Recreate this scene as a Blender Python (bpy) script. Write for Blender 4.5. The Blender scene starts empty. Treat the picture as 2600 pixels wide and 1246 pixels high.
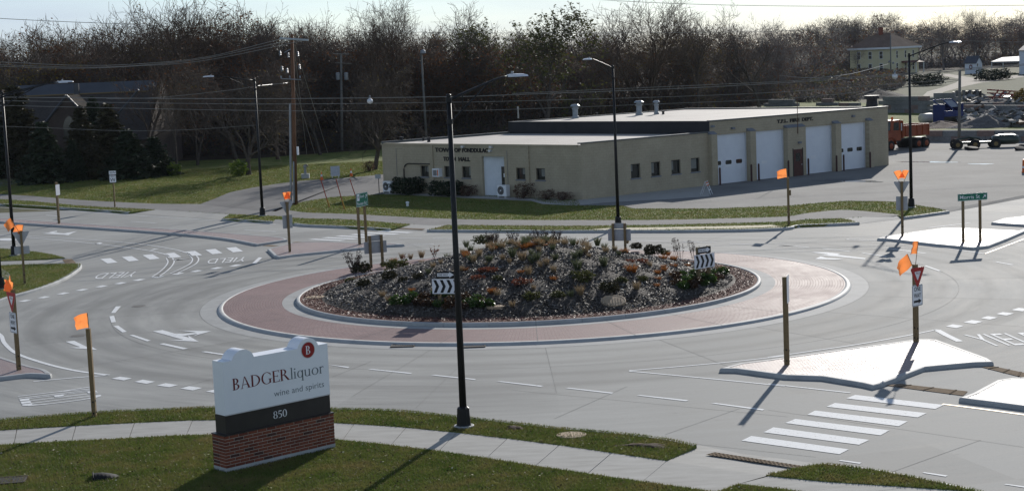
import bpy, math, random
import numpy as np
from mathutils import Vector, Matrix, Euler
# ---------------------------------------------------------------- camera, world, sun, exposure
scene = bpy.context.scene
COL = scene.collection
FPX, PITCH, ROLL, CAMH = 4212.4, 0.1149, -0.0423, 10.8      # surveyed from the photograph (2600 x 1246)
F = Vector((0, math.cos(PITCH), -math.sin(PITCH)))
U0 = Vector((0, math.sin(PITCH), math.cos(PITCH)))
X0 = Vector((1, 0, 0))
CX = X0 * math.cos(ROLL) + U0 * math.sin(ROLL)
CU = -X0 * math.sin(ROLL) + U0 * math.cos(ROLL)
cam_data = bpy.data.cameras.new('camera')
cam = bpy.data.objects.new('camera', cam_data)
COL.objects.link(cam)
m3 = Matrix((CX, CU, -F)).transposed()
cam.matrix_world = Matrix.Translation((0, 0, CAMH)) @ m3.to_4x4()
cam_data.sensor_fit = 'HORIZONTAL'
cam_data.sensor_width = 36.0
cam_data.lens = FPX / 2600.0 * 36.0
cam_data.clip_start = 0.5
cam_data.clip_end = 9000
scene.camera = cam

SUN_AZ, SUN_EL = math.radians(18.5), math.radians(20.0)      # azimuth from +Y towards +X
sun_dir = Vector((math.sin(SUN_AZ) * math.cos(SUN_EL), math.cos(SUN_AZ) * math.cos(SUN_EL), math.sin(SUN_EL)))
world = bpy.data.worlds.new('World')
scene.world = world
world.use_nodes = True
wt = world.node_tree
for n in list(wt.nodes):
    wt.nodes.remove(n)
w_out = wt.nodes.new('ShaderNodeOutputWorld')
w_bg = wt.nodes.new('ShaderNodeBackground')
w_sky = wt.nodes.new('ShaderNodeTexSky')
w_sky.sky_type = 'NISHITA'
w_sky.sun_disc = False
w_sky.sun_elevation = SUN_EL
w_sky.sun_rotation = SUN_AZ
w_sky.air_density = 0.75
w_sky.dust_density = 0.1
w_sky.ozone_density = 2.5
w_bg.inputs['Strength'].default_value = 0.101
# thin high cloud all over the sky
w_tc = wt.nodes.new('ShaderNodeTexCoord')
w_map = wt.nodes.new('ShaderNodeMapping')
w_map.inputs['Scale'].default_value = (1.2, 1.2, 7.0)
w_no = wt.nodes.new('ShaderNodeTexNoise')
w_no.inputs['Scale'].default_value = 2.6
w_no.inputs['Detail'].default_value = 6
w_no.inputs['Roughness'].default_value = 0.55
w_ramp = wt.nodes.new('ShaderNodeValToRGB')
w_ramp.color_ramp.elements[0].position = 0.33
w_ramp.color_ramp.elements[0].color = (0.30, 0.30, 0.30, 1)
w_ramp.color_ramp.elements[1].position = 0.68
w_ramp.color_ramp.elements[1].color = (0.85, 0.85, 0.85, 1)
w_mix = wt.nodes.new('ShaderNodeMixRGB')
w_mix.inputs['Color2'].default_value = (5.2, 6.0, 7.1, 1)
wt.links.new(w_tc.outputs['Generated'], w_map.inputs['Vector'])
wt.links.new(w_map.outputs['Vector'], w_no.inputs['Vector'])
wt.links.new(w_no.outputs['Fac'], w_ramp.inputs['Fac'])
# the thin cloud layer looks denser towards the horizon, all the way round
w_sep = wt.nodes.new('ShaderNodeSeparateXYZ')
w_mr = wt.nodes.new('ShaderNodeMapRange')
w_mr.inputs['From Min'].default_value = 0.05
w_mr.inputs['From Max'].default_value = 0.65
w_mr.inputs['To Min'].default_value = 1.0
w_mr.inputs['To Max'].default_value = 0.25
w_mul = wt.nodes.new('ShaderNodeMath')
w_mul.operation = 'MULTIPLY'
wt.links.new(w_tc.outputs['Generated'], w_sep.inputs[0])
wt.links.new(w_sep.outputs['Z'], w_mr.inputs['Value'])
wt.links.new(w_ramp.outputs['Color'], w_mul.inputs[0])
wt.links.new(w_mr.outputs['Result'], w_mul.inputs[1])
wt.links.new(w_mul.outputs[0], w_mix.inputs['Fac'])
wt.links.new(w_sky.outputs['Color'], w_mix.inputs['Color1'])
wt.links.new(w_mix.outputs['Color'], w_bg.inputs['Color'])
wt.links.new(w_bg.outputs['Background'], w_out.inputs['Surface'])

sun_data = bpy.data.lights.new('sun', 'SUN')
sun_data.energy = 4.6
sun_data.angle = math.radians(0.55)
sun_data.color = (1.0, 0.95, 0.88)
sun = bpy.data.objects.new('sun', sun_data)
COL.objects.link(sun)
sun.rotation_euler = sun_dir.to_track_quat('Z', 'Y').to_euler()
sun.location = (30, 60, 60)

scene.view_settings.view_transform = 'Standard'
scene.view_settings.look = 'None'
scene.view_settings.exposure = 0.17
scene.view_settings.gamma = 1.0
scene.view_settings.use_curve_mapping = False
scene.render.resolution_x = 1024
scene.render.resolution_y = 490
scene.render.engine = 'CYCLES'
scene.cycles.max_bounces = 6
scene.cycles.transparent_max_bounces = 8

# ---------------------------------------------------------------- survey: photograph pixel -> place
def ray(x, y):
    return F + CX * ((x - 1300.0) / FPX) - CU * ((y - 623.0) / FPX)

def gp(x, y, z=0.0):
    d = ray(x, y)
    t = (z - CAMH) / d.z
    return Vector((t * d.x, t * d.y, z))

def at(x, y, depth):
    d = ray(x, y)
    t = depth / d.y
    return Vector((t * d.x, depth, CAMH + t * d.z))

def crop(x0, y0, s):
    return lambda x, y: (x0 + x / s, y0 + y / s)
T1, T2, T3, T4 = crop(0, 0, 2.5714), crop(650, 0, 2.5714), crop(1300, 0, 2.5714), crop(1950, 0, 2.5714)
M1, M2, M3, M4 = crop(0, 420, 2.5714), crop(650, 420, 2.5714), crop(1300, 420, 2.5714), crop(1950, 420, 2.5714)
B1, B2, B3, B4 = crop(0, 770, 2.593), crop(650, 770, 2.593), crop(1300, 770, 2.593), crop(1950, 770, 2.592)
def GL(c, pts, z=0.0):
    return [gp(*c(*p), z) for p in pts]

# ---------------------------------------------------------------- mesh builder
class MB:
    def __init__(self):
        self.v, self.f, self.mi = [], [], []
    def add(self, verts, faces, mi=0):
        o = len(self.v)
        self.v.extend([tuple(p) for p in verts])
        self.f.extend([tuple(i + o for i in f) for f in faces])
        self.mi.extend([mi] * len(faces))
        return self
    def box(self, c, s, rz=0.0, mi=0, rot=None):
        hx, hy, hz = s[0] / 2, s[1] / 2, s[2] / 2
        vs = [Vector((x, y, z)) for z in (-hz, hz) for y in (-hy, hy) for x in (-hx, hx)]
        R = rot if rot is not None else Matrix.Rotation(rz, 3, 'Z')
        vs = [R @ p + Vector(c) for p in vs]
        return self.add(vs, [(0, 2, 3, 1), (4, 5, 7, 6), (0, 1, 5, 4), (2, 6, 7, 3), (0, 4, 6, 2), (1, 3, 7, 5)], mi)
    def prism(self, poly, z0, z1, mi=0, bottom=False):
        n = len(poly)
        a = sum(poly[i][0] * poly[(i + 1) % n][1] - poly[(i + 1) % n][0] * poly[i][1] for i in range(n))
        if a < 0:
            poly = poly[::-1]
        vs = [(p[0], p[1], z0) for p in poly] + [(p[0], p[1], z1) for p in poly]
        fs = [tuple(range(n, 2 * n))] + [(i, (i + 1) % n, n + (i + 1) % n, n + i) for i in range(n)]
        if bottom:
            fs.append(tuple(range(n - 1, -1, -1)))
        return self.add(vs, fs, mi)
    def flat(self, poly, z, mi=0):
        n = len(poly)
        a = sum(poly[i][0] * poly[(i + 1) % n][1] - poly[(i + 1) % n][0] * poly[i][1] for i in range(n))
        if a < 0:
            poly = poly[::-1]
        return self.add([(p[0], p[1], z) for p in poly], [tuple(range(n))], mi)
    def tube(self, pts, radii, n=8, mi=0, caps=True):
        pts = [Vector(p) for p in pts]
        if not hasattr(radii, '__len__'):
            radii = [radii] * len(pts)
        vs = []
        for i, p in enumerate(pts):
            a = pts[max(i - 1, 0)]
            b = pts[min(i + 1, len(pts) - 1)]
            t = (b - a).normalized()
            up = Vector((0, 0, 1)) if abs(t.z) < 0.95 else Vector((1, 0, 0))
            s = t.cross(up).normalized()
            w = s.cross(t)
            for k in range(n):
                an = 2 * math.pi * k / n
                vs.append(p + (s * math.cos(an) + w * math.sin(an)) * radii[i])
        fs = []
        for i in range(len(pts) - 1):
            for k in range(n):
                fs.append((i * n + k, i * n + (k + 1) % n, (i + 1) * n + (k + 1) % n, (i + 1) * n + k))
        if caps:
            fs.append(tuple(range(n - 1, -1, -1)))
            fs.append(tuple(range((len(pts) - 1) * n, len(pts) * n)))
        return self.add(vs, fs, mi)
    def lathe(self, prof, n=20, c=(0, 0, 0), mi=0):
        vs, fs = [], []
        for r, z in prof:
            for k in range(n):
                a = 2 * math.pi * k / n
                vs.append((c[0] + r * math.cos(a), c[1] + r * math.sin(a), c[2] + z))
        for i in range(len(prof) - 1):
            for k in range(n):
                fs.append((i * n + k, i * n + (k + 1) % n, (i + 1) * n + (k + 1) % n, (i + 1) * n + k))
        fs.append(tuple(range(n - 1, -1, -1)))
        fs.append(tuple(range((len(prof) - 1) * n, len(prof) * n)))
        return self.add(vs, fs, mi)
    def sweep(self, line, prof, closed=False, mi=0):
        """profile (offset to the left of the line, z) carried along a ground line"""
        P = [Vector((p[0], p[1], 0)) for p in line]
        n = len(P)
        vs = []
        for i in range(n):
            if closed:
                a, b, c = P[i - 1], P[i], P[(i + 1) % n]
            else:
                a, b, c = P[max(i - 1, 0)], P[i], P[min(i + 1, n - 1)]
            d1 = (b - a) if (b - a).length > 1e-6 else (c - b)
            d2 = (c - b) if (c - b).length > 1e-6 else (b - a)
            n1 = Vector((-d1.y, d1.x, 0)).normalized()
            n2 = Vector((-d2.y, d2.x, 0)).normalized()
            nn = (n1 + n2)
            nn = nn.normalized() if nn.length > 1e-6 else n1
            k = 1.0 / max(0.45, nn.dot(n1))
            for o, z in prof:
                q = b + nn * o * k
                vs.append((q.x, q.y, z))
        m = len(prof)
        fs = []
        for i in range(n if closed else n - 1):
            j = (i + 1) % n
            for k in range(m - 1):
                fs.append((i * m + k, j * m + k, j * m + k + 1, i * m + k + 1))
        if not closed and m > 2:
            fs.append(tuple(range(m)))
            fs.append(tuple(range((n - 1) * m + m - 1, (n - 1) * m - 1, -1)))
        return self.add(vs, fs, mi)
    def build(self, name, mat, parent=None, smooth=False, world=False, **kw):
        me = bpy.data.meshes.new(name)
        vs = self.v
        if world and parent is not None:
            o = origin(parent)
            vs = [(p[0] - o.x, p[1] - o.y, p[2] - o.z) for p in vs]
        me.from_pydata(vs, [], self.f)
        mats = mat if isinstance(mat, (list, tuple)) else [mat]
        for m in mats:
            me.materials.append(m)
        if len(mats) > 1:
            me.polygons.foreach_set('material_index', self.mi)
        if smooth:
            me.polygons.foreach_set('use_smooth', [True] * len(me.polygons))
        me.update()
        return link(name, me, parent, **kw)

def link(name, me, parent=None, **kw):
    o = bpy.data.objects.new(name, me)
    COL.objects.link(o)
    if parent is not None:
        o.parent = parent
    return tag(o, **kw)

def tag(o, label=None, cat=None, group=None, kind=None):
    if label: o['label'] = label
    if cat: o['category'] = cat
    if group: o['group'] = group
    if kind: o['kind'] = kind
    return o

def origin(o):
    v = Vector((0, 0, 0))
    while o is not None:
        v += o.location
        o = o.parent
    return v

def thing(name, label, cat, loc=(0, 0, 0), rz=0.0, group=None):
    o = bpy.data.objects.new(name, None)
    COL.objects.link(o)
    o.location = loc
    o.rotation_euler = (0, 0, rz)
    o.empty_display_size = 0.3
    return tag(o, label, cat, group)

def copy_tree(o, parent=None):
    c = o.copy()
    COL.objects.link(c)
    c.parent = parent
    for ch in [q for q in o.children]:
        copy_tree(ch, c)
    return c

def np_mesh(name, V, faces_flat, nper, mats, mi=None, smooth=False):
    """fast mesh: V (n,3), faces_flat (m*nper), all faces nper-gons"""
    me = bpy.data.meshes.new(name)
    m = len(faces_flat) // nper
    me.vertices.add(len(V))
    me.vertices.foreach_set('co', np.asarray(V, np.float32).ravel())
    me.loops.add(m * nper)
    me.loops.foreach_set('vertex_index', np.asarray(faces_flat, np.int32))
    me.polygons.add(m)
    me.polygons.foreach_set('loop_start', np.arange(0, m * nper, nper, dtype=np.int32))
    for k in mats:
        me.materials.append(k)
    if mi is not None:
        me.polygons.foreach_set('material_index', np.asarray(mi, np.int32))
    if smooth:
        me.polygons.foreach_set('use_smooth', np.ones(m, bool))
    me.update(calc_edges=True)
    me.validate()
    return me

def np_mesh2(name, V, parts, mats):
    """parts: list of (faces array (m, k), material index array or int)"""
    me = bpy.data.meshes.new(name)
    me.vertices.add(len(V))
    me.vertices.foreach_set('co', np.asarray(V, np.float32).ravel())
    lv = np.concatenate([f.ravel() for f, _ in parts]).astype(np.int32)
    tot = np.concatenate([np.full(len(f), f.shape[1], np.int32) for f, _ in parts])
    me.loops.add(len(lv))
    me.loops.foreach_set('vertex_index', lv)
    me.polygons.add(len(tot))
    me.polygons.foreach_set('loop_start', np.concatenate([[0], np.cumsum(tot)[:-1]]).astype(np.int32))
    for k in mats:
        me.materials.append(k)
    me.polygons.foreach_set('material_index', np.concatenate([np.full(len(f), m, np.int32) if np.isscalar(m) else m.astype(np.int32) for f, m in parts]))
    me.update(calc_edges=True)
    me.validate()
    return me

# ---------------------------------------------------------------- materials
def mat(name, c1, c2=None, scale=2.0, rough=0.8, spec=0.3, bump=0.0, bscale=None, metal=0.0, pos=False,
        detail=5.0, stretch=None, fine=0.0, fscale=60.0, c3=None, trans=0.0, rvar=0.0, bdist=0.02):
    m = bpy.data.materials.new(name)
    m.use_nodes = True
    t = m.node_tree
    b = t.nodes['Principled BSDF']
    b.inputs['Roughness'].default_value = rough
    b.inputs['Specular IOR Level'].default_value = spec
    b.inputs['Metallic'].default_value = metal
    col = lambda c: (c[0], c[1], c[2], 1)
    b.inputs['Base Color'].default_value = col(c1)
    if c2 is not None or bump or fine or rvar:
        if pos:
            g = t.nodes.new('ShaderNodeNewGeometry').outputs['Position']
        else:
            g = t.nodes.new('ShaderNodeTexCoord').outputs['Object']
        if stretch:
            mp = t.nodes.new('ShaderNodeMapping')
            mp.inputs['Scale'].default_value = stretch
            t.links.new(g, mp.inputs['Vector'])
            g = mp.outputs['Vector']
    if c2 is not None:
        no = t.nodes.new('ShaderNodeTexNoise')
        no.inputs['Scale'].default_value = scale
        no.inputs['Detail'].default_value = detail
        no.inputs['Roughness'].default_value = 0.62
        t.links.new(g, no.inputs['Vector'])
        rp = t.nodes.new('ShaderNodeValToRGB')
        e = rp.color_ramp.elements
        e[0].position, e[1].position = 0.30, 0.70
        e[0].color, e[1].color = col(c1), col(c2)
        if c3 is not None:
            k = rp.color_ramp.elements.new(0.5)
            k.color = col(c3)
        t.links.new(no.outputs['Fac'], rp.inputs['Fac'])
        out = rp.outputs['Color']
        if fine:
            nf = t.nodes.new('ShaderNodeTexNoise')
            nf.inputs['Scale'].default_value = fscale
            nf.inputs['Detail'].default_value = 3
            t.links.new(g, nf.inputs['Vector'])
            mr = t.nodes.new('ShaderNodeMapRange')
            mr.inputs['From Min'].default_value = 0.3
            mr.inputs['From Max'].default_value = 0.7
            mr.inputs['To Min'].default_value = 1.0 - fine
            mr.inputs['To Max'].default_value = 1.0 + fine
            t.links.new(nf.outputs['Fac'], mr.inputs['Value'])
            mx = t.nodes.new('ShaderNodeVectorMath')
            mx.operation = 'SCALE'
            t.links.new(out, mx.inputs[0])
            t.links.new(mr.outputs['Result'], mx.inputs['Scale'])
            out = mx.outputs['Vector']
        t.links.new(out, b.inputs['Base Color'])
        if rvar:
            rr = t.nodes.new('ShaderNodeMapRange')
            rr.inputs['From Min'].default_value = 0.3
            rr.inputs['From Max'].default_value = 0.7
            rr.inputs['To Min'].default_value = rough - rvar
            rr.inputs['To Max'].default_value = rough + rvar
            t.links.new(no.outputs['Fac'], rr.inputs['Value'])
            t.links.new(rr.outputs['Result'], b.inputs['Roughness'])
    if bump:
        nb = t.nodes.new('ShaderNodeTexNoise')
        nb.inputs['Scale'].default_value = bscale or scale * 8
        nb.inputs['Detail'].default_value = 4
        t.links.new(g, nb.inputs['Vector'])
        bp = t.nodes.new('ShaderNodeBump')
        bp.inputs['Strength'].default_value = bump
        bp.inputs['Distance'].default_value = bdist
        t.links.new(nb.outputs['Fac'], bp.inputs['Height'])
        t.links.new(bp.outputs['Normal'], b.inputs['Normal'])
    if trans:
        b.inputs['Transmission Weight'].default_value = trans
    return m

def leaf_mat(name, c1, c2, trans=0.35, rough=0.6, spec=0.25, c3=None, scale=1.3):
    """thin foliage: diffuse with light coming through the blade"""
    m = mat(name, c1, c2, scale=scale, rough=rough, spec=spec, detail=3, c3=c3)
    t = m.node_tree
    b = t.nodes['Principled BSDF']
    out = t.nodes['Material Output']
    tr = t.nodes.new('ShaderNodeBsdfTranslucent')
    mix = t.nodes.new('ShaderNodeMixShader')
    mix.inputs['Fac'].default_value = trans
    src = b.inputs['Base Color'].links[0].from_socket
    t.links.new(src, tr.inputs['Color'])
    t.links.new(b.outputs['BSDF'], mix.inputs[1])
    t.links.new(tr.outputs['BSDF'], mix.inputs[2])
    t.links.new(mix.outputs['Shader'], out.inputs['Surface'])
    return m

RC = Vector((0.814, 75.41, 0))            # centre of the roundabout
def polar_mat(name, c1, c2, rough, spec, rs, ts, c3=None, bump=0.15, grid=None, gridcol=None, fine=0.1, rvar=0.05, wear=False):
    """concrete finished round the circle: streaks follow the ring, optional stamped grid"""
    m = bpy.data.materials.new(name)
    m.use_nodes = True
    t = m.node_tree
    N, L = t.nodes.new, t.links.new
    b = t.nodes['Principled BSDF']
    b.inputs['Specular IOR Level'].default_value = spec
    geo = N('ShaderNodeNewGeometry')
    sub = N('ShaderNodeVectorMath'); sub.operation = 'SUBTRACT'
    sub.inputs[1].default_value = RC
    L(geo.outputs['Position'], sub.inputs[0])
    ln = N('ShaderNodeVectorMath'); ln.operation = 'LENGTH'
    L(sub.outputs['Vector'], ln.inputs[0])
    sp = N('ShaderNodeSeparateXYZ'); L(sub.outputs['Vector'], sp.inputs[0])
    an = N('ShaderNodeMath'); an.operation = 'ARCTAN2'
    L(sp.outputs['Y'], an.inputs[0]); L(sp.outputs['X'], an.inputs[1])
    m1 = N('ShaderNodeMath'); m1.operation = 'MULTIPLY'; m1.inputs[1].default_value = rs
    m2 = N('ShaderNodeMath'); m2.operation = 'MULTIPLY'; m2.inputs[1].default_value = ts
    L(ln.outputs['Value'], m1.inputs[0]); L(an.outputs[0], m2.inputs[0])
    cb = N('ShaderNodeCombineXYZ'); L(m1.outputs[0], cb.inputs[0]); L(m2.outputs[0], cb.inputs[1])
    no = N('ShaderNodeTexNoise'); no.inputs['Scale'].default_value = 1.0
    no.inputs['Detail'].default_value = 5; no.inputs['Roughness'].default_value = 0.6
    L(cb.outputs[0], no.inputs['Vector'])
    nb = N('ShaderNodeTexNoise'); nb.inputs['Scale'].default_value = 0.16
    nb.inputs['Detail'].default_value = 4
    L(geo.outputs['Position'], nb.inputs['Vector'])
    ad = N('ShaderNodeMath'); ad.operation = 'ADD'
    L(no.outputs['Fac'], ad.inputs[0]); L(nb.outputs['Fac'], ad.inputs[1])
    hf = N('ShaderNodeMath'); hf.operation = 'MULTIPLY'; hf.inputs[1].default_value = 0.5
    L(ad.outputs[0], hf.inputs[0])
    rp = N('ShaderNodeValToRGB')
    e = rp.color_ramp.elements
    e[0].position, e[1].position = 0.36, 0.64
    e[0].color, e[1].color = (*c1, 1), (*c2, 1)
    if c3:
        k = e.new(0.5); k.color = (*c3, 1)
    L(hf.outputs[0], rp.inputs['Fac'])
    out = rp.outputs['Color']
    nf = N('ShaderNodeTexNoise'); nf.inputs['Scale'].default_value = 22; nf.inputs['Detail'].default_value = 4
    L(geo.outputs['Position'], nf.inputs['Vector'])
    mr = N('ShaderNodeMapRange')
    mr.inputs['From Min'].default_value = 0.3; mr.inputs['From Max'].default_value = 0.7
    mr.inputs['To Min'].default_value = 1 - fine; mr.inputs['To Max'].default_value = 1 + fine
    L(nf.outputs['Fac'], mr.inputs['Value'])
    sc = N('ShaderNodeVectorMath'); sc.operation = 'SCALE'
    L(out, sc.inputs[0]); L(mr.outputs['Result'], sc.inputs['Scale'])
    out = sc.outputs['Vector']
    if wear:
        def math_(op, a, b_=None, **k):
            q = N('ShaderNodeMath'); q.operation = op
            for i, v in enumerate((a, b_)):
                if v is None: continue
                if isinstance(v, (int, float)): q.inputs[i].default_value = v
                else: L(v, q.inputs[i])
            return q.outputs[0]
        # slabs differ a little in tone
        ca = math_('FLOOR', math_('MULTIPLY', math_('ADD', an.outputs[0], 2.985), 1 / 0.2862))
        cr = math_('FLOOR', math_('MULTIPLY', math_('SUBTRACT', ln.outputs['Value'], 14.85), 1 / 3.8))
        cc = N('ShaderNodeCombineXYZ'); L(ca, cc.inputs[0]); L(cr, cc.inputs[1])
        wn = N('ShaderNodeTexWhiteNoise'); wn.noise_dimensions = '2D'; L(cc.outputs[0], wn.inputs['Vector'])
        tone = math_('ADD', math_('MULTIPLY', wn.outputs['Value'], 0.17), 0.925)
        # tyre tracks follow the two lanes
        tr = None
        for r0 in (16.3, 18.1, 20.2, 22.0):
            dd = math_('DIVIDE', math_('SUBTRACT', ln.outputs['Value'], r0), 0.36)
            g = math_('POWER', 2.718, math_('MULTIPLY', math_('MULTIPLY', dd, dd), -1.0))
            tr = g if tr is None else math_('ADD', tr, g)
        tr = math_('MULTIPLY', tr, math_('MULTIPLY', no.outputs['Fac'], 0.36))
        tone = math_('SUBTRACT', tone, tr)
        # drips and stains
        sn = N('ShaderNodeTexNoise'); sn.inputs['Scale'].default_value = 1.7; sn.inputs['Detail'].default_value = 6; sn.inputs['Roughness'].default_value = 0.7
        L(geo.outputs['Position'], sn.inputs['Vector'])
        sm_ = N('ShaderNodeMapRange'); sm_.inputs['From Min'].default_value = 0.60; sm_.inputs['From Max'].default_value = 0.74
        sm_.inputs['To Min'].default_value = 0.0; sm_.inputs['To Max'].default_value = 0.22
        L(sn.outputs['Fac'], sm_.inputs['Value'])
        tone = math_('SUBTRACT', tone, sm_.outputs['Result'])
        s2 = N('ShaderNodeVectorMath'); s2.operation = 'SCALE'
        L(out, s2.inputs[0]); L(tone, s2.inputs['Scale'])
        out = s2.outputs['Vector']
    hsrc = nf.outputs['Fac']
    if grid:
        br = N('ShaderNodeTexBrick')
        br.inputs['Scale'].default_value = 1.0
        br.inputs['Brick Width'].default_value = grid[0]
        br.inputs['Row Height'].default_value = grid[1]
        br.inputs['Mortar Size'].default_value = grid[2]
        br.inputs['Mortar Smooth'].default_value = 0.3
        cb2 = N('ShaderNodeCombineXYZ')
        m4 = N('ShaderNodeMath'); m4.operation = 'MULTIPLY'; m4.inputs[1].default_value = 12.0
        L(an.outputs[0], m4.inputs[0])
        if len(grid) > 3:                       # straight grid
            L(geo.outputs['Position'], br.inputs['Vector'])
        else:
            L(m4.outputs[0], cb2.inputs[0]); L(ln.outputs['Value'], cb2.inputs[1])
            L(cb2.outputs[0], br.inputs['Vector'])
        mg = N('ShaderNodeMixRGB'); mg.inputs['Color2'].default_value = (*gridcol, 1)
        L(br.outputs['Fac'], mg.inputs['Fac']); L(out, mg.inputs['Color1'])
        out = mg.outputs['Color']
        iv = N('ShaderNodeMath'); iv.operation = 'MULTIPLY_ADD'
        iv.inputs[1].default_value = -1.5
        L(br.outputs['Fac'], iv.inputs[0]); L(nf.outputs['Fac'], iv.inputs[2])
        hsrc = iv.outputs[0]
    L(out, b.inputs['Base Color'])
    rr = N('ShaderNodeMapRange')
    rr.inputs['From Min'].default_value = 0.35; rr.inputs['From Max'].default_value = 0.65
    rr.inputs['To Min'].default_value = rough - rvar; rr.inputs['To Max'].default_value = rough + rvar
    L(hf.outputs[0], rr.inputs['Value'])
    if grid:
        rm = N('ShaderNodeMixRGB'); rm.inputs['Color2'].default_value = (0.95, 0.95, 0.95, 1)
        L(br.outputs['Fac'], rm.inputs['Fac']); L(rr.outputs['Result'], rm.inputs['Color1'])
        L(rm.outputs['Color'], b.inputs['Roughness'])
    else:
        L(rr.outputs['Result'], b.inputs['Roughness'])
    bp = N('ShaderNodeBump'); bp.inputs['Strength'].default_value = bump; bp.inputs['Distance'].default_value = 0.01
    L(hsrc, bp.inputs['Height']); L(bp.outputs['Normal'], b.inputs['Normal'])
    return m

mt_road = polar_mat('road concrete', (0.205, 0.205, 0.194), (0.325, 0.322, 0.30), 0.82, 0.13, 1.9, 6.0, c3=(0.268, 0.267, 0.251), wear=True)
mt_gutter = mat('gutter concrete', (0.29, 0.29, 0.28), (0.37, 0.37, 0.355), scale=1.2, rough=0.8, spec=0.15, pos=True, fine=0.1, bump=0.1)
mt_kerb = mat('kerb concrete', (0.33, 0.335, 0.33), (0.44, 0.44, 0.425), scale=1.7, rough=0.7, spec=0.25, pos=True, fine=0.12, bump=0.15)
mt_walk = mat('sidewalk concrete', (0.305, 0.295, 0.27), (0.40, 0.39, 0.36), scale=0.9, rough=0.85, spec=0.12, pos=True, fine=0.09, fscale=25, stretch=(1.0, 4.0, 1.0), bump=0.12)
mt_asph = mat('asphalt', (0.09, 0.09, 0.09), (0.15, 0.147, 0.143), scale=0.35, rough=0.9, spec=0.15, pos=True, fine=0.18, fscale=14, bump=0.25, bscale=35)
mt_lot = mat('worn lot asphalt', (0.15, 0.147, 0.14), (0.235, 0.23, 0.215), scale=0.22, rough=0.9, spec=0.12, pos=True, fine=0.15, fscale=9, bump=0.3, bscale=22)
mt_apron = polar_mat('red apron concrete', (0.165, 0.105, 0.098), (0.25, 0.17, 0.157), 0.64, 0.14, 2.5, 9.0, c3=(0.215, 0.143, 0.134), wear=True, bump=0.5, grid=(0.26, 0.12, 0.009), gridcol=(0.19, 0.105, 0.098), rvar=0.09)
mt_paver = polar_mat('red paver', (0.25, 0.185, 0.17), (0.36, 0.285, 0.265), 0.50, 0.24, 5.0, 40.0, c3=(0.30, 0.23, 0.213), bump=0.8, grid=(0.24, 0.12, 0.011, 1), gridcol=(0.2, 0.13, 0.115), rvar=0.13)
mt_paint = mat('white road paint', (0.33, 0.33, 0.32), (0.71, 0.715, 0.705), scale=9, rough=0.75, spec=0.08, pos=True, fine=0.06, fscale=30, detail=8)
_r = [n for n in mt_paint.node_tree.nodes if n.type == 'VALTORGB'][0]
_r.color_ramp.elements[0].position, _r.color_ramp.elements[1].position = 0.28, 0.44
mt_yellow = mat('yellow road paint', (0.62, 0.33, 0.06), (0.7, 0.42, 0.1), scale=2.5, rough=0.6, pos=True)
mt_joint = mat('joint sealant', (0.12, 0.12, 0.115), (0.20, 0.20, 0.19), scale=3, rough=0.9, pos=True)
mt_tactile = mat('rusted tactile plate', (0.17, 0.125, 0.085), (0.25, 0.19, 0.13), scale=6, rough=0.95, spec=0.03, pos=True, bump=0.3)
mt_ground = mat('field ground', (0.055, 0.06, 0.025), (0.11, 0.095, 0.05), scale=0.12, rough=0.95, spec=0.1, pos=True, fine=0.3, fscale=2.0, c3=(0.075, 0.075, 0.035))
mt_turf = mat('turf', (0.072, 0.105, 0.02), (0.205, 0.175, 0.062), scale=0.5, rough=0.95, spec=0.12, pos=True, fine=0.35, fscale=7, c3=(0.132, 0.155, 0.037), bump=0.7, bscale=14, bdist=0.06)
mt_straw = mat('dry straw', (0.42, 0.36, 0.22), (0.62, 0.56, 0.40), scale=3, rough=0.9, pos=True, fine=0.3, fscale=12)
mt_soil = mat('bare soil', (0.035, 0.022, 0.015), (0.075, 0.045, 0.03), scale=5, rough=0.95, pos=True, fine=0.3, bump=0.8, bscale=30)
mt_rust = mat('rusty cast iron', (0.10, 0.055, 0.035), (0.20, 0.12, 0.075), scale=7, rough=0.8, spec=0.3, bump=0.3)
mt_lid = mat('tan manhole lid', (0.34, 0.24, 0.15), (0.46, 0.34, 0.22), scale=6, rough=0.8, bump=0.4)
mt_black = mat('black powder coat', (0.006, 0.006, 0.007), (0.011, 0.011, 0.011), scale=3, rough=0.5, spec=0.3)
mt_galv = mat('galvanised metal', (0.20, 0.21, 0.22), (0.30, 0.31, 0.32), scale=4, rough=0.45, spec=0.4, metal=0.4)
mt_lum = mat('luminaire casting', (0.55, 0.56, 0.57), (0.66, 0.66, 0.67), scale=4, rough=0.3, spec=0.6, metal=0.3)
mt_wood = mat('treated timber', (0.15, 0.105, 0.05), (0.24, 0.17, 0.088), scale=3, rough=0.85, stretch=(9, 9, 1), fine=0.2, fscale=18, bump=0.3)
mt_polewood = mat('creosote pole', (0.10, 0.045, 0.022), (0.20, 0.10, 0.055), scale=2, rough=0.85, stretch=(8, 8, 0.5), fine=0.25, fscale=10, bump=0.3)
mt_greywood = mat('weathered pole', (0.12, 0.115, 0.105), (0.2, 0.19, 0.17), scale=2, rough=0.9, stretch=(8, 8, 0.5), fine=0.2, bump=0.3)
mt_alu = mat('sign back aluminium', (0.34, 0.35, 0.36), (0.44, 0.45, 0.46), scale=5, rough=0.5, spec=0.5, metal=0.35, bump=0.05)
mt_white = mat('sign white', (0.74, 0.75, 0.76), (0.82, 0.82, 0.83), scale=4, rough=0.45, spec=0.4)
mt_blackp = mat('sign black', (0.012, 0.012, 0.012), rough=0.5)
mt_redp = mat('sign red', (0.38, 0.022, 0.018), (0.44, 0.03, 0.025), scale=4, rough=0.45)
mt_greenp = mat('sign green', (0.004, 0.135, 0.075), (0.006, 0.16, 0.09), scale=4, rough=0.45)
mt_orange = leaf_mat('orange flag vinyl', (0.92, 0.27, 0.07), (0.98, 0.33, 0.10), trans=0.55, rough=0.5, spec=0.3)
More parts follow.
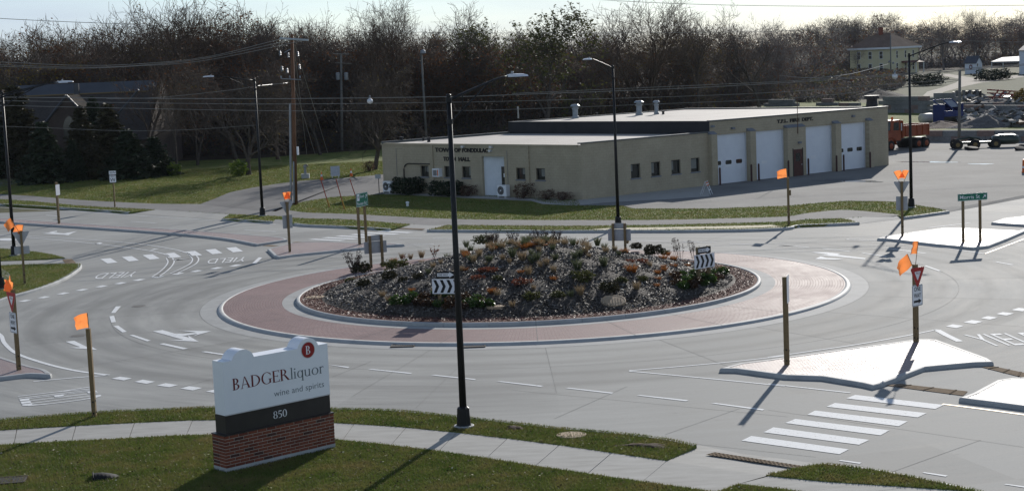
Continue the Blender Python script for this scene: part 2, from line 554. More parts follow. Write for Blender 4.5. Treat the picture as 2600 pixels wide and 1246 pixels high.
mt_orangep = mat('orange plastic', (0.65, 0.12, 0.02), (0.8, 0.18, 0.03), scale=4, rough=0.5)
mt_wire = mat('overhead cable', (0.17, 0.165, 0.15), (0.25, 0.24, 0.22), scale=0.5, rough=0.5, spec=0.4)
mt_glass = mat('dark window glass', (0.015, 0.02, 0.02), (0.03, 0.035, 0.03), scale=1.0, rough=0.06, spec=0.6)
# ================================================================ THE SETTING
rng = np.random.default_rng(7)
random.seed(7)
def S(o):
    o['kind'] = 'structure'
    return o
def smooth_line(pts, n=6):
    """Catmull-Rom through ground points"""
    P = [Vector(p) for p in pts]
    if len(P) < 3:
        return P
    Q = [P[0] * 2 - P[1]] + P + [P[-1] * 2 - P[-2]]
    out = []
    for i in range(1, len(Q) - 2):
        a, b, c, d = Q[i - 1], Q[i], Q[i + 1], Q[i + 2]
        for k in range(n):
            t = k / n
            out.append(0.5 * ((2 * b) + (c - a) * t + (2 * a - 5 * b + 4 * c - d) * t * t + (3 * b - a - 3 * c + d) * t ** 3))
    out.append(P[-1])
    return out

ground = S(MB().flat([(-1500, 20), (1500, 20), (1800, 3500), (-1800, 3500)], -0.03).build('ground', mt_ground))
road = S(MB().flat([(-75, 26), (70, 26), (110, 135), (60, 122), (-75, 134)], 0.0).build('road', mt_road))

# ---- rings of the roundabout, traced and fitted
apron_px = [(1300,871),(1467,863),(1630.6,851),(1805.6,834),(1961,807),(2055,782),(2117,758),(2156,735),(2162,719.5),(2152,700),(2117,688),(2078,675),(2020,661),(1950,651),(650,836),(767,854),(860,867),(1159,873),(622,826),(576,805),(552,786),(556,766),(579,749),(622,731),(700,714),(767,696),(875,682)]
inner_px = [(757,758),(778,786),(844,803),(922,811),(1019,817),(1155,819),(1350,817),(1494,809),(1623,797),(1767,774),(1864,750.5),(1914,731),(1932,715.5),(1922,696),(1903,684),(1821,667)]
def fit_ring(px, z):
    P = [gp(x, y, z) - RC for x, y in px]
    th = np.array([math.atan2(p.y, p.x) for p in P])
    r = np.array([math.hypot(p.x, p.y) for p in P])
    A = lambda t: np.stack([np.ones_like(t), np.cos(t), np.sin(t), np.cos(2 * t), np.sin(2 * t)], 1)
    W = np.diag([0.0, 0.02, 0.02, 0.3, 0.3])
    c = np.linalg.solve(A(th).T @ A(th) + W, A(th).T @ r)
    return lambda t: float((A(np.array([t])) @ c)[0])
ring_apron = fit_ring(apron_px, 0.08)
ring_inner = fit_ring(inner_px, 0.26)
NSEG = 180
ANG = [2 * math.pi * k / NSEG for k in range(NSEG)]
def ring_pts(fn, off=0.0):
    return [RC + Vector((math.cos(a), math.sin(a), 0)) * (fn(a) + off) for a in ANG]
def ring_band(rings):
    """rings: list of (ring fn, offset, z) from outside in"""
    b = MB()
    for fn, off, z in rings:
        b.v.extend([(p.x, p.y, z) for p in ring_pts(fn, off)])
    for i in range(len(rings) - 1):
        for k in range(NSEG):
            j = (k + 1) % NSEG
            b.f.append((i * NSEG + k, i * NSEG + j, (i + 1) * NSEG + j, (i + 1) * NSEG + k))
            b.mi.append(0)
    return b
ring_band([(ring_apron, 0.75, 0.004), (ring_apron, 0.0, 0.006)]).build('gutter_pan', mt_gutter, road)
apron = S(ring_band([(ring_apron, -0.22, 0.10), (ring_inner, 0.62, 0.135)]).build('truck_apron', mt_apron))
ring_band([(ring_apron, 0.0, 0.0), (ring_apron, -0.03, 0.05), (ring_apron, -0.08, 0.088), (ring_apron, -0.15, 0.105), (ring_apron, -0.26, 0.103), (ring_apron, -0.26, 0.0)]).build('kerb', mt_kerb, apron, smooth=True)
ring_band([(ring_inner, 0.62, 0.137), (ring_inner, 0.0, 0.142)]).build('gutter_pan', mt_gutter, apron)

# ---- central mound
def mound_z(x, y):
    r = math.hypot(x - RC.x, y - RC.y)
    a = math.atan2(y - RC.y, x - RC.x)
    q = r / max(ring_inner(a) - 1.15, 1)
    z = 0.25
    if q < 1:
        e = 0.30
        z += 1.78 * (math.sqrt(1 + e * e) - math.sqrt(q * q + e * e)) / (math.sqrt(1 + e * e) - e)
    return z
def gm(x, y, dz=0.0):
    z = 0.6
    for _ in range(12):
        p = gp(x, y, z)
        z = 0.5 * z + 0.5 * mound_z(p.x, p.y)
    p.z = mound_z(p.x, p.y) + dz
    return p
mt_mulch = mat('brown mulch', (0.028, 0.020, 0.014), (0.075, 0.058, 0.044), scale=3.5, rough=0.85, spec=0.35, pos=True, fine=0.4, fscale=16, bump=1.0, bscale=22, bdist=0.05, c3=(0.046, 0.035, 0.026))
mt_redmulch = mat('red mulch', (0.075, 0.025, 0.016), (0.16, 0.06, 0.04), scale=6, rough=0.9, spec=0.25, pos=True, fine=0.35, fscale=22, bump=1.0, bscale=30, bdist=0.04)
mv = MB()
NR = 26
for i in range(NR + 1):
    for a in ANG:
        r = (ring_inner(a) - 1.12) * i / NR
        x, y = RC.x + r * math.cos(a), RC.y + r * math.sin(a)
        bumpz = 0.035 * math.sin(x * 3.1 + y * 1.7) + 0.03 * math.sin(x * 1.3 - y * 2.9) if i < NR else 0
        mv.v.append((x, y, mound_z(x, y) + bumpz + (0.02 if i < NR else 0)))
for i in range(NR):
    for k in range(NSEG):
        j = (k + 1) % NSEG
        mv.f.append((i * NSEG + k, (i + 1) * NSEG + k, (i + 1) * NSEG + j, i * NSEG + j))
        mv.mi.append(0)
mound = S(mv.build('planted_mound', mt_mulch, smooth=True))
ring_band([(ring_inner, -0.14, 0.245), (ring_inner, -0.6, 0.262), (ring_inner, -1.13, 0.262)]).build('red_mulch_ring', mt_redmulch, mound)
# island kerb in cast lengths, one every ten degrees
nk = 36
for s in range(nk):
    b = MB()
    a0, a1 = 2 * math.pi * s / nk + 0.0008, 2 * math.pi * (s + 1) / nk - 0.0008
    prof = [(0.0, 0.11), (-0.015, 0.24), (-0.04, 0.272), (-0.075, 0.285), (-0.14, 0.283), (-0.17, 0.262), (-0.175, 0.2)]
    m = 7
    for k in range(m):
        a = a0 + (a1 - a0) * k / (m - 1)
        for o, z in prof:
            r = ring_inner(a) + o
            b.v.append((RC.x + r * math.cos(a), RC.y + r * math.sin(a), z))
    q = len(prof)
    for k in range(m - 1):
        for i in range(q - 1):
            b.f.append((k * q + i, (k + 1) * q + i, (k + 1) * q + i + 1, k * q + i + 1)); b.mi.append(0)
    b.f += [tuple(range(q)), tuple(range((m - 1) * q + q - 1, (m - 1) * q - 1, -1))]; b.mi += [0, 0]
    b.build('kerb', mt_kerb, mound)
# loose chips on the mound: too many to count
def scatter_chips(name, n, fr, zf, mats, smin, smax, label, seed):
    r_ = np.random.default_rng(seed)
    V, Fc, mi = [], [], []
    a = r_.uniform(0, 2 * np.pi, n); q = r_.uniform(fr[0] ** 2, fr[1] ** 2, n) ** 0.5
    for k in range(n):
        ra = ring_inner(a[k])
        r = ra - 0.16 - (ra - 0.16) * (1 - q[k]) if fr[1] > 1.5 else (ra - 0.15) * q[k]
        x, y = RC.x + r * math.cos(a[k]), RC.y + r * math.sin(a[k])
        z = zf(x, y)
        L_, w_ = r_.uniform(smin, smax), r_.uniform(0.010, 0.024)
        R = Euler((r_.uniform(-0.7, 0.7), r_.uniform(-0.7, 0.7), r_.uniform(0, 6.28))).to_matrix()
        c = Vector((x, y, z + 0.02 + r_.uniform(0, 0.045)))
        o = len(V)
        for p in ((-L_, -w_, 0), (L_, -w_ * 0.6, 0.004), (L_ * 0.8, w_, 0.01), (-L_ * 0.9, w_ * 0.8, 0.012)):
            V.append(c + R @ Vector(p))
        Fc += [o, o + 1, o + 2, o + 3]
        mi.append(int(r_.choice(len(mats), p=[0.56, 0.42, 0.02][:len(mats)] if len(mats) == 3 else None)))
    me = np_mesh(name, np.array([tuple(v) for v in V]), np.array(Fc), 4, mats, mi)
    return link(name, me, None, label=label, cat='mulch', kind='stuff')
mt_chipA = mat('dark wood chip', (0.05, 0.04, 0.033), (0.10, 0.083, 0.07), scale=9, rough=0.6, spec=0.35)
mt_chipB = mat('grey wood chip', (0.115, 0.102, 0.09), (0.195, 0.178, 0.16), scale=9, rough=0.7, spec=0.2)
mt_chipC = mat('wet pale chip', (0.30, 0.29, 0.28), (0.42, 0.41, 0.40), scale=9, rough=0.45, spec=0.4)
mt_chipR = mat('red wood chip', (0.075, 0.024, 0.015), (0.15, 0.055, 0.037), scale=9, rough=0.6, spec=0.4)
scatter_chips('wood_chips', 56000, (0.0, 0.89), lambda x, y: mound_z(x, y), [mt_chipA, mt_chipB, mt_chipC], 0.03, 0.08, 'grey brown wood chip mulch covering the roundabout mound', 3)
scatter_chips('red_wood_chips', 9000, (0.905, 0.985), lambda x, y: 0.255, [mt_chipR, mt_chipR, mt_chipA], 0.015, 0.045, 'rust red mulch ring just inside the island kerb', 4)

# ---- painted marks and joints: children of the road
def mark(name, c, pts, m=mt_paint, z=0.010, parent=road):
    return MB().flat([gp(*c(*p), 0) for p in pts], z).build(name, m, parent)
def ribbon(name, line, w, m=mt_paint, z=0.010, parent=road, off=0.0):
    return MB().sweep(line, [(off - w / 2, z), (off + w / 2, z)]).build(name, m, parent)
def quad_line(name, c, pts, w, m=mt_paint, z=0.010):
    return ribbon(name, smooth_line(GL(c, pts)) if len(pts) > 2 else GL(c, pts), w, m, z)
# yield-line dashes and crossings
for x, y in ((118,883),(243,860),(368,835),(490,812),(618,789),(742,768),(862,747),(985,727),(1115,706),(1238,689),(1368,670),(1492,653)):
    mark('yield_dash', M1, [(x, y + 6), (x + 50, y - 6), (x + 90, y - 4), (x + 42, y + 7)])
for x, y in ((655,605),(795,592),(930,580),(1072,570),(1207,558),(1340,545),(1475,533)):
    mark('crosswalk_bar', M1, [(x, y + 6), (x + 66, y), (x + 113, y + 28), (x + 47, y + 35)])
for q in (((725,963),(757,920),(790,919),(752,963)), ((714,985),(745,980),(757,1022),(727,1026)), ((740,1048),(772,1045),(828,1085),(800,1090)), ((845,1108),(870,1105),(985,1143),(960,1148)), ((1040,1165),(1070,1160),(1228,1195),(1195,1200)), ((1312,1216),(1345,1213),(1530,1240),(1505,1245))):
    mark('lane_dash', M1, q)
for q in (((440,398),(488,404),(617,418),(605,425)), ((737,434),(760,431),(1030,458),(1015,464)), ((1150,473),(1180,470),(1448,498),(1440,504)), ((1583,514),(1612,512),(1895,543),(1875,549))):
    mark('lane_dash', B2, q)
for q in (((348,558),(375,555),(670,588),(655,594)), ((820,606),(845,603),(1163,637),(1145,644)), ((1310,658),(1340,655),(1663,697),(1650,705))):
    mark('lane_dash', B3, q)
for q in (((735,495),(790,482),(868,493),(815,507)), ((885,516),(940,502),(1022,515),(965,530)), ((1033,540),(1090,525),(1173,537),(1115,552)), ((1185,560),(1245,545),(1335,556),(1270,573)), ((1355,580),(1415,566),(1500,577),(1450,594)), ((1660,636),(1725,622),(1830,640),(1760,662))):
    mark('yield_dash', B1, q)
for q in (((1170,152),(1215,138),(1290,148),(1240,163)), ((1285,125),(1340,110),(1415,120),(1360,135)), ((1400,98),(1445,84),(1512,94),(1460,107)), ((1500,70),(1545,58),(1620,66),(1570,81)), ((1600,44),(1650,30),(1725,38),(1675,53))):
    mark('yield_dash', B4, q)
for q in (((513,625),(575,602),(1158,668),(1100,695)), ((385,680),(440,655),(1045,722),(985,750)), ((258,732),(310,705),(920,776),(860,808)), ((112,787),(180,760),(800,835),(740,868)), ((-30,848),(35,815),(667,898),(600,930)), ((-175,903),(-110,872),(532,960),(470,992))):
    mark('crosswalk_bar', B4, q)
for i in range(6):
    x, y = 335 + 88 * i, 484 - 10.4 * i
    mark('crosswalk_bar', M2, [(x, y), (x + 48, y - 5), (x + 258, y + 5), (x + 212, y + 10)])
# lane lines
quad_line('edge_line', B3, [(770,443),(1180,409),(1500,379),(1800,345)], 0.11)
quad_line('edge_line', B4, [(0,355),(300,312),(600,268),(900,215),(1115,172)], 0.11)
quad_line('edge_line', B3, [(772,446),(1300,495),(1800,545)], 0.11)
quad_line('edge_line', B4, [(0,529),(250,556),(540,588)], 0.11)
quad_line('edge_line', B4, [(1112,175),(1180,212),(1262,251)], 0.26)
quad_line('yellow_edge_line', B4, [(1148,662),(1400,694),(1800,748)], 0.12, mt_yellow)
for q in (((465,1035),(480,1030),(617,1048),(603,1055)), ((1015,1115),(1030,1110),(1182,1132),(1170,1140)), ((1553,1191),(1568,1187),(1700,1205),(1690,1212))):
    mark('lane_dash', B4, q)
for a, b_ in (((65,521),(268,535)), ((355,543),(538,562)), ((615,571),(775,596)), ((1025,655),(1122,689)), ((1490,630),(1600,650))):
    quad_line('lane_dash', M4, [a, b_], 0.13)
quad_line('edge_line', M4, [(505,482),(800,498),(1100,532),(1415,577)], 0.11)
quad_line('edge_line', M4, [(505,482),(700,468)], 0.09)
quad_line('edge_line', M4, [(1415,577),(1540,530),(1700,470)], 0.1, mt_yellow)
quad_line('lane_dash', M4, [(785,542),(1030,575)], 0.14)
quad_line('lane_dash', M4, [(1045,408),(1320,376)], 0.16)
for a, b_ in (((815,492),(1030,497)), ((1115,498),(1335,505)), ((1420,512),(1645,517)), ((1735,522),(1860,528))):
    quad_line('lane_dash', M3, [a, b_], 0.13)
for a, b_ in (((935,473),(1085,477)), ((1155,477),(1320,480))):
    quad_line('lane_dash', M2, [a, b_], 0.12)
quad_line('edge_line', M2, [(130,612),(400,584),(860,535),(1160,513)], 0.10)
quad_line('edge_line', M2, [(960,520),(1060,513),(1160,512)], 0.10)
quad_line('edge_line', M1, [(0,274),(400,298),(830,324),(1300,352),(1800,385)], 0.11)
quad_line('edge_line', M1, [(0,455),(350,485),(700,520),(950,553),(1075,580),(1112,606)], 0.11)
quad_line('edge_line', M1, [(180,460),(560,484),(900,512),(1120,545),(1220,572),(1252,596)], 0.11)
for q in (((620,512),(650,503),(672,506),(640,517)), ((975,556),(1005,545),(1040,546),(1000,552)), ((1130,622),(1180,610),(1250,609),(1135,616))):
    mark('gore_tick', M1, q)
quad_line('gore_band', M1, [(1105,604),(1117,628),(1100,660),(1062,695),(1012,728)], 0.42)
quad_line('gore_band_core', M1, [(1105,604),(1117,628),(1100,660),(1062,695),(1012,728)], 0.26, mt_joint, 0.014)
quad_line('gore_band', M1, [(1262,590),(1277,612),(1262,640),(1205,672),(1130,706)], 0.42)
quad_line('gore_band_core', M1, [(1262,590),(1277,612),(1262,640),(1205,672),(1130,706)], 0.26, mt_joint, 0.014)
mark('lane_dash', M1, [(1645,640),(1690,600),(1712,602),(1672,640)])
for a, b_ in (((855,366),(1020,378)), ((1595,421),(1800,433)), ((300,325),(375,330))):
    quad_line('lane_dash', M1, [a, b_], 0.12)
quad_line('edge_line', B1, [(-60,170),(5,210),(30,262),(110,330),(300,396),(500,443),(715,472)], 0.17)
quad_line('edge_line', B1, [(220,514),(450,493),(720,472)], 0.11)
# arrows
mark('lane_arrow', M1, [(998,1082),(1062,1074),(1232,1124),(1228,1110),(1298,1150),(1108,1141),(1196,1137)])
mark('lane_arrow', M1, [(1105,1097),(1200,1099),(1285,1091),(1168,1078),(1378,1082),(1262,1114),(1290,1099),(1205,1112),(1150,1111)], z=0.013)
mark('lane_arrow', B1, [(432,252),(488,246),(575,288),(573,268),(640,306),(455,292),(528,288)])
mark('lane_arrow', M1, [(275,444),(345,438),(420,444),(505,429),(470,443),(445,456),(415,452),(345,449)])
mark('lane_arrow', M1, [(315,437),(370,428),(375,433),(345,439)], z=0.013)
mark('lane_arrow', M4, [(275,566),(385,567),(475,577),(452,584),(640,606),(632,613),(440,594),(330,588),(400,583)])
mark('lane_arrow', M4, [(305,612),(345,594),(380,604),(500,611),(440,616)], z=0.013)
mark('lane_arrow', M1, [(0,478),(60,475),(130,486),(60,492),(0,490)])
# YIELD lettering on the pavement
def text_geo(s, offset=0.0):
    cu = bpy.data.curves.new('lettering', 'FONT')
    cu.body = s
    cu.offset = offset
    cu.resolution_u = 3
    ob = bpy.data.objects.new('lettering', cu)
    COL.objects.link(ob)
    dg = bpy.context.evaluated_depsgraph_get()
    me = bpy.data.meshes.new_from_object(ob.evaluated_get(dg))
    V = [tuple(v.co) for v in me.vertices]
    Fs = [tuple(p.vertices) for p in me.polygons]
    bpy.data.objects.remove(ob)
    bpy.data.meshes.remove(me)
    bpy.data.curves.remove(cu)
    x0, x1 = min(v[0] for v in V), max(v[0] for v in V)
    y0, y1 = min(v[1] for v in V), max(v[1] for v in V)
    return [((v[0] - x0) / (x1 - x0), (v[1] - y0) / (y1 - y0)) for v in V], Fs, (x1 - x0) / (y1 - y0)
yield_uv, yield_f, _ = text_geo('YIELD', -0.003)
def ground_text(c, bl, br, tl, tr):
    P = [gp(*c(*q)) for q in (bl, br, tl, tr)]
    b = MB()
    vs = []
    for u, v in yield_uv:
        p = (P[0] * (1 - u) + P[1] * u) * (1 - v) + (P[2] * (1 - u) + P[3] * u) * v
        vs.append((p.x, p.y, 0.011))
    b.add(vs, yield_f)
    return b.build('yield_lettering', mt_paint, road)
ground_text(M1, (915,692), (650,705), (862,728), (605,742))
ground_text(M1, (1622,597), (1365,612), (1592,626), (1347,643))
ground_text(B1, (112,603), (155,685), (605,547), (680,620))
ground_text(crop(2400, 760, 6.17), (690,735), (1800,690), (280,555), (1400,515))
# sawn joints
for k in range(22):
    a = math.radians(-171 + 16.4 * k)
    d = Vector((math.cos(a), math.sin(a), 0))
    r0 = ring_apron(a) + 0.02
    ribbon('pavement_joint', [RC + d * (r0 + 0.75), RC + d * (r0 + 4.6), RC + d * (r0 + 9.0)], 0.016, mt_joint, 0.0055)
for off in (0.76, 4.55):
    b = ring_band([(ring_apron, off + 0.008, 0.0055), (ring_apron, off - 0.008, 0.0055)])
    b.build('pavement_joint', mt_joint, road)
for k in range(24):
    a = math.radians(-165 + 15 * k)
    d = Vector((math.cos(a), math.sin(a), 0))
    b = MB()
    p0, p1 = RC + d * (ring_inner(a) + 0.02), RC + d * (ring_apron(a) - 0.02)
    s = Vector((-d.y, d.x, 0)) * 0.009
    zs = lambda p, t: 0.1395 - 0.035 * t
    b.add([(*(p0 - s).xy, 0.1455), (*(p0 + s).xy, 0.1455), (*(p1 + s).xy, 0.1075), (*(p1 - s).xy, 0.1075)], [(0, 1, 2, 3)])
    b.build('pavement_joint', mt_joint, apron)
for c, a, b_ in ((B3, (0,570), (1815,745)), (B3, (280,758), (760,545)), (B3, (1010,862), (1500,690)), (B3, (1215,925), (2000,1010)), (B4, (740,1135), (1400,898)), (B4, (0,700), (1685,945)), (B2, (1050,690), (1320,430)), (B2, (500,540), (1200,545)), (B2, (500,485), (760,380)), (B1, (0,262), (640,205)), (B1, (640,205), (730,180))):
    quad_line('pavement_joint', c, [a, b_], 0.015, mt_joint, 0.0055)

def flat0(x, d):
    p = at(x, 400, d)
    return Vector((p.x, d, 0))
# ---- raised ground, walks, islands
def kerb_line(line, parent, w=0.16, h=0.135, side=1):
    """kerb along a line; body lies to the left (side=1) or right (-1)"""
    s = side
    b = MB().sweep(line, [(-0.02 * s, -0.02), (0.0 * s, h - 0.035), (0.012 * s, h - 0.01), (0.035 * s, h), (w * s, h), (w * s, -0.02)])
    return b.build('kerb', mt_kerb, parent)
def turf_area(name, poly, z, parent=None):
    o = MB().prism(poly, -0.03, z).build(name, mt_turf, parent)
    return S(o) if parent is None else o
GRASS = []      # (polygon, z, density per m2, blade height)
# near side
near_kerb = smooth_line([gp(-420, 1090, .12)] + GL(B1, [(0,760),(600,715),(1100,692),(1430,680)], .12) + GL(B2, [(500,690),(900,700),(1320,740),(1740,787)], .12) + GL(B3, [(300,815),(700,850),(1000,887),(1215,930)], .12), 4)
walk_top = smooth_line([gp(-420, 1122, .12)] + GL(B1, [(0,835),(700,795),(1440,765)], .12) + GL(B2, [(520,786),(1100,826),(1800,906)], .12) + GL(B3, [(500,960),(1020,1035)], .12), 4)
walk_bot = smooth_line([gp(-420, 1160, .12)] + GL(B1, [(0,930),(700,893),(1430,862)], .12) + GL(B2, [(530,895),(1200,970),(1800,1060)], .12) + GL(B3, [(600,1132),(1260,1228),(1700,1296)], .12), 4)
verge = turf_area('verge', near_kerb + walk_top[::-1], 0.122)
kerb_line(near_kerb, verge, side=-1)
GRASS.append((near_kerb + walk_top[::-1], 0.122, 1500, 0.06))
sidewalk = S(MB().prism(walk_top + walk_bot[::-1], -0.03, 0.06).build('sidewalk', mt_joint))
def resample(line, n):
    P = [Vector(p) for p in line]
    d = [0]
    for i in range(1, len(P)):
        d.append(d[-1] + (P[i] - P[i - 1]).length)
    out = []
    for k in range(n):
        t = d[-1] * k / (n - 1)
        i = max(j for j in range(len(d)) if d[j] <= t + 1e-9)
        i = min(i, len(P) - 2)
        u = (t - d[i]) / max(d[i + 1] - d[i], 1e-9)
        out.append(P[i].lerp(P[i + 1], u))
    return out
def slabs(top, bot, n, parent, z0, z1, gap=0.012, m=mt_walk):
    A, Bb = resample(top, n), resample(bot, n)
    for i in range(n - 1):
        p = [A[i].lerp(A[i + 1], 0.006), A[i].lerp(A[i + 1], 0.994), Bb[i].lerp(Bb[i + 1], 0.994), Bb[i].lerp(Bb[i + 1], 0.006)]
        dz = random.uniform(-0.002, 0.002)
        MB().prism(p, z0, z1 + dz).build('slab', m, parent)
walk_bot2 = smooth_line([gp(-420, 1160, .12)] + GL(B1, [(0,930),(700,893),(1430,862)], .12) + GL(B2, [(530,895),(1200,970),(1800,1060)], .12) + GL(B3, [(600,1132),(860,1170)], .12), 4)
slabs(walk_top, walk_bot2, 16, sidewalk, 0.0, 0.12)
# ramp at the crossing: falls to the road
ra = GL(B3, [(1215,930),(1020,1035),(860,1170)], .12)
rb = GL(B3, [(1680,1132)], .12) + GL(B3, [(1500,1182),(1350,1236)], .12)
r_in = gp(*B4(380, 1060), 0.01)
ramp = MB()
pl = [gp(*B3(1228, 930), 0.012), gp(*B3(1500, 985), 0.010), gp(*B4(330, 1052), 0.010), gp(*B3(1680, 1132), 0.115), gp(*B3(1500, 1183), 0.119), gp(*B3(1340, 1240), 0.119), gp(*B3(860, 1170), 0.119), gp(*B3(1020, 1036), 0.119)]
ramp.add(pl, [(0, 7, 3, 1), (1, 3, 2), (7, 6, 4, 3), (6, 5, 4)])
S(ramp.build('kerb_ramp', mt_walk))
pad = MB()
def pad_quad(c, pts, zs, nx=18, ny=4):
    P = [gp(*c(*p), z) for p, z in zip(pts, zs)]
    b = MB()
    b.add([p + Vector((0, 0, 0.006)) for p in P], [(0, 1, 2, 3)])
    for i in range(nx):
        for j in range(ny):
            u, v = (i + 0.5) / nx, (j + 0.5) / ny
            p = (P[0] * (1 - u) + P[1] * u) * (1 - v) + (P[3] * (1 - u) + P[2] * u) * v
            b.box((p.x, p.y, p.z + 0.012), (0.05, 0.05, 0.012))
    return b.build('tactile_pad', mt_tactile, road)
pad_quad(B3, [(1335,978),(2060,1092),(1990,1098),(1275,994)], (0.085, 0.095, 0.10, 0.09), 26, 3)
walk2 = [gp(*B3(1690, 1134), .12)] + GL(B4, [(380,1172),(900,1206),(1300,1233),(1900,1290)], .12)
walk2b = GL(B3, [(1500,1184),(1815,1222)], .12) + GL(B4, [(400,1260),(1200,1330)], .12)
slabs(walk2, walk2b, 7, sidewalk, 0.0, 0.118)
v2 = [gp(*B3(1672, 1130), .12)] + smooth_line(GL(B4, [(160,1090),(370,1056),(640,1086),(900,1130),(1150,1182),(1400,1236),(1700,1300)], .12), 4) + walk2[::-1]
verge2 = turf_area('verge', v2, 0.13)
GRASS.append((v2, 0.13, 1500, 0.06))
kerb_line(smooth_line(GL(B4, [(370,1050),(640,1080),(900,1124),(1150,1176),(1400,1230),(1700,1294)], .12), 4), verge2, side=-1, w=0.12)
lawn_poly = walk_bot2 + GL(B3, [(1350,1238),(1490,1186),(1815,1223)], .12) + GL(B4, [(400,1262),(1200,1334)], .12) + [Vector((14, 30, 0)), Vector((-30, 30, 0)), Vector((-30, 40, 0))]
lawn = turf_area('lawn', lawn_poly, 0.115)
GRASS.append(([p for p in lawn_poly[:-3]] + [Vector((12, 36.5, 0)), Vector((-16, 37.5, 0)), Vector((-19, 44, 0))], 0.115, 1700, 0.06))

# islands with pavers and kerbs
def island(poly, z=0.13, m=mt_paver, kerb_w=0.16):
    n = len(poly)
    a = sum(poly[i].x * poly[(i + 1) % n].y - poly[(i + 1) % n].x * poly[i].y for i in range(n))
    if a < 0:
        poly = poly[::-1]
    o = S(MB().prism(poly, -0.02, z - 0.012).build('traffic_island', m))
    MB().sweep(poly, [(-0.03, -0.02), (-0.015, z - 0.04), (0.0, z - 0.012), (0.03, z), (kerb_w, z), (kerb_w, z - 0.03)], closed=True).build('kerb', mt_kerb, o)
    return o
z_ = .12
isl_A = island(smooth_line([gp(-420, 530, z_)] + GL(M1, [(0,366),(600,405),(1100,440),(1450,474),(1678,514)], z_), 4) + GL(M2, [(203,484),(188,474)], z_) + smooth_line(GL(M1, [(1800,466),(1250,424),(700,391),(380,369),(0,342)], z_) + [gp(-420, 520, z_)], 4))
isl_B = island(GL(M2, [(76,546),(122,590),(150,596),(240,583),(440,563),(640,542),(860,520),(965,515),(900,508),(690,507),(480,497),(330,497),(230,505)], z_))
isl_C = island(GL(M4, [(715,476),(800,480),(1100,514),(1340,536),(1440,524),(1560,478),(1671,430),(1800,380),(1700,405),(1640,424),(1450,414),(1250,405),(1150,405),(940,434),(760,462)], z_))
isl_D = island(GL(M4, [(1460,372),(1560,380),(1700,388),(1900,398),(1900,318),(1671,330),(1540,345)], z_))
isl_E = island(GL(B3, [(1372,428),(1480,430),(1800,472)], z_) + GL(B4, [(360,480),(620,522),(690,538),(755,522),(900,468),(1030,418),(1200,402),(1360,388),(1480,385),(1440,358),(1275,298),(1110,238),(1050,233),(990,234),(560,292),(150,348),(20,366)], z_) + GL(B3, [(1700,368),(1500,392)], z_))
isl_F = island(GL(B4, [(1262,620),(1350,632),(1500,650),(1800,690),(1900,520),(1685,486),(1600,490),(1510,503),(1430,545),(1350,588)], z_))
isl_G = island(smooth_line(GL(B1, [(-300,300),(-40,338),(0,350),(80,375),(200,412),(290,432),(338,462)], z_), 3) + smooth_line(GL(B1, [(330,470),(200,463),(100,473),(0,485),(-150,500),(-300,520)], z_), 3))
quad_line('tactile_pad', M2, [(62,522),(130,527)], 0.5, mt_tactile, 0.008)
quad_line('tactile_pad', M2, [(250,500),(350,505)], 0.5, mt_tactile, 0.008)
pad_quad(B4, [(770,538),(870,528),(1315,578),(1285,606)], (0.01, 0.01, 0.01, 0.01), 16, 3)
pad_quad(B4, [(1405,418),(1480,412),(1700,458),(1700,492)], (0.01, 0.01, 0.01, 0.01), 16, 3)

# left corner: two lawns and a walk between them
lc1 = smooth_line(GL(M1, [(-300,540),(0,543),(200,560),(340,582),(425,603)], z_), 3) + GL(M1, [(0,622),(-300,630)], z_)
lc2 = smooth_line(GL(M1, [(-200,660),(0,652),(250,645),(530,642)], z_), 3) + smooth_line(GL(M1, [(518,668),(440,722),(330,772),(200,815),(80,848),(-40,885),(-300,960)], z_), 4)
tl_ = turf_area('verge', lc1, 0.125); GRASS.append((lc1, 0.125, 420, 0.07))
tl2_ = turf_area('lawn', lc2, 0.125); GRASS.append((lc2, 0.125, 420, 0.07))
kerb_line(smooth_line(GL(M1, [(532,640),(524,668),(444,724),(333,775),(203,818),(82,851),(-40,888),(-300,963)], z_), 4), tl2_, side=-1, w=0.2)
w_l = S(MB().flat(GL(M1, [(-300,640),(0,626),(300,617),(425,606),(470,605),(500,640),(250,644),(0,652),(-200,660)], z_), 0.12).build('sidewalk', mt_walk))
MB().prism(GL(M1, [(405,612),(470,610),(498,638),(425,640)], z_), 0.0, 0.128).build('tactile_pad', mt_tactile, w_l)
pw = S(MB().prism(smooth_line(GL(M1, [(0,668),(40,690),(68,720),(30,760),(0,770)], z_), 3) + [gp(-60, 700, z_)], 0.0, 0.13).build('sidewalk', mt_walk))

# far side platform with its notches for drives and ramps
fk1 = [gp(-420, 497, z_)] + GL(M1, [(0,252),(400,276),(700,295),(838,306)], z_)
fk2 = GL(M1, [(1447,350),(1600,357),(1768,368)], z_)
fk3 = GL(M2, [(245,380),(330,389),(560,398),(760,408),(868,416)], z_)
fk4 = GL(M2, [(1115,422),(1400,424),(1780,426)], z_) + GL(M3, [(200,428),(700,426),(1100,425),(1500,420),(1800,408)], z_) + GL(M4, [(200,391),(400,383),(598,374)], z_)
fk5 = GL(M4, [(890,340),(1000,326),(1100,312),(1185,300)], z_)
plat = fk1 + GL(M1, [(1020,288),(1500,318)], z_) + fk2 + [gp(*M1(1800, 350), z_)] + GL(M2, [(210,360)], z_) + fk3 + GL(M2, [(1015,385),(1250,388)], z_) + fk4 + GL(M4, [(520,352),(480,346),(840,326)], z_) + fk5 + GL(M4, [(1110,282),(850,238),(500,233),(0,268)], z_) + GL(M3, [(1300,283),(800,283),(720,263)], z_) + [Vector((5.5, 119.6, 0)), Vector((32, 140, 0)), Vector((60, 170, 0)), Vector((60, 700, 0)), Vector((-160, 700, 0)), Vector((-160, 130, 0))]
far_lawn = turf_area('lawn', plat, 0.118)
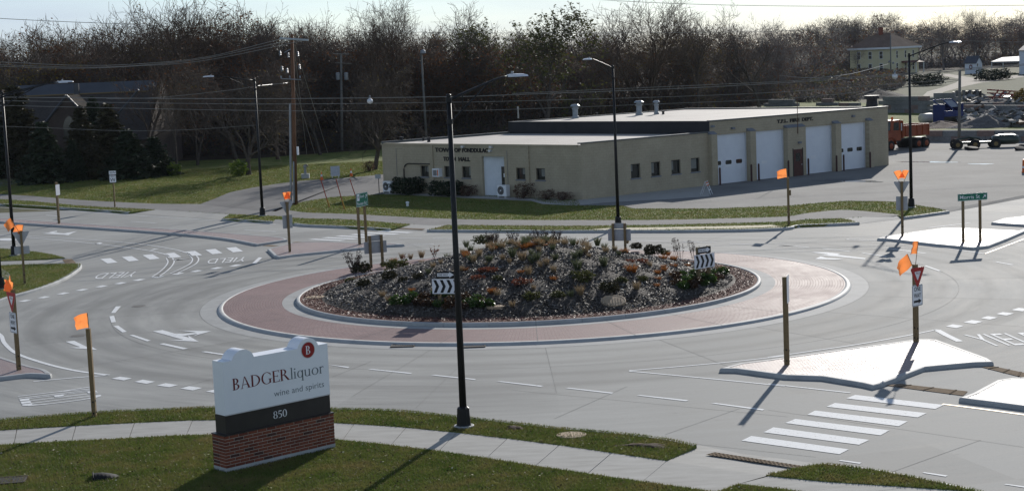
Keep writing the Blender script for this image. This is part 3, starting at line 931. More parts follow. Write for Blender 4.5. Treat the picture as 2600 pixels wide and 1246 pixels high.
for fk in (fk1, fk2, fk3, fk4, fk5):
    kerb_line(smooth_line(fk, 3), far_lawn, side=1, w=0.18, h=0.15)
z_ = .125
def sheet(name, polypx, m, z=0.126, parent=None):
    o = MB().flat(polypx, z).build(name, m, parent)
    return S(o) if parent is None else o
path_up = smooth_line([gp(-420, 478, z_)] + GL(M1, [(0,187),(520,225),(1000,249),(1310,252),(1640,262),(1800,272)], z_) + GL(M2, [(300,305),(600,316),(1250,348),(1800,356)], z_) + GL(M3, [(350,356),(900,356),(1500,343),(1800,332)], z_) + GL(M4, [(250,312),(480,290),(700,304),(862,322)], z_), 3)
path_lo = smooth_line([gp(-420, 490, z_)] + GL(M1, [(0,220),(520,262),(1020,288),(1520,318),(1800,330)], z_) + GL(M2, [(300,345),(600,352),(1015,383),(1250,388),(1800,392)], z_) + GL(M3, [(350,394),(900,388),(1500,374),(1800,366)], z_) + GL(M4, [(250,352),(480,345),(600,338),(820,330)], z_), 3)
mt_path = mat('path asphalt', (0.14, 0.137, 0.133), (0.195, 0.19, 0.183), scale=0.5, rough=0.9, spec=0.15, pos=True, fine=0.12, fscale=14, bump=0.2, bscale=35)
path = sheet('path', path_up + path_lo[::-1], mt_path, 0.124)
drive_poly = (GL(M1, [(1310,251),(1400,218),(1500,176),(1650,145),(1800,122)], z_) + GL(M2, [(140,120),(300,100),(560,83),(700,72),(835,58),(850,90),(840,188),(700,195),(500,207),(330,232),(250,252),(180,290),(100,300)], z_) + GL(M1, [(1800,300),(1640,290)], z_))
drive = sheet('driveway', drive_poly, mt_asph, 0.130)
da = MB(); da.add([gp(*M1(838, 310), 0.008), gp(*M1(1447, 356), 0.008), gp(*M1(1515, 316), .126), gp(*M1(1018, 286), .126)], [(0, 1, 2, 3)])
S(da.build('driveway_apron', mt_walk))
for q, zz in (((M1, (1768,372)), None),):
    r1 = MB(); r1.add([gp(*M1(1770, 374), 0.008), gp(*M2(245, 386), 0.008), gp(*M2(215, 358), .126), gp(*M1(1800, 352), .126)], [(0, 1, 2, 3)])
    S(r1.build('kerb_ramp', mt_walk))
r2 = MB(); r2.add([gp(*M2(868, 420), 0.008), gp(*M2(1115, 428), 0.008), gp(*M2(1250, 387), .126), gp(*M2(1010, 383), .126)], [(0, 1, 2, 3)])
r2 = S(r2.build('kerb_ramp', mt_walk))
r2b = MB(); r2b.add([gp(*M2(920, 413), 0.04), gp(*M2(1085, 421), 0.04), gp(*M2(1105, 413), .065), gp(*M2(950, 407), .065)], [(0, 1, 2, 3)])
r2b.build('tactile_pad', mt_tactile, r2)
r3 = MB(); r3.add([gp(*M4(600, 380), 0.008), gp(*M4(888, 346), 0.008), gp(*M4(850, 322), .127), gp(*M4(482, 345), .127)], [(0, 1, 2, 3)])
S(r3.build('kerb_ramp', mt_walk))
# straw-covered strip behind the far kerb
straw_poly = GL(M3, [(500,418),(640,408),(1000,403),(1400,396),(1690,388),(1760,400),(1500,410),(1100,416),(700,421)], z_)
sheet('straw_strip', straw_poly, mt_straw, 0.128)
# fire-station lot: flat, falls to Morris Street along its near edge
hC, hL, hR = Vector((5.22, 119.334, 0)), Vector((-10.179, 134.129, 0)), Vector((32.105, 139.959, 0))
hu, hv = (hR - hC).normalized(), (hL - hC).normalized()
lot_near = GL(M4, [(1112,280),(1300,262),(1500,228),(1671,195),(2000,130)], .118)
lot_poly = GL(M3, [(440,262),(720,262),(800,282),(1300,282),(1800,264)], .118) + GL(M4, [(250,252),(500,232),(700,233),(850,237),(980,262),(1112,280)], .118) + lot_near[1:] + [Vector((120, 175, 0)), Vector((95, 162, 0)), Vector((50.5, 165.5, 0)), Vector((42, 172, 0)), Vector((36, 176, 0)), hR + hv * 4, hR + hv * 0.5 - hu * 0.3, hC + hv * 0.4]
lot = sheet('parking_lot', lot_poly, mt_lot, 0.122)
la = MB()
edge = [gp(*M4(x, y), 0.006) for x, y in ((1185,303),(1330,278),(1520,242),(1680,212),(2000,150))]
la.add(edge + [p + Vector((0, 0, 0.003)) for p in lot_near], [(i, i + 1, 6 + i, 5 + i) for i in range(4)])
la.build('lot_apron', mt_lot, lot)
S(MB().flat(GL(M2, [(838,187),(1000,194),(1800,232)], .13) + GL(M3, [(200,252),(420,262),(600,243),(720,236),(1000,222),(1290,202)], .13) + [hC + hu * 13.2 + hv * 0.3, hC + hv * 0.3, hL + hu * 0.3], 0.134).build('walkway', mt_walk))
# puddles and ice on the lot
mt_wet = mat('standing water', (0.30, 0.30, 0.29), (0.36, 0.36, 0.35), scale=2, rough=0.10, spec=0.7, pos=True, bump=0.04, bscale=9)
def blob(c, cx, cy, rx, ry, seed, n=26):
    r_ = random.Random(seed)
    ph = [r_.uniform(0, 6.28) for _ in range(4)]
    out = []
    for k in range(n):
        a = 2 * math.pi * k / n
        q = 1 + 0.28 * math.sin(2 * a + ph[0]) + 0.2 * math.sin(3 * a + ph[1]) + 0.13 * math.sin(5 * a + ph[2])
        out.append(gp(*c(cx + rx * q * math.cos(a), cy + ry * q * math.sin(a)), .122))
    return out
for c, cx, cy, rx, ry, s_ in ((M4, 620, 104, 105, 7, 1), (T4, 1030, 1058, 190, 3.2, 2), (T4, 1390, 1071, 62, 3.0, 3)):
    MB().flat(blob(c, cx, cy, rx, ry, s_), 0.127).build('puddle', mt_wet, lot)
MB().flat(blob(M4, 430, 98, 140, 7, 5), 0.1255).build('oil_stain', mat('oil stain', (0.05, 0.05, 0.05), (0.12, 0.12, 0.12), scale=1.5, rough=0.7, pos=True), lot)
mt_wfloor = mat('leaf litter', (0.03, 0.022, 0.014), (0.065, 0.045, 0.028), scale=0.5, rough=0.95, spec=0.1, pos=True, fine=0.3, fscale=4)
sheet('woodland_floor', [flat0(-400, 198), flat0(400, 192), flat0(640, 190), flat0(900, 197), flat0(1300, 205), flat0(1700, 236), flat0(1930, 280), flat0(2120, 440), flat0(2150, 520), flat0(2330, 520), flat0(2800, 520), flat0(3000, 900), flat0(-800, 900)], mt_wfloor, 0.135)
# far drive up to the house
mt_gravel = mat('gravel drive', (0.22, 0.19, 0.15), (0.33, 0.29, 0.235), scale=0.4, rough=0.95, pos=True, fine=0.2, fscale=3)
sheet('gravel_drive', [gp(*T4(x, y), 0) for x, y in ((1010,628),(1040,600),(1140,572),(1230,540),(1250,518),(1160,498),(1080,486),(1180,484),(1310,505),(1390,516),(1480,512),(1660,487),(1671,502),(1500,530),(1400,540),(1280,566),(1150,602),(1090,632))], mt_gravel, 0.02)
mt_field = mat('green field', (0.04, 0.055, 0.02), (0.085, 0.085, 0.04), scale=0.08, rough=0.95, spec=0.1, pos=True, fine=0.25, fscale=1.5)
sheet('field', [gp(*T4(x, y), 0) for x, y in ((860,640),(900,560),(1000,500),(1100,470),(1300,472),(1671,455),(2200,440),(2200,640),(1671,640))], mt_field, 0.005)
# grass blades: uncountable
def in_poly(px, py, poly):
    x = np.array([p.x for p in poly]); y = np.array([p.y for p in poly])
    ins = np.zeros(len(px), bool)
    j = len(poly) - 1
    for i in range(len(poly)):
        c = ((y[i] > py) != (y[j] > py)) & (px < (x[j] - x[i]) * (py - y[i]) / (y[j] - y[i] + 1e-12) + x[i])
        ins ^= c
        j = i
    return ins
mt_blade = leaf_mat('grass blade', (0.074, 0.122, 0.02), (0.235, 0.195, 0.07), trans=0.35, rough=0.6, spec=0.2, c3=(0.142, 0.172, 0.038), scale=0.8)
mt_blade2 = leaf_mat('dry grass blade', (0.14, 0.115, 0.05), (0.20, 0.165, 0.08), trans=0.3, rough=0.7, spec=0.15)
def blades(name, areas, label, seed, width=0.012, exclude=()):
    r_ = np.random.default_rng(seed)
    PX, PY, PZ, H = [], [], [], []
    for poly, z, den, hgt in areas:
        x0, x1 = min(p.x for p in poly), max(p.x for p in poly)
        y0, y1 = min(p.y for p in poly), max(p.y for p in poly)
        n = int((x1 - x0) * (y1 - y0) * den)
        px, py = r_.uniform(x0, x1, n), r_.uniform(y0, y1, n)
        # keep to what the picture can hold: a little wider than the view
        vis = (np.abs(px) < 0.34 * py + 2.0)
        px, py = px[vis], py[vis]
        ok = in_poly(px, py, poly)
        for ex in exclude:
            ok &= ~in_poly(px, py, ex)
        px, py = px[ok], py[ok]
        PX.append(px); PY.append(py); PZ.append(np.full(len(px), z)); H.append(r_.uniform(0.45, 1.25, len(px)) * hgt)
    px, py, pz, hh = map(np.concatenate, (PX, PY, PZ, H))
    n = len(px)
    a = r_.uniform(0, 2 * np.pi, n); ln = r_.normal(0, 0.55, (n, 2)) * hh[:, None]
    w = width * r_.uniform(0.7, 1.4, n)
    V = np.empty((n, 3, 3), np.float32)
    V[:, 0] = np.stack([px - np.cos(a) * w, py - np.sin(a) * w, pz - 0.01], 1)
    V[:, 1] = np.stack([px + np.cos(a) * w, py + np.sin(a) * w, pz - 0.01], 1)
    V[:, 2] = np.stack([px + ln[:, 0], py + ln[:, 1], pz + hh], 1)
    mi = (r_.uniform(0, 1, n) < 0.17).astype(np.int32)
    me = np_mesh(name, V.reshape(-1, 3), np.arange(n * 3), 3, [mt_blade, mt_blade2], mi)
    return link(name, me, None, label=label, cat='grass', kind='stuff')
blades('grass', [g for g in GRASS], 'short green mown grass beside the sidewalks and under the business sign', 11)
far_areas = [(plat[:-6] + [Vector((5.5, 122, 0)), Vector((-10, 139, 0)), Vector((-10, 175, 0)), Vector((-60, 175, 0)), Vector((-60, 128, 0))], 0.118, 110, 0.07)]
blades('grass', far_areas, 'shaded green lawn between the far road and the town hall', 12, width=0.03, exclude=(path_up + path_lo[::-1], drive_poly, lot_poly, straw_poly, GL(M2, [(838,170),(1000,180),(1800,215)], .13) + GL(M3, [(200,240),(420,264),(200,256)], .13) + GL(M2, [(1800,238),(1000,200),(838,193)], .13)))

# fallen leaves and pale bits lying in the near grass
def litter():
    r_ = np.random.default_rng(31)
    px, py = r_.uniform(-18, 14, 9000), r_.uniform(36.5, 54, 9000)
    ok = np.zeros(len(px), bool)
    for poly, z, den, hgt in GRASS[:3]:
        ok |= in_poly(px, py, poly)
    ok &= np.abs(px) < 0.33 * py
    px, py = px[ok], py[ok]
    n = len(px)
    e = r_.normal(0, 1, (n, 3)); e[:, 2] *= 0.35; e /= np.linalg.norm(e, axis=1, keepdims=True)
    f = r_.normal(0, 1, (n, 3)); f[:, 2] *= 0.35; f -= e * (f * e).sum(1, keepdims=True); f /= np.linalg.norm(f, axis=1, keepdims=True)
    P = np.stack([px, py, np.full(n, 0.165)], 1); s = r_.uniform(0.015, 0.04, (n, 1))
    V = np.stack([P - e * s, P + f * s * 0.7, P + e * s, P - f * s * 0.7], 1).reshape(-1, 3)
    me = np_mesh('fallen_leaves', V, np.arange(n * 4), 4, [mt_blade2, mt_straw, mt_soil], r_.choice(3, n, p=[0.5, 0.12, 0.38]))
    link('fallen_leaves', me, None, label='small dry leaves and bits scattered in the near grass', cat='leaf litter', kind='stuff')
litter()
# ================================================================ STREET FURNITURE
# ---- street lights
def street_light(base, arm, rise, label, h=9.67):
    t = thing('street_light', label, 'street light', base, 0, 'black davit street lights round the junction')
    MB().lathe([(0.30, 0.0), (0.30, 0.05), (0.27, 0.06)], 20).build('footing', mt_kerb, t)
    b = MB()
    oct_ = lambda r, z: [(r * math.cos(math.pi / 8 + k * math.pi / 4), r * math.sin(math.pi / 8 + k * math.pi / 4), z) for k in range(8)]
    rings = [(0.235, 0.06), (0.215, 0.10), (0.19, 0.50), (0.185, 0.56), (0.13, 0.60)]
    for r, z in rings:
        b.v.extend(oct_(r, z))
    for i in range(len(rings) - 1):
        for k in range(8):
            b.f.append((i * 8 + k, i * 8 + (k + 1) % 8, (i + 1) * 8 + (k + 1) % 8, (i + 1) * 8 + k)); b.mi.append(0)
    b.f.append(tuple(range(32, 40))); b.mi.append(0)
    b.build('base_shroud', mt_black, t)
    MB().tube([(0, 0, 0.55), (0, 0, h * 0.5), (0, 0, h)], [0.107, 0.088, 0.066], 14).build('pole', mt_black, t, smooth=True)
    MB().lathe([(0.075, h - 0.01), (0.075, h + 0.03), (0.04, h + 0.06)], 14).build('pole_cap', mt_black, t)
    d = Vector((arm[0], arm[1], 0)); L_ = d.length; d.normalize()
    up = lambda s, z: d * s + Vector((0, 0, z))
    pts = [up(0.06, h - 0.10)] + [up(s * L_, h - 0.10 + rise * e_) for s, e_ in ((0.2, 0.22), (0.4, 0.45), (0.6, 0.68), (0.75, 0.85), (0.84, 0.94), (0.92, 0.985), (1.0, 1.0))]
    MB().tube(pts, [0.04, 0.04, 0.038, 0.036, 0.034, 0.032, 0.031, 0.03], 10).build('arm', mt_black, t, smooth=True)
    MB().tube([up(0.06, h - 0.72), up(L_ * 0.66, h - 0.10 + rise * 0.73)], 0.022, 8).build('brace', mt_black, t)
    MB().tube([up(L_ * 0.22, h - 0.10 + rise * 0.24), up(L_ * 0.22, h - 0.48)], 0.016, 6).build('tie', mt_black, t)
    for z in (h - 0.10, h - 0.72):
        MB().lathe([(0.09, z - 0.07), (0.09, z + 0.07)], 14).build('clamp', mt_black, t)
    e = pts[-1]
    side = Vector((-d.y, d.x, 0))
    lm = MB()
    prof = [(-0.05, 0.045, 0.05), (0.10, 0.10, 0.07), (0.2, 0.155, 0.075), (0.55, 0.165, 0.06), (0.68, 0.14, 0.035), (0.72, 0.08, 0.02)]
    for s, w, hh in prof:
        c = e + d * s
        for q, zz in ((-1, -0.02), (-0.75, hh * 0.8), (-0.3, hh), (0.3, hh), (0.75, hh * 0.8), (1, -0.02)):
            lm.v.append(tuple(c + side * (w * q) + Vector((0, 0, zz))))
    for i in range(len(prof) - 1):
        for k in range(6):
            lm.f.append((i * 6 + k, i * 6 + (k + 1) % 6, (i + 1) * 6 + (k + 1) % 6, (i + 1) * 6 + k)); lm.mi.append(0)
    lm.f += [tuple(range(6)), tuple(range(35, 29, -1))]; lm.mi += [0, 0]
    lum = lm.build('luminaire', mt_lum, t)
    c = e + d * 0.16
    MB().lathe([(0.04, 0.07), (0.04, 0.13), (0.03, 0.145)], 10, (c.x, c.y, c.z)).build('photocell', mt_galv, lum)
    return t
street_light(gp(1178, 1083, .12), (1.72, 1.60), 0.56, 'black street light standing in the verge just right of the business sign', h=9.56)
street_light(gp(1570, 574, .12), (-1.40, -1.89), 0.58, 'black street light behind the planted mound in front of the hall wall')
street_light(gp(667, 548, .12), (-2.63, -1.55), 0.40, 'black street light by the driveway with its arm pointing left')
street_light(gp(2314, 527, .12), (2.09, -1.78), 0.72, 'black street light on the grass point beside the fire station lot', h=9.6)
street_light(gp(37, 649, .12), (2.95, 0.78), 0.52, 'black street light on the lawn at the left edge, farther of two')
street_light(gp(2, 734, .12), (3.15, 2.02), 0.80, 'black street light cut by the left edge of the photo, nearer of two', h=9.5)

# ---- signs on timber posts (local frame: plate faces -Y)
PH = 0.15
def sign(name, label, cat, base, theta, group='timber sign posts at the junction'):
    return thing(name, label, cat, base, math.radians(theta), group)
def post(t, x, h, y=0.0, s=(0.10, 0.14), lean=0.0, z0=-0.3):
    b = MB().box((x, y, (h + z0) / 2), (s[0], s[1], h - z0))
    p_ = b.build('post', mt_wood, t)
    bb = MB()
    for zz in (0.12, 0.48):
        bb.tube([(x, y - s[1] / 2 - 0.012, zz), (x, y + s[1] / 2 + 0.012, zz)], 0.03, 8)
        bb.tube([(x - s[0] / 2 - 0.012, y, zz + 0.03), (x + s[0] / 2 + 0.012, y, zz + 0.03)], 0.03, 8)
    bb.build('breakaway_holes', mt_blackp, p_)
    return p_
def plate_poly(t, name, poly, z0, y, m, th=0.006, back=mt_alu, parent=None):
    """poly in (x, z) seen from the front; thin aluminium plate, face colour on the front"""
    n = len(poly)
    a = sum(poly[i][0] * poly[(i + 1) % n][1] - poly[(i + 1) % n][0] * poly[i][1] for i in range(n))
    if a < 0:
        poly = poly[::-1]
    vs = [(p[0], y, z0 + p[1]) for p in poly] + [(p[0], y + th, z0 + p[1]) for p in poly]
    b = MB()
    b.add(vs, [tuple(range(n))], 0)
    b.add(vs, [tuple(range(2 * n - 1, n - 1, -1))] + [(i, n + i, n + (i + 1) % n, (i + 1) % n) for i in range(n)], 1)
    return b.build(name, [m, back], parent or t)
def rrect(w, h, r, x=0, z=0, n=4):
    out = []
    for cx, cz, a0 in ((w / 2 - r, h / 2 - r, 0), (-w / 2 + r, h / 2 - r, 90), (-w / 2 + r, -h / 2 + r, 180), (w / 2 - r, -h / 2 + r, 270)):
        for k in range(n + 1):
            a = math.radians(a0 + 90 * k / n)
            out.append((x + cx + r * math.cos(a), z + cz + r * math.sin(a)))
    return out
def decal(t, name, polys, z0, y, m, parent=None):
    b = MB()
    for poly in polys:
        n = len(poly)
        a = sum(poly[i][0] * poly[(i + 1) % n][1] - poly[(i + 1) % n][0] * poly[i][1] for i in range(n))
        if a < 0:
            poly = poly[::-1]
        b.add([(p[0], y, z0 + p[1]) for p in poly], [tuple(range(n))])
    return b.build(name, m, parent or t)
def wall_text(s, w, h, x, z, y, offset=0.0, depth=0.0):
    """lettering in an upright plane, x centre, z baseline, facing -Y"""
    uv, fs, asp = text_geo(s, offset)
    b = MB()
    vs = [(x + (u - 0.5) * w, y, z + v * h) for u, v in uv]
    b.add(vs, fs)
    if depth:
        cnt = {}
        for f in fs:
            for i in range(len(f)):
                e = (f[i], f[(i + 1) % len(f)])
                k = tuple(sorted(e))
                cnt.setdefault(k, []).append(e)
        side = []
        n = len(vs)
        b.add([(p[0], p[1] + depth, p[2]) for p in vs], [])
        for k, es in cnt.items():
            if len(es) == 1:
                i, j = es[0]
                side.append((i, n + i, n + j, j))
        b.f.extend(side); b.mi.extend([0] * len(side))
    return b
def yield_plate(t, z, y, face=True, s=0.91, name='yield_plate'):
    hh = s * 0.866
    def tri(k, dz=0.0):
        w, r = s * k, 0.05 * k
        pts = []
        C = [(-w / 2, hh * k / 3 + dz), (0, -hh * k * 2 / 3 + dz), (w / 2, hh * k / 3 + dz)]
        for i in range(3):
            p, a, b_ = Vector(C[i]), Vector(C[i - 1]), Vector(C[(i + 1) % 3])
            pts += [tuple(p + (a - p).normalized() * r * 1.7), tuple(p + ((a - p).normalized() + (b_ - p).normalized()) * r * 0.62), tuple(p + (b_ - p).normalized() * r * 1.7)]
        return pts
    p = plate_poly(t, name, tri(1.0), z, y, mt_redp)
    if face:
        decal(t, 'white_field', [tri(0.44)], z, y - 0.002, mt_white, p)
        wall_text('YIELD', 0.24, 0.075, 0, z + 0.01, y - 0.004, 0.01).build('legend', mt_redp, p)
    return p
def oneway_plate(t, z, y, w=0.61, h=0.76, face=True):
    p = plate_poly(t, 'one_way_plate', rrect(w, h, 0.05), z, y, mt_white)
    if face:
        fr = MB()
        o, i = rrect(w - 0.03, h - 0.03, 0.045), rrect(w - 0.06, h - 0.06, 0.04)
        n = len(o)
        fr.add([(q[0], y - 0.002, z + q[1]) for q in o + i], [(k, (k + 1) % n, n + (k + 1) % n, n + k) for k in range(n)])
        fr.build('border', mt_blackp, p)
        wall_text('ONE', 0.38, 0.16, 0, z + 0.15, y - 0.004, 0.012).build('legend', mt_blackp, p)
        wall_text('WAY', 0.40, 0.16, 0, z - 0.08, y - 0.004, 0.012).build('legend', mt_blackp, p)
        decal(t, 'arrow', [[(-0.22, -0.25), (0.06, -0.25), (0.06, -0.30), (0.23, -0.21), (0.06, -0.12), (0.06, -0.17), (-0.22, -0.17)]], z, y - 0.004, mt_blackp, p)
    return p
def flag(t, root, ang, w=0.48, h=0.48, yaw=0.0, seed=0, staff=0.62):
    """vinyl flag on a short staff, rippled"""
    r_ = random.Random(seed)
    st = MB().tube([(root[0], root[1], root[2]), (root[0] + math.sin(ang) * staff, root[1], root[2] + math.cos(ang) * staff)], 0.012, 6)
    f = st.build('flag_staff', mt_wood, t)
    ax = Vector((math.sin(ang), 0, math.cos(ang)))
    side = Vector((-math.cos(ang) * math.cos(yaw), math.sin(yaw), math.sin(ang) * math.cos(yaw)))
    o = Vector(root) + ax * (staff - h)
    b = MB()
    n, m = 7, 6
    ph = r_.uniform(0, 6)
    for i in range(n + 1):
        for j in range(m + 1):
            u, v = i / n, j / m
            p = o + side * (w * u) + ax * (h * v)
            p += Vector((0.012 * math.sin(9 * v + ph), 0.075 * u * math.sin(6.5 * u + ph + 1.8 * v) + 0.02 * math.sin(11 * v + ph), -0.07 * u * u * (1 + 0.8 * v)))
            b.v.append(tuple(p))
    for i in range(n):
        for j in range(m):
            k = i * (m + 1) + j
            b.f.append((k, k + m + 1, k + m + 2, k + 1)); b.mi.append(0)
    return b.build('flag', mt_orange, t, smooth=True)
Y0 = -0.085
# left: yield seen from behind with two flags
t = sign('yield_sign', 'back of a yield sign with two orange flags on the left corner lawn', 'road sign', gp(63, 721, .12), 205)
post(t, 0, 2.75); yield_plate(t, 2.45, Y0, False); plate_poly(t, 'one_way_plate', rrect(0.76, 0.40, 0.04), 1.75, Y0, mt_white)
flag(t, (0.05, 0, 2.6), 0.45, yaw=2.7, seed=1, staff=0.95); flag(t, (-0.02, 0, 2.5), -0.25 , yaw=3.6, seed=2, staff=0.55)
# left front: yield and one-way nearly edge on
t = sign('yield_sign', 'yield and one way signs seen edge on with orange flag at far left', 'road sign', gp(48, 938, .12), -51)
post(t, 0, 2.95); yield_plate(t, 2.60, Y0); oneway_plate(t, 1.75, Y0)
flag(t, (0.1, -0.05, 2.75), -0.15, w=0.55, h=0.52, yaw=0.3, seed=3, staff=0.72); flag(t, (-0.1, -0.05, 2.6), 0.5, w=0.5, h=0.5, yaw=-0.4, seed=14, staff=0.72)
# tall post with one flag left of the business sign
t = sign('flag_post', 'timber post with one square orange flag left of the business sign', 'sign post', gp(240, 1057, .12), 0)
post(t, 0, 2.78, s=(0.13, 0.14)); flag(t, (0.03, 0, 2.55), -0.03, w=0.44, h=0.46, yaw=0.15, seed=4, staff=0.72)
# back of yield on the left crossing island
t = sign('yield_sign', 'back of a flagged yield sign on the crossing island left of the mound', 'road sign', gp(736, 639, .12), 212)
post(t, 0, 2.85); yield_plate(t, 2.62, Y0, False); plate_poly(t, 'one_way_plate', rrect(0.61, 0.76, 0.04), 1.72, Y0, mt_white)
flag(t, (0.05, 0, 2.62), 0.25, yaw=0.2, w=0.40, h=0.42, seed=5, staff=0.80); flag(t, (-0.05, 0, 2.62), -0.3, yaw=3.0, w=0.36, h=0.42, seed=6, staff=0.82)
# green guide sign, oblique
def green_sign(base, theta, w, h, zc, label, xs, arrow=True):
    t = sign('guide_sign', label, 'street sign', base, theta)
    for x in xs:
        post(t, x, zc + h / 2 - 0.05)
    p = plate_poly(t, 'sign_plate', rrect(w, h, 0.04), zc, Y0, mt_greenp)
    fr = MB()
    o, i = rrect(w - 0.02, h - 0.02, 0.04), rrect(w - 0.055, h - 0.055, 0.035)
    n = len(o)
    fr.add([(q[0], Y0 - 0.002, zc + q[1]) for q in o + i], [(k, (k + 1) % n, n + (k + 1) % n, n + k) for k in range(n)])
    fr.build('border', mt_white, p)
    return t, p
A_ = lambda x, z, s, a: [(x + s * (q[0] * math.cos(a) - q[1] * math.sin(a)), z + s * (q[0] * math.sin(a) + q[1] * math.cos(a))) for q in ((-0.5, -0.09), (0.12, -0.09), (-0.02, -0.32), (0.14, -0.32), (0.5, 0.0), (0.14, 0.32), (-0.02, 0.32), (0.12, 0.09), (-0.5, 0.09))]
b7 = (gp(915, 620, .12) + gp(928.5, 615.6, .12)) / 2
t, p = green_sign(b7, 67, 1.45, 0.80, 2.58, 'green guide sign seen obliquely on the crossing island left of the mound', (-0.42, 0.42))
decal(t, 'route_marker', [rrect(0.3, 0.4, 0.03, -0.46, 0.15)], 2.58, Y0 - 0.003, mt_white, p)
wall_text('VV', 0.2, 0.15, -0.46, 2.66, Y0 - 0.005, 0.01).build('legend', mt_blackp, p)
wall_text('South', 0.5, 0.16, 0.02, 2.70, Y0 - 0.004, 0.008).build('legend', mt_white, p)
wall_text('Pioneer Rd', 1.15, 0.19, -0.05, 2.27, Y0 - 0.004, 0.006).build('legend', mt_white, p)
decal(t, 'arrow', [A_(0.52, 2.75 - 2.58, 0.28, math.radians(60))], 2.58, Y0 - 0.004, mt_white, p)
b14 = (gp(*M4(1275, 500), .12) + gp(*M4(1392, 492), .12)) / 2
t, p = green_sign(b14, 11, 1.66, 0.38, 2.33, 'green street name sign on two posts on the bright paved island', (-0.5, 0.45))
wall_text('Morris St', 1.12, 0.19, -0.15, 2.24, Y0 - 0.004, 0.008).build('legend', mt_white, p)
decal(t, 'arrow', [A_(0.66, 0.0, 0.24, math.radians(42))], 2.33, Y0 - 0.004, mt_white, p)
# chevrons in the mound
def chevron_sign(base, theta, label, face, w=1.24, h=0.62, zb=0.35, up=0.34):
    t = sign('chevron_sign', label, 'road sign', base, theta)
    for x in (-0.32, 0.32):
        post(t, x, zb + h + up - 0.02, z0=-0.6, s=(0.11, 0.14))
    zc = zb + h / 2
    p = plate_poly(t, 'chevron_plate', rrect(w, h, 0.03), zc, Y0, mt_white)
    o = plate_poly(t, 'one_way_plate', rrect(0.80, up - 0.04, 0.025), zb + h + up / 2, Y0, mt_blackp)
    if face:
        for k in range(4):
            x0 = -0.545 + k * 0.285
            decal(t, 'chevron', [[(x0, -0.27), (x0 + 0.13, -0.27), (x0 + 0.25, 0.0), (x0 + 0.13, 0.27), (x0, 0.27), (x0 + 0.12, 0.0)]], zc, Y0 - 0.003, mt_blackp, p)
        zz = zb + h + up / 2
        decal(t, 'arrow', [[(-0.36, -0.07), (0.16, -0.07), (0.16, -0.12), (0.36, 0.0), (0.16, 0.12), (0.16, 0.07), (-0.36, 0.07)]], zz, Y0 - 0.003, mt_white, o)
        wall_text('ONE WAY', 0.44, 0.085, -0.11, zz - 0.042, Y0 - 0.006, 0.01).build('legend', mt_blackp, o)
    return t
chevron_sign(gm(1136, 770) - Vector((0, 0, 0.1)), -14, 'black and white chevron sign in the mound partly behind the nearest lamp pole', True, zb=0.52, w=1.2)
chevron_sign(gm(1787, 714), 38, 'black and white chevron sign at the right end of the planted mound', True, zb=0.6)
chevron_sign(gm(957, 672) - Vector((0, 0, 0.15)), 205, 'back of a chevron sign at the left end of the planted mound', False, zb=0.75)
chevron_sign(gm(1573, 634) - Vector((0, 0, 0.25)), 163, 'back of a chevron sign rising behind the crest of the mound', False, zb=0.72)
# right side
t = sign('flag_post', 'timber post with orange flag on the far verge before the fire station', 'sign post', gp(2003, 571, .12), 0)
post(t, 0, 2.8, s=(0.12, 0.14)); flag(t, (-0.02, 0, 2.5), -0.06, w=0.56, h=0.5, yaw=0.1, seed=7, staff=0.82)
MB().box((0.11, 0, 1.9), (0.10, 0.12, 0.32)).build('sign_edge', mt_wood, t)
t = sign('yield_sign', 'back of a yield sign with two orange flags on the bright paved island', 'road sign', gp(2291.5, 598, .12), 172)
post(t, 0, 2.95, s=(0.13, 0.14)); yield_plate(t, 2.68, Y0, False); plate_poly(t, 'one_way_plate', rrect(0.62, 0.76, 0.04), 1.75, Y0, mt_white)
flag(t, (0.0, 0, 2.7), 0.5, w=0.42, h=0.48, yaw=0.1, seed=8, staff=0.88); flag(t, (0.0, 0, 2.7), -0.45, w=0.36, h=0.48, yaw=3.1, seed=9, staff=0.90)
t = sign('sign_post', 'timber post with an edge on sign plate on the near paved island', 'sign post', gp(1998, 925, .12), 74)
post(t, 0, 2.95, s=(0.14, 0.17)); plate_poly(t, 'sign_plate', rrect(0.61, 0.92, 0.04), 2.55, -0.095, mt_white)
t = sign('yield_sign', 'red yield sign over a one way sign with orange flags, on the near paved island', 'road sign', gp(2326, 867, .12), 40)
post(t, 0, 2.75, s=(0.14, 0.15)); yield_plate(t, 2.40, Y0 - 0.02, True, 0.86); oneway_plate(t, 1.66, Y0)
flag(t, (0.0, 0, 2.6), 0.22, w=0.36, h=0.46, yaw=0.1, seed=10, staff=0.98); flag(t, (-0.05, 0, 2.55), -0.55, w=0.62, h=0.5, yaw=0.2, seed=11, staff=0.72)
t = sign('sign_post', 'timber post with a narrow sign plate on the left median island', 'sign post', gp(150, 567, .12), 78)
post(t, 0, 2.95, s=(0.14, 0.14)); plate_poly(t, 'sign_plate', rrect(0.61, 0.76, 0.04), 2.4, -0.09, mt_white)
# route marker
t = sign('route_sign', 'small white county route sign on the grass strip at the far left', 'road sign', gp(292, 526, .12), 0)
post(t, 0, 2.75, s=(0.1, 0.1)); p = plate_poly(t, 'direction_plate', rrect(0.55, 0.30, 0.03), 2.72, Y0, mt_white)
wall_text('SOUTH', 0.44, 0.15, 0, 2.65, Y0 - 0.004, 0.01).build('legend', mt_blackp, p)
p = plate_poly(t, 'route_plate', rrect(0.56, 0.60, 0.03), 2.23, Y0, mt_blackp)
decal(t, 'white_field', [rrect(0.5, 0.54, 0.03)], 2.23, Y0 - 0.002, mt_white, p)
wall_text('COUNTY', 0.38, 0.09, 0, 2.37, Y0 - 0.004, 0.006).build('legend', mt_blackp, p)
wall_text('VV', 0.40, 0.27, 0, 2.02, Y0 - 0.004, 0.02).build('legend', mt_blackp, p)

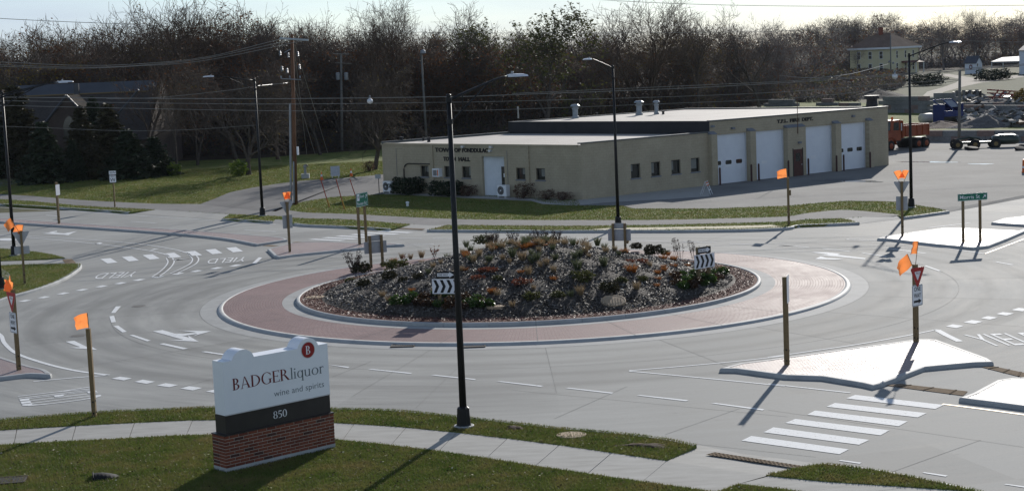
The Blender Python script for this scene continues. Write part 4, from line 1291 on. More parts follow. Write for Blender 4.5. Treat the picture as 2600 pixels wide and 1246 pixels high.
# ---- drains, lids
mt_ironroad = mat('road iron', (0.09, 0.085, 0.078), (0.15, 0.142, 0.13), scale=7, rough=0.8)
def lid(p, r, m, label, cat='manhole', name='manhole_cover', tilt=0.0, dz=0.02):
    b = MB().lathe([(r, -0.06), (r, dz), (r * 0.93, dz + 0.012), (r * 0.9, dz + 0.004), (r * 0.2, dz + 0.01)], 28)
    for k in range(-3, 4):
        b.box((k * r * 0.22, 0, dz + 0.012), (r * 0.08, r * 1.2 * (1 - abs(k) * 0.12), 0.012))
    o = b.build(name, m, None, label=label, cat=cat)
    o.location = p
    o.rotation_euler = (tilt, 0, 0)
    return o
lid(gm(1557, 768), 0.52, mt_lid, 'round tan manhole lid at the front edge of the planted mound', tilt=0.30, dz=0.10)
lid(gp(800, 755, .26), 0.48, mt_lid, 'round tan lid in the red mulch at the left end of the mound', dz=0.03)
lid(gm(1259, 778), 0.40, mt_lid, 'flat stone coloured lid beside the green plants left of centre', dz=0.04)
lid(gp(1451, 1105, .12), 0.42, mt_lid, 'round tan manhole lid in the grass verge right of the near street light', dz=0.03)
lid(gp(352, 777), 0.36, mt_ironroad, 'manhole cover set in the circulating road left of the apron', dz=-0.006)
lid(gp(198, 852), 0.36, mt_ironroad, 'manhole cover in the road behind the left flag post', dz=-0.006)
mt_iron = mat('dark cast iron', (0.03, 0.022, 0.018), (0.06, 0.042, 0.03), scale=8, rough=0.8)
def grate(p, w, d, rz, label, n=9):
    b = MB()
    for s in (-1, 1):
        b.box((0, s * d / 2, 0.0), (w, 0.05, 0.05)); b.box((s * w / 2, 0, 0.0), (0.05, d, 0.05))
    for k in range(n):
        b.box((-w / 2 + w * (k + 1) / (n + 1), 0, 0.0), (0.025, d, 0.04))
    t = thing('storm_grate', label, 'drain', p, rz)
    b.build('grate', mt_iron, t)
    MB().box((0, 0, 0.0), (w, d, 0.02)).build('pit_shade_slab', mt_blackp, t)  # flat black slab paints the dark of the drain opening between the bars
    return t
grate(gp(*B2(968, 281)) + Vector((0, 0, 0.02)), 0.86, 0.50, math.radians(-4), 'rusty storm grate in the apron gutter, left of the near lamp pole', 8)
grate(gp(*B2(1432, 284)) + Vector((0, 0, 0.02)), 0.86, 0.50, math.radians(-1), 'rusty storm grate in the apron gutter, right of the near lamp pole', 8)
grate(gp(*B1(40, 1170), .12) + Vector((0, 0, 0.02)), 1.0, 0.7, math.radians(8), 'rusty inlet grate in the front lawn at the left edge', 12)
# culvert end in the lawn
cp = gp(*B1(700, 1150), .10)
t = thing('culvert_pipe', 'black corrugated culvert pipe end half buried in the front lawn', 'pipe', cp, math.radians(14))
b = MB(); n = 16; prs = []
for i in range(15):
    x = -0.33 + i * 0.05
    hgt = 0.17 * (1 - (max(0, i - 3) / 12) ** 1.6)
    r = 0.30 + (0.012 if i % 2 else -0.008)
    prs.append([(x, r * math.cos(math.pi * k / n), -0.06 + (hgt + 0.06) * math.sin(math.pi * k / n)) for k in range(n + 1)])
for pr in prs: b.v.extend(pr)
for i in range(14):
    for k in range(n):
        b.f.append((i * 17 + k, (i + 1) * 17 + k, (i + 1) * 17 + k + 1, i * 17 + k + 1)); b.mi.append(0)
mt_hdpe = mat('black corrugated plastic', (0.008, 0.008, 0.008), (0.016, 0.016, 0.016), scale=8, rough=0.7, spec=0.2)
b.build('pipe_wall', mt_hdpe, t)
b = MB().tube([(-0.335, 0.30 * math.cos(math.pi * k / 12), -0.05 + 0.23 * math.sin(math.pi * k / 12)) for k in range(13)], 0.018, 6)
b.build('rim', mt_hdpe, t)
MB().flat([(-0.5, -0.28), (-0.3, -0.28), (-0.3, 0.28), (-0.5, 0.28)], 0.0).build('mouth_soil', mt_soil, t)
# soil patches in the verge
def soil_patch(c, cx, cy, rx, ry, seed, label):
    r_ = random.Random(seed)
    P = blob(c, cx, cy, rx, ry, seed, 30)
    o_ = sum(P, Vector()) / len(P)
    b = MB()
    vs = [(o_.x, o_.y, 0.19)] + [(o_.x + (p.x - o_.x) * 0.55, o_.y + (p.y - o_.y) * 0.55, 0.165 + r_.uniform(-0.01, 0.02)) for p in P] + [(p.x, p.y, 0.12) for p in P]
    n = len(P)
    b.add(vs, [(0, 1 + k, 1 + (k + 1) % n) for k in range(n)] + [(1 + k, 1 + n + k, 1 + n + (k + 1) % n, 1 + (k + 1) % n) for k in range(n)])
    b.build('soil_patch', mt_soil, None, smooth=True, label=label, cat='soil')
soil_patch(B3, 880, 938, 150, 18, 21, 'dark bare soil patch in the verge near the crossing ramp')
soil_patch(B2, 1700, 822, 62, 15, 22, 'dark bare soil patch in the verge right of the lamp base')
# ================================================================ BUSINESS SIGN
class Glyph:
    """book-face capitals and lower case built from stems, hairlines and bowls (unit = cap height)"""
    T, t, s = 0.135, 0.045, 0.05
    def __init__(self): self.p = []
    def rect(self, x0, y0, x1, y1): self.p.append([(x0, y0), (x1, y0), (x1, y1), (x0, y1)]); return self
    def quad(self, *q): self.p.append(list(q)); return self
    def bowl(self, cx, cy, rx, ry, a0, a1, T=None, t=None, n=18):
        T = T or self.T; t = t or self.t
        o, i = [], []
        for k in range(n + 1):
            a = math.radians(a0 + (a1 - a0) * k / n)
            o.append((cx + rx * math.cos(a), cy + ry * math.sin(a)))
            i.append((cx + (rx - T) * math.cos(a), cy + (ry - t) * math.sin(a)))
        for k in range(n):
            self.p.append([o[k], o[k + 1], i[k + 1], i[k]])
        return self
    def stem(self, x, y0, y1, top=True, bot=True, T=None, lt=0.07, rt=0.07):
        T = T or self.T
        self.rect(x, y0, x + T, y1)
        if top: self.rect(x - lt, y1 - 0.03, x + T * 0.6, y1 - 0.001)
        if bot: self.rect(x - lt, y0 + 0.001, x + T + rt, y0 + 0.03)
        return self
def serif_glyph(c):
    g = Glyph()
    if c == 'B': g.stem(0.07, 0, 1, True, True, rt=0).bowl(0.2, 0.745, 0.30, 0.255, -90, 90).bowl(0.2, 0.26, 0.36, 0.26, -90, 90); w = 0.62
    elif c == 'A':
        g.quad((0.10, 0), (0.155, 0), (0.40, 1.0), (0.36, 1.0)).quad((0.36, 1.0), (0.43, 1.0), (0.80, 0), (0.65, 0)).rect(0.22, 0.30, 0.60, 0.345)
        g.rect(0.02, 0, 0.24, 0.03).rect(0.56, 0, 0.88, 0.03); w = 0.86
    elif c == 'D': g.stem(0.07, 0, 1, rt=0).bowl(0.2, 0.5, 0.58, 0.5, -90, 90, n=24); w = 0.86
    elif c == 'G': g.bowl(0.46, 0.5, 0.44, 0.52, 48, 318, n=28).stem(0.66, 0.06, 0.42, True, False).rect(0.60, 0.40, 0.88, 0.43).quad((0.70, 0.88), (0.77, 0.96), (0.79, 0.72), (0.76, 0.70)); w = 0.90
    elif c == 'E':
        g.stem(0.07, 0, 1, rt=0).rect(0.2, 0.95, 0.58, 1.0).rect(0.2, 0.0, 0.60, 0.05).rect(0.2, 0.49, 0.48, 0.535)
        g.quad((0.53, 0.95), (0.58, 1.0), (0.60, 0.80), (0.575, 0.80)).quad((0.55, 0.05), (0.60, 0.0), (0.64, 0.22), (0.615, 0.22)).rect(0.45, 0.42, 0.48, 0.60); w = 0.66
    elif c == 'R': g.stem(0.07, 0, 1).bowl(0.2, 0.74, 0.33, 0.26, -90, 90).quad((0.30, 0.49), (0.44, 0.50), (0.80, 0.0), (0.63, 0.0)).rect(0.60, 0, 0.86, 0.03); w = 0.80
    elif c == 'l': g.stem(0.07, 0, 1.08, T=0.10); w = 0.27
    elif c == 'i': g.stem(0.07, 0, 0.66, T=0.10).bowl(0.12, 0.90, 0.07, 0.07, 0, 360, 0.069, 0.069, 12); w = 0.28
    elif c == 'q': g.bowl(0.29, 0.33, 0.27, 0.35, 0, 360, 0.11, 0.04, 24).stem(0.45, -0.32, 0.68, False, True, T=0.10); w = 0.62
    elif c == 'u': g.stem(0.07, 0.16, 0.66, True, False, T=0.10).stem(0.44, 0.0, 0.66, True, False, T=0.10).bowl(0.30, 0.19, 0.23, 0.20, 180, 340, 0.10, 0.05).rect(0.54, 0, 0.61, 0.03); w = 0.66
    elif c == 'o': g.bowl(0.32, 0.33, 0.31, 0.35, 0, 360, 0.11, 0.04, 26); w = 0.68
    elif c == 'r': g.stem(0.07, 0, 0.66, T=0.10).bowl(0.30, 0.44, 0.16, 0.23, 35, 150, 0.06, 0.07); w = 0.45
    elif c == '8': g.bowl(0.27, 0.74, 0.22, 0.26, 0, 360, 0.10, 0.045, 22).bowl(0.27, 0.26, 0.26, 0.27, 0, 360, 0.12, 0.045, 22); w = 0.58
    elif c == '5': g.quad((0.08, 0.5), (0.14, 0.5), (0.16, 1.0), (0.10, 1.0)).rect(0.11, 0.87, 0.46, 1.0).bowl(0.20, 0.30, 0.30, 0.31, -115, 118, 0.13, 0.06); w = 0.56
    elif c == '0': g.bowl(0.28, 0.5, 0.27, 0.52, 0, 360, 0.13, 0.045, 26); w = 0.60
    return g.p, w
def serif_text(s, size, x, z, y, track=0.0, width=None, each=None):
    polys, cx = [], 0.0
    for c in s:
        p, w = serif_glyph(c)
        polys.append([[(q[0] + cx, q[1]) for q in poly] for poly in p])
        cx += w + track
    kx = (width / cx) if width else size
    b = MB()
    for gl in polys:
        if each: b = MB()
        for poly in gl:
            n = len(poly)
            a = sum(poly[i][0] * poly[(i + 1) % n][1] - poly[(i + 1) % n][0] * poly[i][1] for i in range(n))
            if a < 0: poly = poly[::-1]
            b.add([(x + q[0] * kx, y, z + q[1] * size) for q in poly], [tuple(range(n))])
        if each: b.build('letter', *each)
    return b
mt_brick = [mat('red brick', (0.17, 0.047, 0.025), (0.22, 0.066, 0.036), scale=9, rough=0.85, fine=0.2, fscale=40, bump=0.3),
            mat('deep red brick', (0.12, 0.033, 0.02), (0.16, 0.047, 0.027), scale=9, rough=0.85, fine=0.2, fscale=40, bump=0.3),
            mat('dark flashed brick', (0.05, 0.022, 0.018), (0.085, 0.035, 0.026), scale=9, rough=0.8, fine=0.2, fscale=40, bump=0.3)]
mt_mortar = mat('mortar', (0.36, 0.31, 0.25), (0.45, 0.40, 0.33), scale=8, rough=0.95, bump=0.2)
mt_panelw = mat('white sign cabinet', (0.80, 0.81, 0.83), (0.85, 0.855, 0.87), scale=2, rough=0.4, spec=0.4)
mt_panelb = mat('bronze sign band', (0.022, 0.018, 0.016), (0.032, 0.027, 0.024), scale=3, rough=0.45, spec=0.4)
mt_maroon = mat('maroon letter', (0.15, 0.012, 0.014), rough=0.5)
mt_slate = mat('slate grey letter', (0.11, 0.135, 0.15), rough=0.5)
SL, SD = 3.554, 0.62
sg = thing('monument_sign', 'white business sign on a red brick base in the front lawn', 'sign', (-7.795, 42.969, 0.1), math.radians(42.07))
MB().box((SL / 2, SD / 2, -0.15), (SL, SD, 0.58)).build('footing', mt_kerb, sg)
MB().box((SL / 2, SD / 2, 0.56), (SL - 0.012, SD - 0.012, 0.86)).build('mortar_core', mt_mortar, sg)
def brick_mesh(l, h, d):
    b = MB(); e = 0.006
    vs = []
    for y, k in ((0, e), (e, 0), (d, 0)):
        vs += [(k, y, k), (l - k, y, k), (l - k, y, h - k), (k, y, h - k)]
    b.add(vs, [(0, 1, 2, 3)] + [(i + o, o + 4 + i, o + 4 + (i + 1) % 4, o + (i + 1) % 4) for o in (0, 4) for i in range(4)])
    return b
rows, bh, bl, jt = 10, 0.0865, 0.296, 0.015
rr = random.Random(5)
proto = {}
for k, m in enumerate(mt_brick):
    for key, l in (('full', bl - jt), ('half', bl / 2 - jt), ('side', SD / 2 - jt)):
        me = brick_mesh(l, bh - jt, 0.05)
        mesh = bpy.data.meshes.new('brick'); mesh.from_pydata(me.v, [], me.f); mesh.materials.append(m)
        proto[(key, k)] = mesh
def put_brick(key, x, y, z, rz):
    k = rr.choices((0, 1, 2), (0.58, 0.34, 0.08))[0]
    o = bpy.data.objects.new('brick', proto[(key, k)])
    COL.objects.link(o); o.parent = sg
    dz = rr.uniform(-0.002, 0.003)
    o.location = (x + math.sin(rz) * dz, y - math.cos(rz) * dz, z); o.rotation_euler = (0, 0, rz)
for r in range(rows):
    z = 0.135 + r * bh
    x = 0.004
    if r % 2:
        put_brick('half', x, -0.004, z, 0); x += bl / 2
    while x + bl - jt <= SL + 0.002:
        put_brick('full', x, -0.004, z, 0); x += bl
    if x + bl / 2 - jt <= SL + 0.01:
        put_brick('half', x, -0.004, z, 0)
    for q in (0, 1):
        put_brick('side', -0.004, SD - q * SD / 2 - 0.006, z, -math.pi / 2)
        put_brick('side', SL + 0.004, q * SD / 2 + 0.006, z, math.pi / 2)
MB().box((SL / 2, SD / 2, 1.005), (SL + 0.03, SD + 0.03, 0.028)).build('cap', mt_panelb, sg)
MB().box((SL / 2 + 0.02, SD / 2, 1.265), (3.40, SD - 0.12, 0.495)).build('band', mt_panelb, sg)
cab = MB()
x0, x1, zb, zt = 0.10, 3.50, 1.525, 2.965
prof = [(x0, zb), (x1, zb), (x1, zt)]
def arch(cx, r, cz):
    out = []
    a0 = math.asin(max(-1, min(1, (zt - cz) / r)))
    for k in range(19):
        a = a0 + (math.pi - 2 * a0) * k / 18
        out.append((cx + r * math.cos(a), cz + r * math.sin(a)))
    return out
prof += arch(2.84, 0.37, 2.84) + arch(0.74, 0.37, 2.84) + [(x0, zt)]
n = len(prof)
cab.add([(p[0], 0.04, p[1]) for p in prof] + [(p[0], SD - 0.08, p[1]) for p in prof], [tuple(range(n)), tuple(range(2 * n - 1, n - 1, -1))] + [(i, n + i, n + (i + 1) % n, (i + 1) % n) for i in range(n)])
cabinet = cab.build('sign_cabinet', mt_panelw, sg)
MB().box(((x0 + x1) / 2, 0.05, zb + 0.012), (x1 - x0 + 0.006, 0.03, 0.03)).build('trim', mt_lum, cabinet)
disc = lambda cx, cz, r, n=36: [(cx + r * math.cos(2 * math.pi * k / n), cz + r * math.sin(2 * math.pi * k / n)) for k in range(n)]
decal(sg, 'emblem_rim', [disc(2.84, 2.88, 0.235)], 0, 0.036, mt_lum, cabinet)
decal(sg, 'emblem', [disc(2.84, 2.88, 0.213)], 0, 0.033, mt_maroon2 if 'mt_maroon2' in globals() else mat('emblem red', (0.27, 0.012, 0.012), (0.31, 0.02, 0.018), scale=5, rough=0.45), cabinet)
serif_text('B', 0.24, 2.755, 2.76, 0.030, width=0.17).build('emblem_letter', mt_white, cabinet)
serif_text('BADGER', 0.315, 0.36, 2.165, 0.036, 0.0, width=1.83, each=(mt_maroon, cabinet))
serif_text('liquor', 0.29, 2.215, 2.165, 0.036, 0.02, width=1.13, each=(mt_slate, cabinet))
wall_text('wine and spirits', 1.66, 0.215, 2.48, 1.725, 0.036, -0.006).build('lettering', mt_slate, cabinet)
serif_text('850', 0.20, 1.60, 1.175, 0.056, 0.0, width=0.46, each=(mt_white, sg))

# ================================================================ TOWN HALL AND FIRE STATION
mt_block = mat('cream painted block', (0.40, 0.338, 0.238), (0.46, 0.392, 0.28), scale=0.7, rough=0.8, spec=0.3, pos=True, fine=0.06, fscale=9)
def add_blocks(m, along, bw=0.4, bh_=0.2, strength=0.5):
    t = m.node_tree
    b = t.nodes['Principled BSDF']
    geo = t.nodes.new('ShaderNodeNewGeometry')
    dot = t.nodes.new('ShaderNodeVectorMath'); dot.operation = 'DOT_PRODUCT'; dot.inputs[1].default_value = along
    t.links.new(geo.outputs['Position'], dot.inputs[0])
    sep = t.nodes.new('ShaderNodeSeparateXYZ'); t.links.new(geo.outputs['Position'], sep.inputs[0])
    cmb = t.nodes.new('ShaderNodeCombineXYZ')
    t.links.new(dot.outputs['Value'], cmb.inputs[0]); t.links.new(sep.outputs['Z'], cmb.inputs[1])
    br = t.nodes.new('ShaderNodeTexBrick')
    br.inputs['Scale'].default_value = 1.0
    br.inputs['Brick Width'].default_value = bw; br.inputs['Row Height'].default_value = bh_
    br.inputs['Mortar Size'].default_value = 0.012; br.inputs['Mortar Smooth'].default_value = 0.4
    t.links.new(cmb.outputs[0], br.inputs['Vector'])
    br.inputs['Color1'].default_value = (1, 1, 1, 1); br.inputs['Color2'].default_value = (0.95, 0.95, 0.945, 1); br.inputs['Mortar'].default_value = (0.86, 0.855, 0.84, 1)
    mul = t.nodes.new('ShaderNodeMixRGB'); mul.blend_type = 'MULTIPLY'; mul.inputs['Fac'].default_value = 1.0
    src = b.inputs['Base Color'].links[0].from_socket
    # rain streaks below the coping and soil splash at the foot
    st = t.nodes.new('ShaderNodeTexNoise'); st.inputs['Scale'].default_value = 1.0; st.inputs['Detail'].default_value = 4
    mp = t.nodes.new('ShaderNodeMapping'); mp.inputs['Scale'].default_value = (0.9, 0.35, 1)
    t.links.new(cmb.outputs[0], mp.inputs['Vector']); t.links.new(mp.outputs[0], st.inputs['Vector'])
    sr = t.nodes.new('ShaderNodeMapRange'); sr.inputs['From Min'].default_value = 0.35; sr.inputs['From Max'].default_value = 0.7; sr.inputs['To Min'].default_value = 1.02; sr.inputs['To Max'].default_value = 0.92
    t.links.new(st.outputs['Fac'], sr.inputs['Value'])
    sv = t.nodes.new('ShaderNodeVectorMath'); sv.operation = 'SCALE'
    t.links.new(src, sv.inputs[0]); t.links.new(sr.outputs['Result'], sv.inputs['Scale'])
    t.links.new(sv.outputs['Vector'], mul.inputs['Color1']); t.links.new(br.outputs['Color'], mul.inputs['Color2'])
    t.links.new(mul.outputs['Color'], b.inputs['Base Color'])
    bp = t.nodes.new('ShaderNodeBump'); bp.invert = True
    bp.inputs['Strength'].default_value = strength; bp.inputs['Distance'].default_value = 0.02
    t.links.new(br.outputs['Fac'], bp.inputs['Height']); t.links.new(bp.outputs['Normal'], b.inputs['Normal'])
    return m
mt_block_r = add_blocks(mt_block, hu)
mt_block_e = add_blocks(mat('cream painted block', (0.40, 0.338, 0.238), (0.46, 0.392, 0.28), scale=0.7, rough=0.8, spec=0.3, pos=True, fine=0.06, fscale=9), hv)
mt_roof = mat('pale roof membrane', (0.37, 0.335, 0.29), (0.46, 0.42, 0.37), scale=0.35, rough=0.8, spec=0.3, pos=True, fine=0.08, fscale=8, c3=(0.42, 0.38, 0.335))
mt_flash = mat('dark coping', (0.075, 0.08, 0.075), (0.12, 0.12, 0.11), scale=1.2, rough=0.55, spec=0.4, pos=True)
mt_membrane = mat('black parapet membrane', (0.012, 0.013, 0.015), (0.022, 0.022, 0.025), scale=1.0, rough=0.6, pos=True)
mt_slope = mat('slate grey cap', (0.16, 0.17, 0.19), (0.22, 0.23, 0.25), scale=2, rough=0.7, pos=True)
mt_door = mat('white garage panel', (0.70, 0.72, 0.76), (0.76, 0.78, 0.81), scale=1.5, rough=0.5, spec=0.4, pos=True)
mt_brown = mat('brown painted steel', (0.075, 0.028, 0.022), (0.10, 0.04, 0.03), scale=4, rough=0.6, pos=True)
mt_bollard = mat('maroon bollard', (0.055, 0.022, 0.02), (0.08, 0.035, 0.03), scale=4, rough=0.7)
mt_frame = mat('dark window frame', (0.03, 0.025, 0.02), (0.045, 0.038, 0.03), scale=5, rough=0.5)
mt_siding = mat('white siding', (0.62, 0.65, 0.68), (0.70, 0.73, 0.76), scale=2, rough=0.55, pos=True)
mt_let = mat('black raised letter', (0.012, 0.01, 0.009), rough=0.5)
hall = thing('town_hall', 'cream block town hall and fire station with flat pale roof', 'building', tuple(hC))
nr = Vector((hu.y, -hu.x, 0)); ne = Vector((-hv.y, hv.x, 0))
class Wall:
    def __init__(s, o, u, n): s.o, s.u, s.n = o, u, n
    def p(s, a, z, off=0.0):
        q = s.o + s.u * a + s.n * off
        return (q.x, q.y, z)
WR, WE = Wall(hC, hu, nr), Wall(hC, hv, ne)
def wbox(b, w, a0, a1, z0, z1, o0, o1, mi=0):
    vs = [w.p(a, z, o) for z in (z0, z1) for o in (o0, o1) for a in (a0, a1)]
    b.add(vs, [(0, 2, 3, 1), (4, 5, 7, 6), (0, 1, 5, 4), (2, 6, 7, 3), (0, 4, 6, 2), (1, 3, 7, 5)], mi)
    return b
def wpart(name, m, w, a0, a1, z0, z1, o0, o1, parent=hall):
    return wbox(MB(), w, a0, a1, z0, z1, o0, o1).build(name, m, parent, world=True)
def holed_wall(w, a0, a1, z0, z1, holes, depth=0.22):
    b = MB()
    A = sorted({a0, a1} | {h[0] for h in holes} | {h[1] for h in holes})
    Z = sorted({z0, z1} | {h[2] for h in holes} | {h[3] for h in holes})
    for i in range(len(A) - 1):
        for j in range(len(Z) - 1):
            ca, cz = (A[i] + A[i + 1]) / 2, (Z[j] + Z[j + 1]) / 2
            if any(h[0] < ca < h[1] and h[2] < cz < h[3] for h in holes): continue
            b.add([w.p(A[i], Z[j]), w.p(A[i + 1], Z[j]), w.p(A[i + 1], Z[j + 1]), w.p(A[i], Z[j + 1])], [(0, 1, 2, 3)])
    for h0, h1, z_0, z_1 in holes:
        c = [(h0, z_0), (h1, z_0), (h1, z_1), (h0, z_1)]
        for k in range(4):
            (p0, q0), (p1, q1) = c[k], c[(k + 1) % 4]
            b.add([w.p(p0, q0), w.p(p0, q0, -depth), w.p(p1, q1, -depth), w.p(p1, q1)], [(0, 1, 2, 3)])
    return b
LOW, TALL, SPL = 4.06, 4.98, 12.95
doors = [(13.40, 16.95), (17.60, 21.15), (23.30, 26.85), (27.55, 31.0)]
winR = [(4.77, 5.71), (6.80, 7.72), (8.86, 9.81), (10.88, 11.81)]
holed_wall(WR, 0, SPL, 0, 4.14, [(a, b_, 1.28, 2.33) for a, b_ in winR]).build('side_wall', mt_block_r, hall, world=True)
holed_wall(WR, SPL, 33.886, 0, TALL, [(a, b_, 0.0, 3.93) for a, b_ in doors]).build('garage_wall', mt_block_r, hall, world=True)
winE = [(15.98, 16.91), (13.33, 14.23), (11.31, 12.26), (5.56, 6.50), (3.56, 4.47)]
holed_wall(WE, 0, 21.354, 0, LOW, [(a, b_, 1.46, 2.33) for a, b_ in winE] + [(7.70, 10.06, 0.0, 3.14)], 0.22).build('front_wall', mt_block_e, hall, world=True)
# far walls
bk = MB()
far0, far1 = hL + hu * 33.886, hR
for P, Q, z in ((hL, hL + hu * SPL, LOW), (hL + hu * SPL, far0, TALL), (far0, far1, TALL)):
    bk.add([(P.x, P.y, 0), (Q.x, Q.y, 0), (Q.x, Q.y, z), (P.x, P.y, z)], [(3, 2, 1, 0)])
bk.build('rear_wall', mt_block_e, hall, world=True)
def roof_quad(a0, a1, z):
    e = 0.02
    P = [hC + hu * a0, hC + hu * a1, hC + hu * a1 + hv * 21.354, hC + hu * a0 + hv * 21.354]
    return [(p.x, p.y, z) for p in P]
MB().add(roof_quad(0.02, SPL, LOW - 0.03), [(0, 1, 2, 3)]).build('low_roof', mt_roof, hall, world=True)
MB().add(roof_quad(SPL + 0.05, 33.87, TALL - 0.02), [(0, 1, 2, 3)]).build('high_roof', mt_roof, hall, world=True)
P = hC + hu * SPL
b = MB(); q = hC + hu * SPL + hv * 21.354
b.add([(P.x, P.y, LOW - 0.1), (q.x, q.y, LOW - 0.1), (q.x, q.y, TALL + 0.03), (P.x, P.y, TALL + 0.03)], [(0, 1, 2, 3)])
b.build('black_parapet', mt_membrane, hall, world=True)
# copings
wpart('coping', mt_flash, WR, -0.05, SPL, 4.14, 4.24, -0.28, 0.05)
wpart('coping', mt_flash, WR, SPL + 0.002, 33.93, TALL, TALL + 0.11, -0.28, 0.06)
wpart('coping', mt_block_e, WE, 0.32, 21.40, LOW - 0.12, LOW + 0.02, -0.15, 0.07)
WB = Wall(hL, hu, -nr)
wpart('coping', mt_flash, WB, -0.05, SPL, LOW - 0.05, LOW + 0.14, -0.25, 0.03)
wpart('coping', mt_flash, WB, SPL + 0.05, 33.93, TALL - 0.1, TALL + 0.06, -0.25, 0.03)
WM = Wall(hC + hu * SPL, hv, Vector((-hu.x, -hu.y, 0)))
wpart('coping', mt_flash, WM, 0.05, 21.3, TALL + 0.03, TALL + 0.07, -0.2, 0.03)
WF = Wall(hR, hv, Vector((hu.x, hu.y, 0)))
wpart('coping', mt_flash, WF, -0.02, 21.4, TALL, TALL + 0.10, -0.25, 0.05)
# piers with sloped caps
for a0, a1 in ((12.75, 13.36), (16.97, 17.58), (21.17, 23.28), (26.87, 27.53), (31.02, 31.55)):
    pr = wpart('pier', mt_block_r, WR, a0, a1, 0, 4.02, -0.1, 0.40)
    cb_ = MB()
    cb_.add([WR.p(a0 - 0.03, 4.02, 0.43), WR.p(a1 + 0.03, 4.02, 0.43), WR.p(a1 + 0.03, 4.25, -0.01), WR.p(a0 - 0.03, 4.25, -0.01), WR.p(a0 - 0.03, 4.02, -0.01), WR.p(a1 + 0.03, 4.02, -0.01)],
            [(0, 1, 2, 3), (0, 3, 4), (1, 5, 2), (0, 4, 5, 1)])
    cb_.build('pier_cap', mt_slope, pr, world=True)
# garage doors in sections
win_doors = (0, 3)
for k, (a0, a1) in enumerate(doors):
    gd = wpart('garage_door', mt_door, WR, a0, a1, 0.02, 3.93, -0.24, -0.20)
    hsec = 3.9 / 14
    for s in range(14):
        wbox(MB(), WR, a0 + 0.05, a1 - 0.05, 0.03 + s * hsec, 0.03 + (s + 1) * hsec - 0.012, -0.201, -0.182).build('door_panel', mt_door, gd, world=True)
    for a in (a0, a1 - 0.06):
        wbox(MB(), WR, a, a + 0.06, 0.0, 3.92, -0.201, -0.05).build('door_track', mt_lum, gd, world=True)
    if k in win_doors:
        for j in range(3):
            c0 = a0 + 0.22 + j * 1.15
            b = MB()
            pts = rrect(0.62, 0.28, 0.09, 0, 0)
            b.add([WR.p(c0 + 0.31 + p_[0], 1.73 + p_[1], -0.172) for p_ in pts], [tuple(range(len(pts)))])
            b.add([WR.p(c0 + 0.31 + p_[0] * 1.08, 1.73 + p_[1] * 1.15, -0.177) for p_ in pts], [tuple(range(len(pts)))])
            b.build('door_window', mt_glass, gd, world=True)
    pl_a = a0 + (1.3 if k in win_doors else 1.15)
    if k < 3:
        zc = 1.45
        sgn = wbox(MB(), WR, pl_a, pl_a + 0.62, zc - 0.12, zc + 0.12, -0.181, -0.170).build('notice', mt_white, gd, world=True)
for a in (13.42, 16.86, 17.68, 21.06, 23.38, 26.76, 27.63, 30.92):
    q = WR.p(a, 0, 0.52)
    b = MB().lathe([(0.075, 0), (0.075, 1.28), (0.05, 1.34), (0.01, 1.36)], 12, (q[0], q[1], 0.1))
    b.build('bollard', mt_bollard, hall, smooth=False, world=True)
# personnel door in the wide pier
md = wpart('door', mt_brown, WR, 21.78, 22.82, 0.02, 2.26, 0.395, 0.415)
wbox(MB(), WR, 22.05, 22.55, 1.3, 1.95, 0.412, 0.420).build('door_glass', mt_glass, md, world=True)
for a in (21.70, 22.82):
    wbox(MB(), WR, a, a + 0.08, 0.0, 2.34, 0.39, 0.43).build('door_frame', mt_frame, md, world=True)
wbox(MB(), WR, 22.67, 22.74, 1.0, 1.05, 0.41, 0.46).build('door_handle', mt_lum, md, world=True)
# windows
def hall_window(w, a0, a1, z0, z1, split=False):
    o = wbox(MB(), w, a0, a1, z0, z1, -0.21, -0.19).build('window', mt_glass, hall, world=True)
    f = MB()
    for q in ((a0, a0 + 0.06, z0, z1), (a1 - 0.06, a1, z0, z1), (a0 + 0.06, a1 - 0.06, z1 - 0.06, z1), (a0 + 0.06, a1 - 0.06, z0, z0 + 0.06)):
        wbox(f, w, *q, -0.20, -0.13)
    if split: wbox(f, w, (a0 + a1) / 2 - 0.03, (a0 + a1) / 2 + 0.03, z0 + 0.06, z1 - 0.06, -0.195, -0.14)
    f.build('window_frame', mt_frame, o, world=True)
    wbox(MB(), w, a0 - 0.05, a1 + 0.05, z0 - 0.09, z0 - 0.002, -0.1, 0.05).build('window_sill', mt_slope, o, world=True)
    cu = wbox(MB(), w, a0 + 0.06, a0 + (a1 - a0) * random.uniform(0.3, 0.9), z0 + 0.06 + (z1 - z0) * random.uniform(0.1, 0.5), z1 - 0.06, -0.188, -0.184).build('blind', mat('window blind', (0.20, 0.20, 0.18), (0.26, 0.26, 0.23), scale=3, rough=0.9), o, world=True)
for a, b_ in winR: hall_window(WR, a, b_, 1.28, 2.33)
for i, (a, b_) in enumerate(winE): hall_window(WE, a, b_, 1.46, 2.33, i == 0)
# entrance alcove with siding and glass door
al = MB()
al.add([WE.p(10.06, 0, -0.22), WE.p(7.70, 0, -0.55), WE.p(7.70, 3.14, -0.55), WE.p(10.06, 3.14, -0.22)], [(3, 2, 1, 0)])
al.add([WE.p(7.70, 0, -0.2), WE.p(7.70, 0, -0.55), WE.p(7.70, 3.14, -0.55), WE.p(7.70, 3.14, -0.2)], [(0, 1, 2, 3)])
al.add([WE.p(10.06, 3.14, -0.0), WE.p(7.70, 3.14, 0.0), WE.p(7.70, 3.14, -1.4), WE.p(10.06, 3.14, -1.4)], [(0, 1, 2, 3)])
alc = al.build('entrance_alcove', mt_siding, hall, world=True)
dirv = (Vector(WE.p(7.70, 0, -0.55)) - Vector(WE.p(10.06, 0, -0.22)))
WA = Wall(Vector(WE.p(10.06, 0, -0.22)), dirv.normalized(), Vector((-1, 0, 0)))
nn_ = Vector((-dirv.y, dirv.x, 0)).normalized()
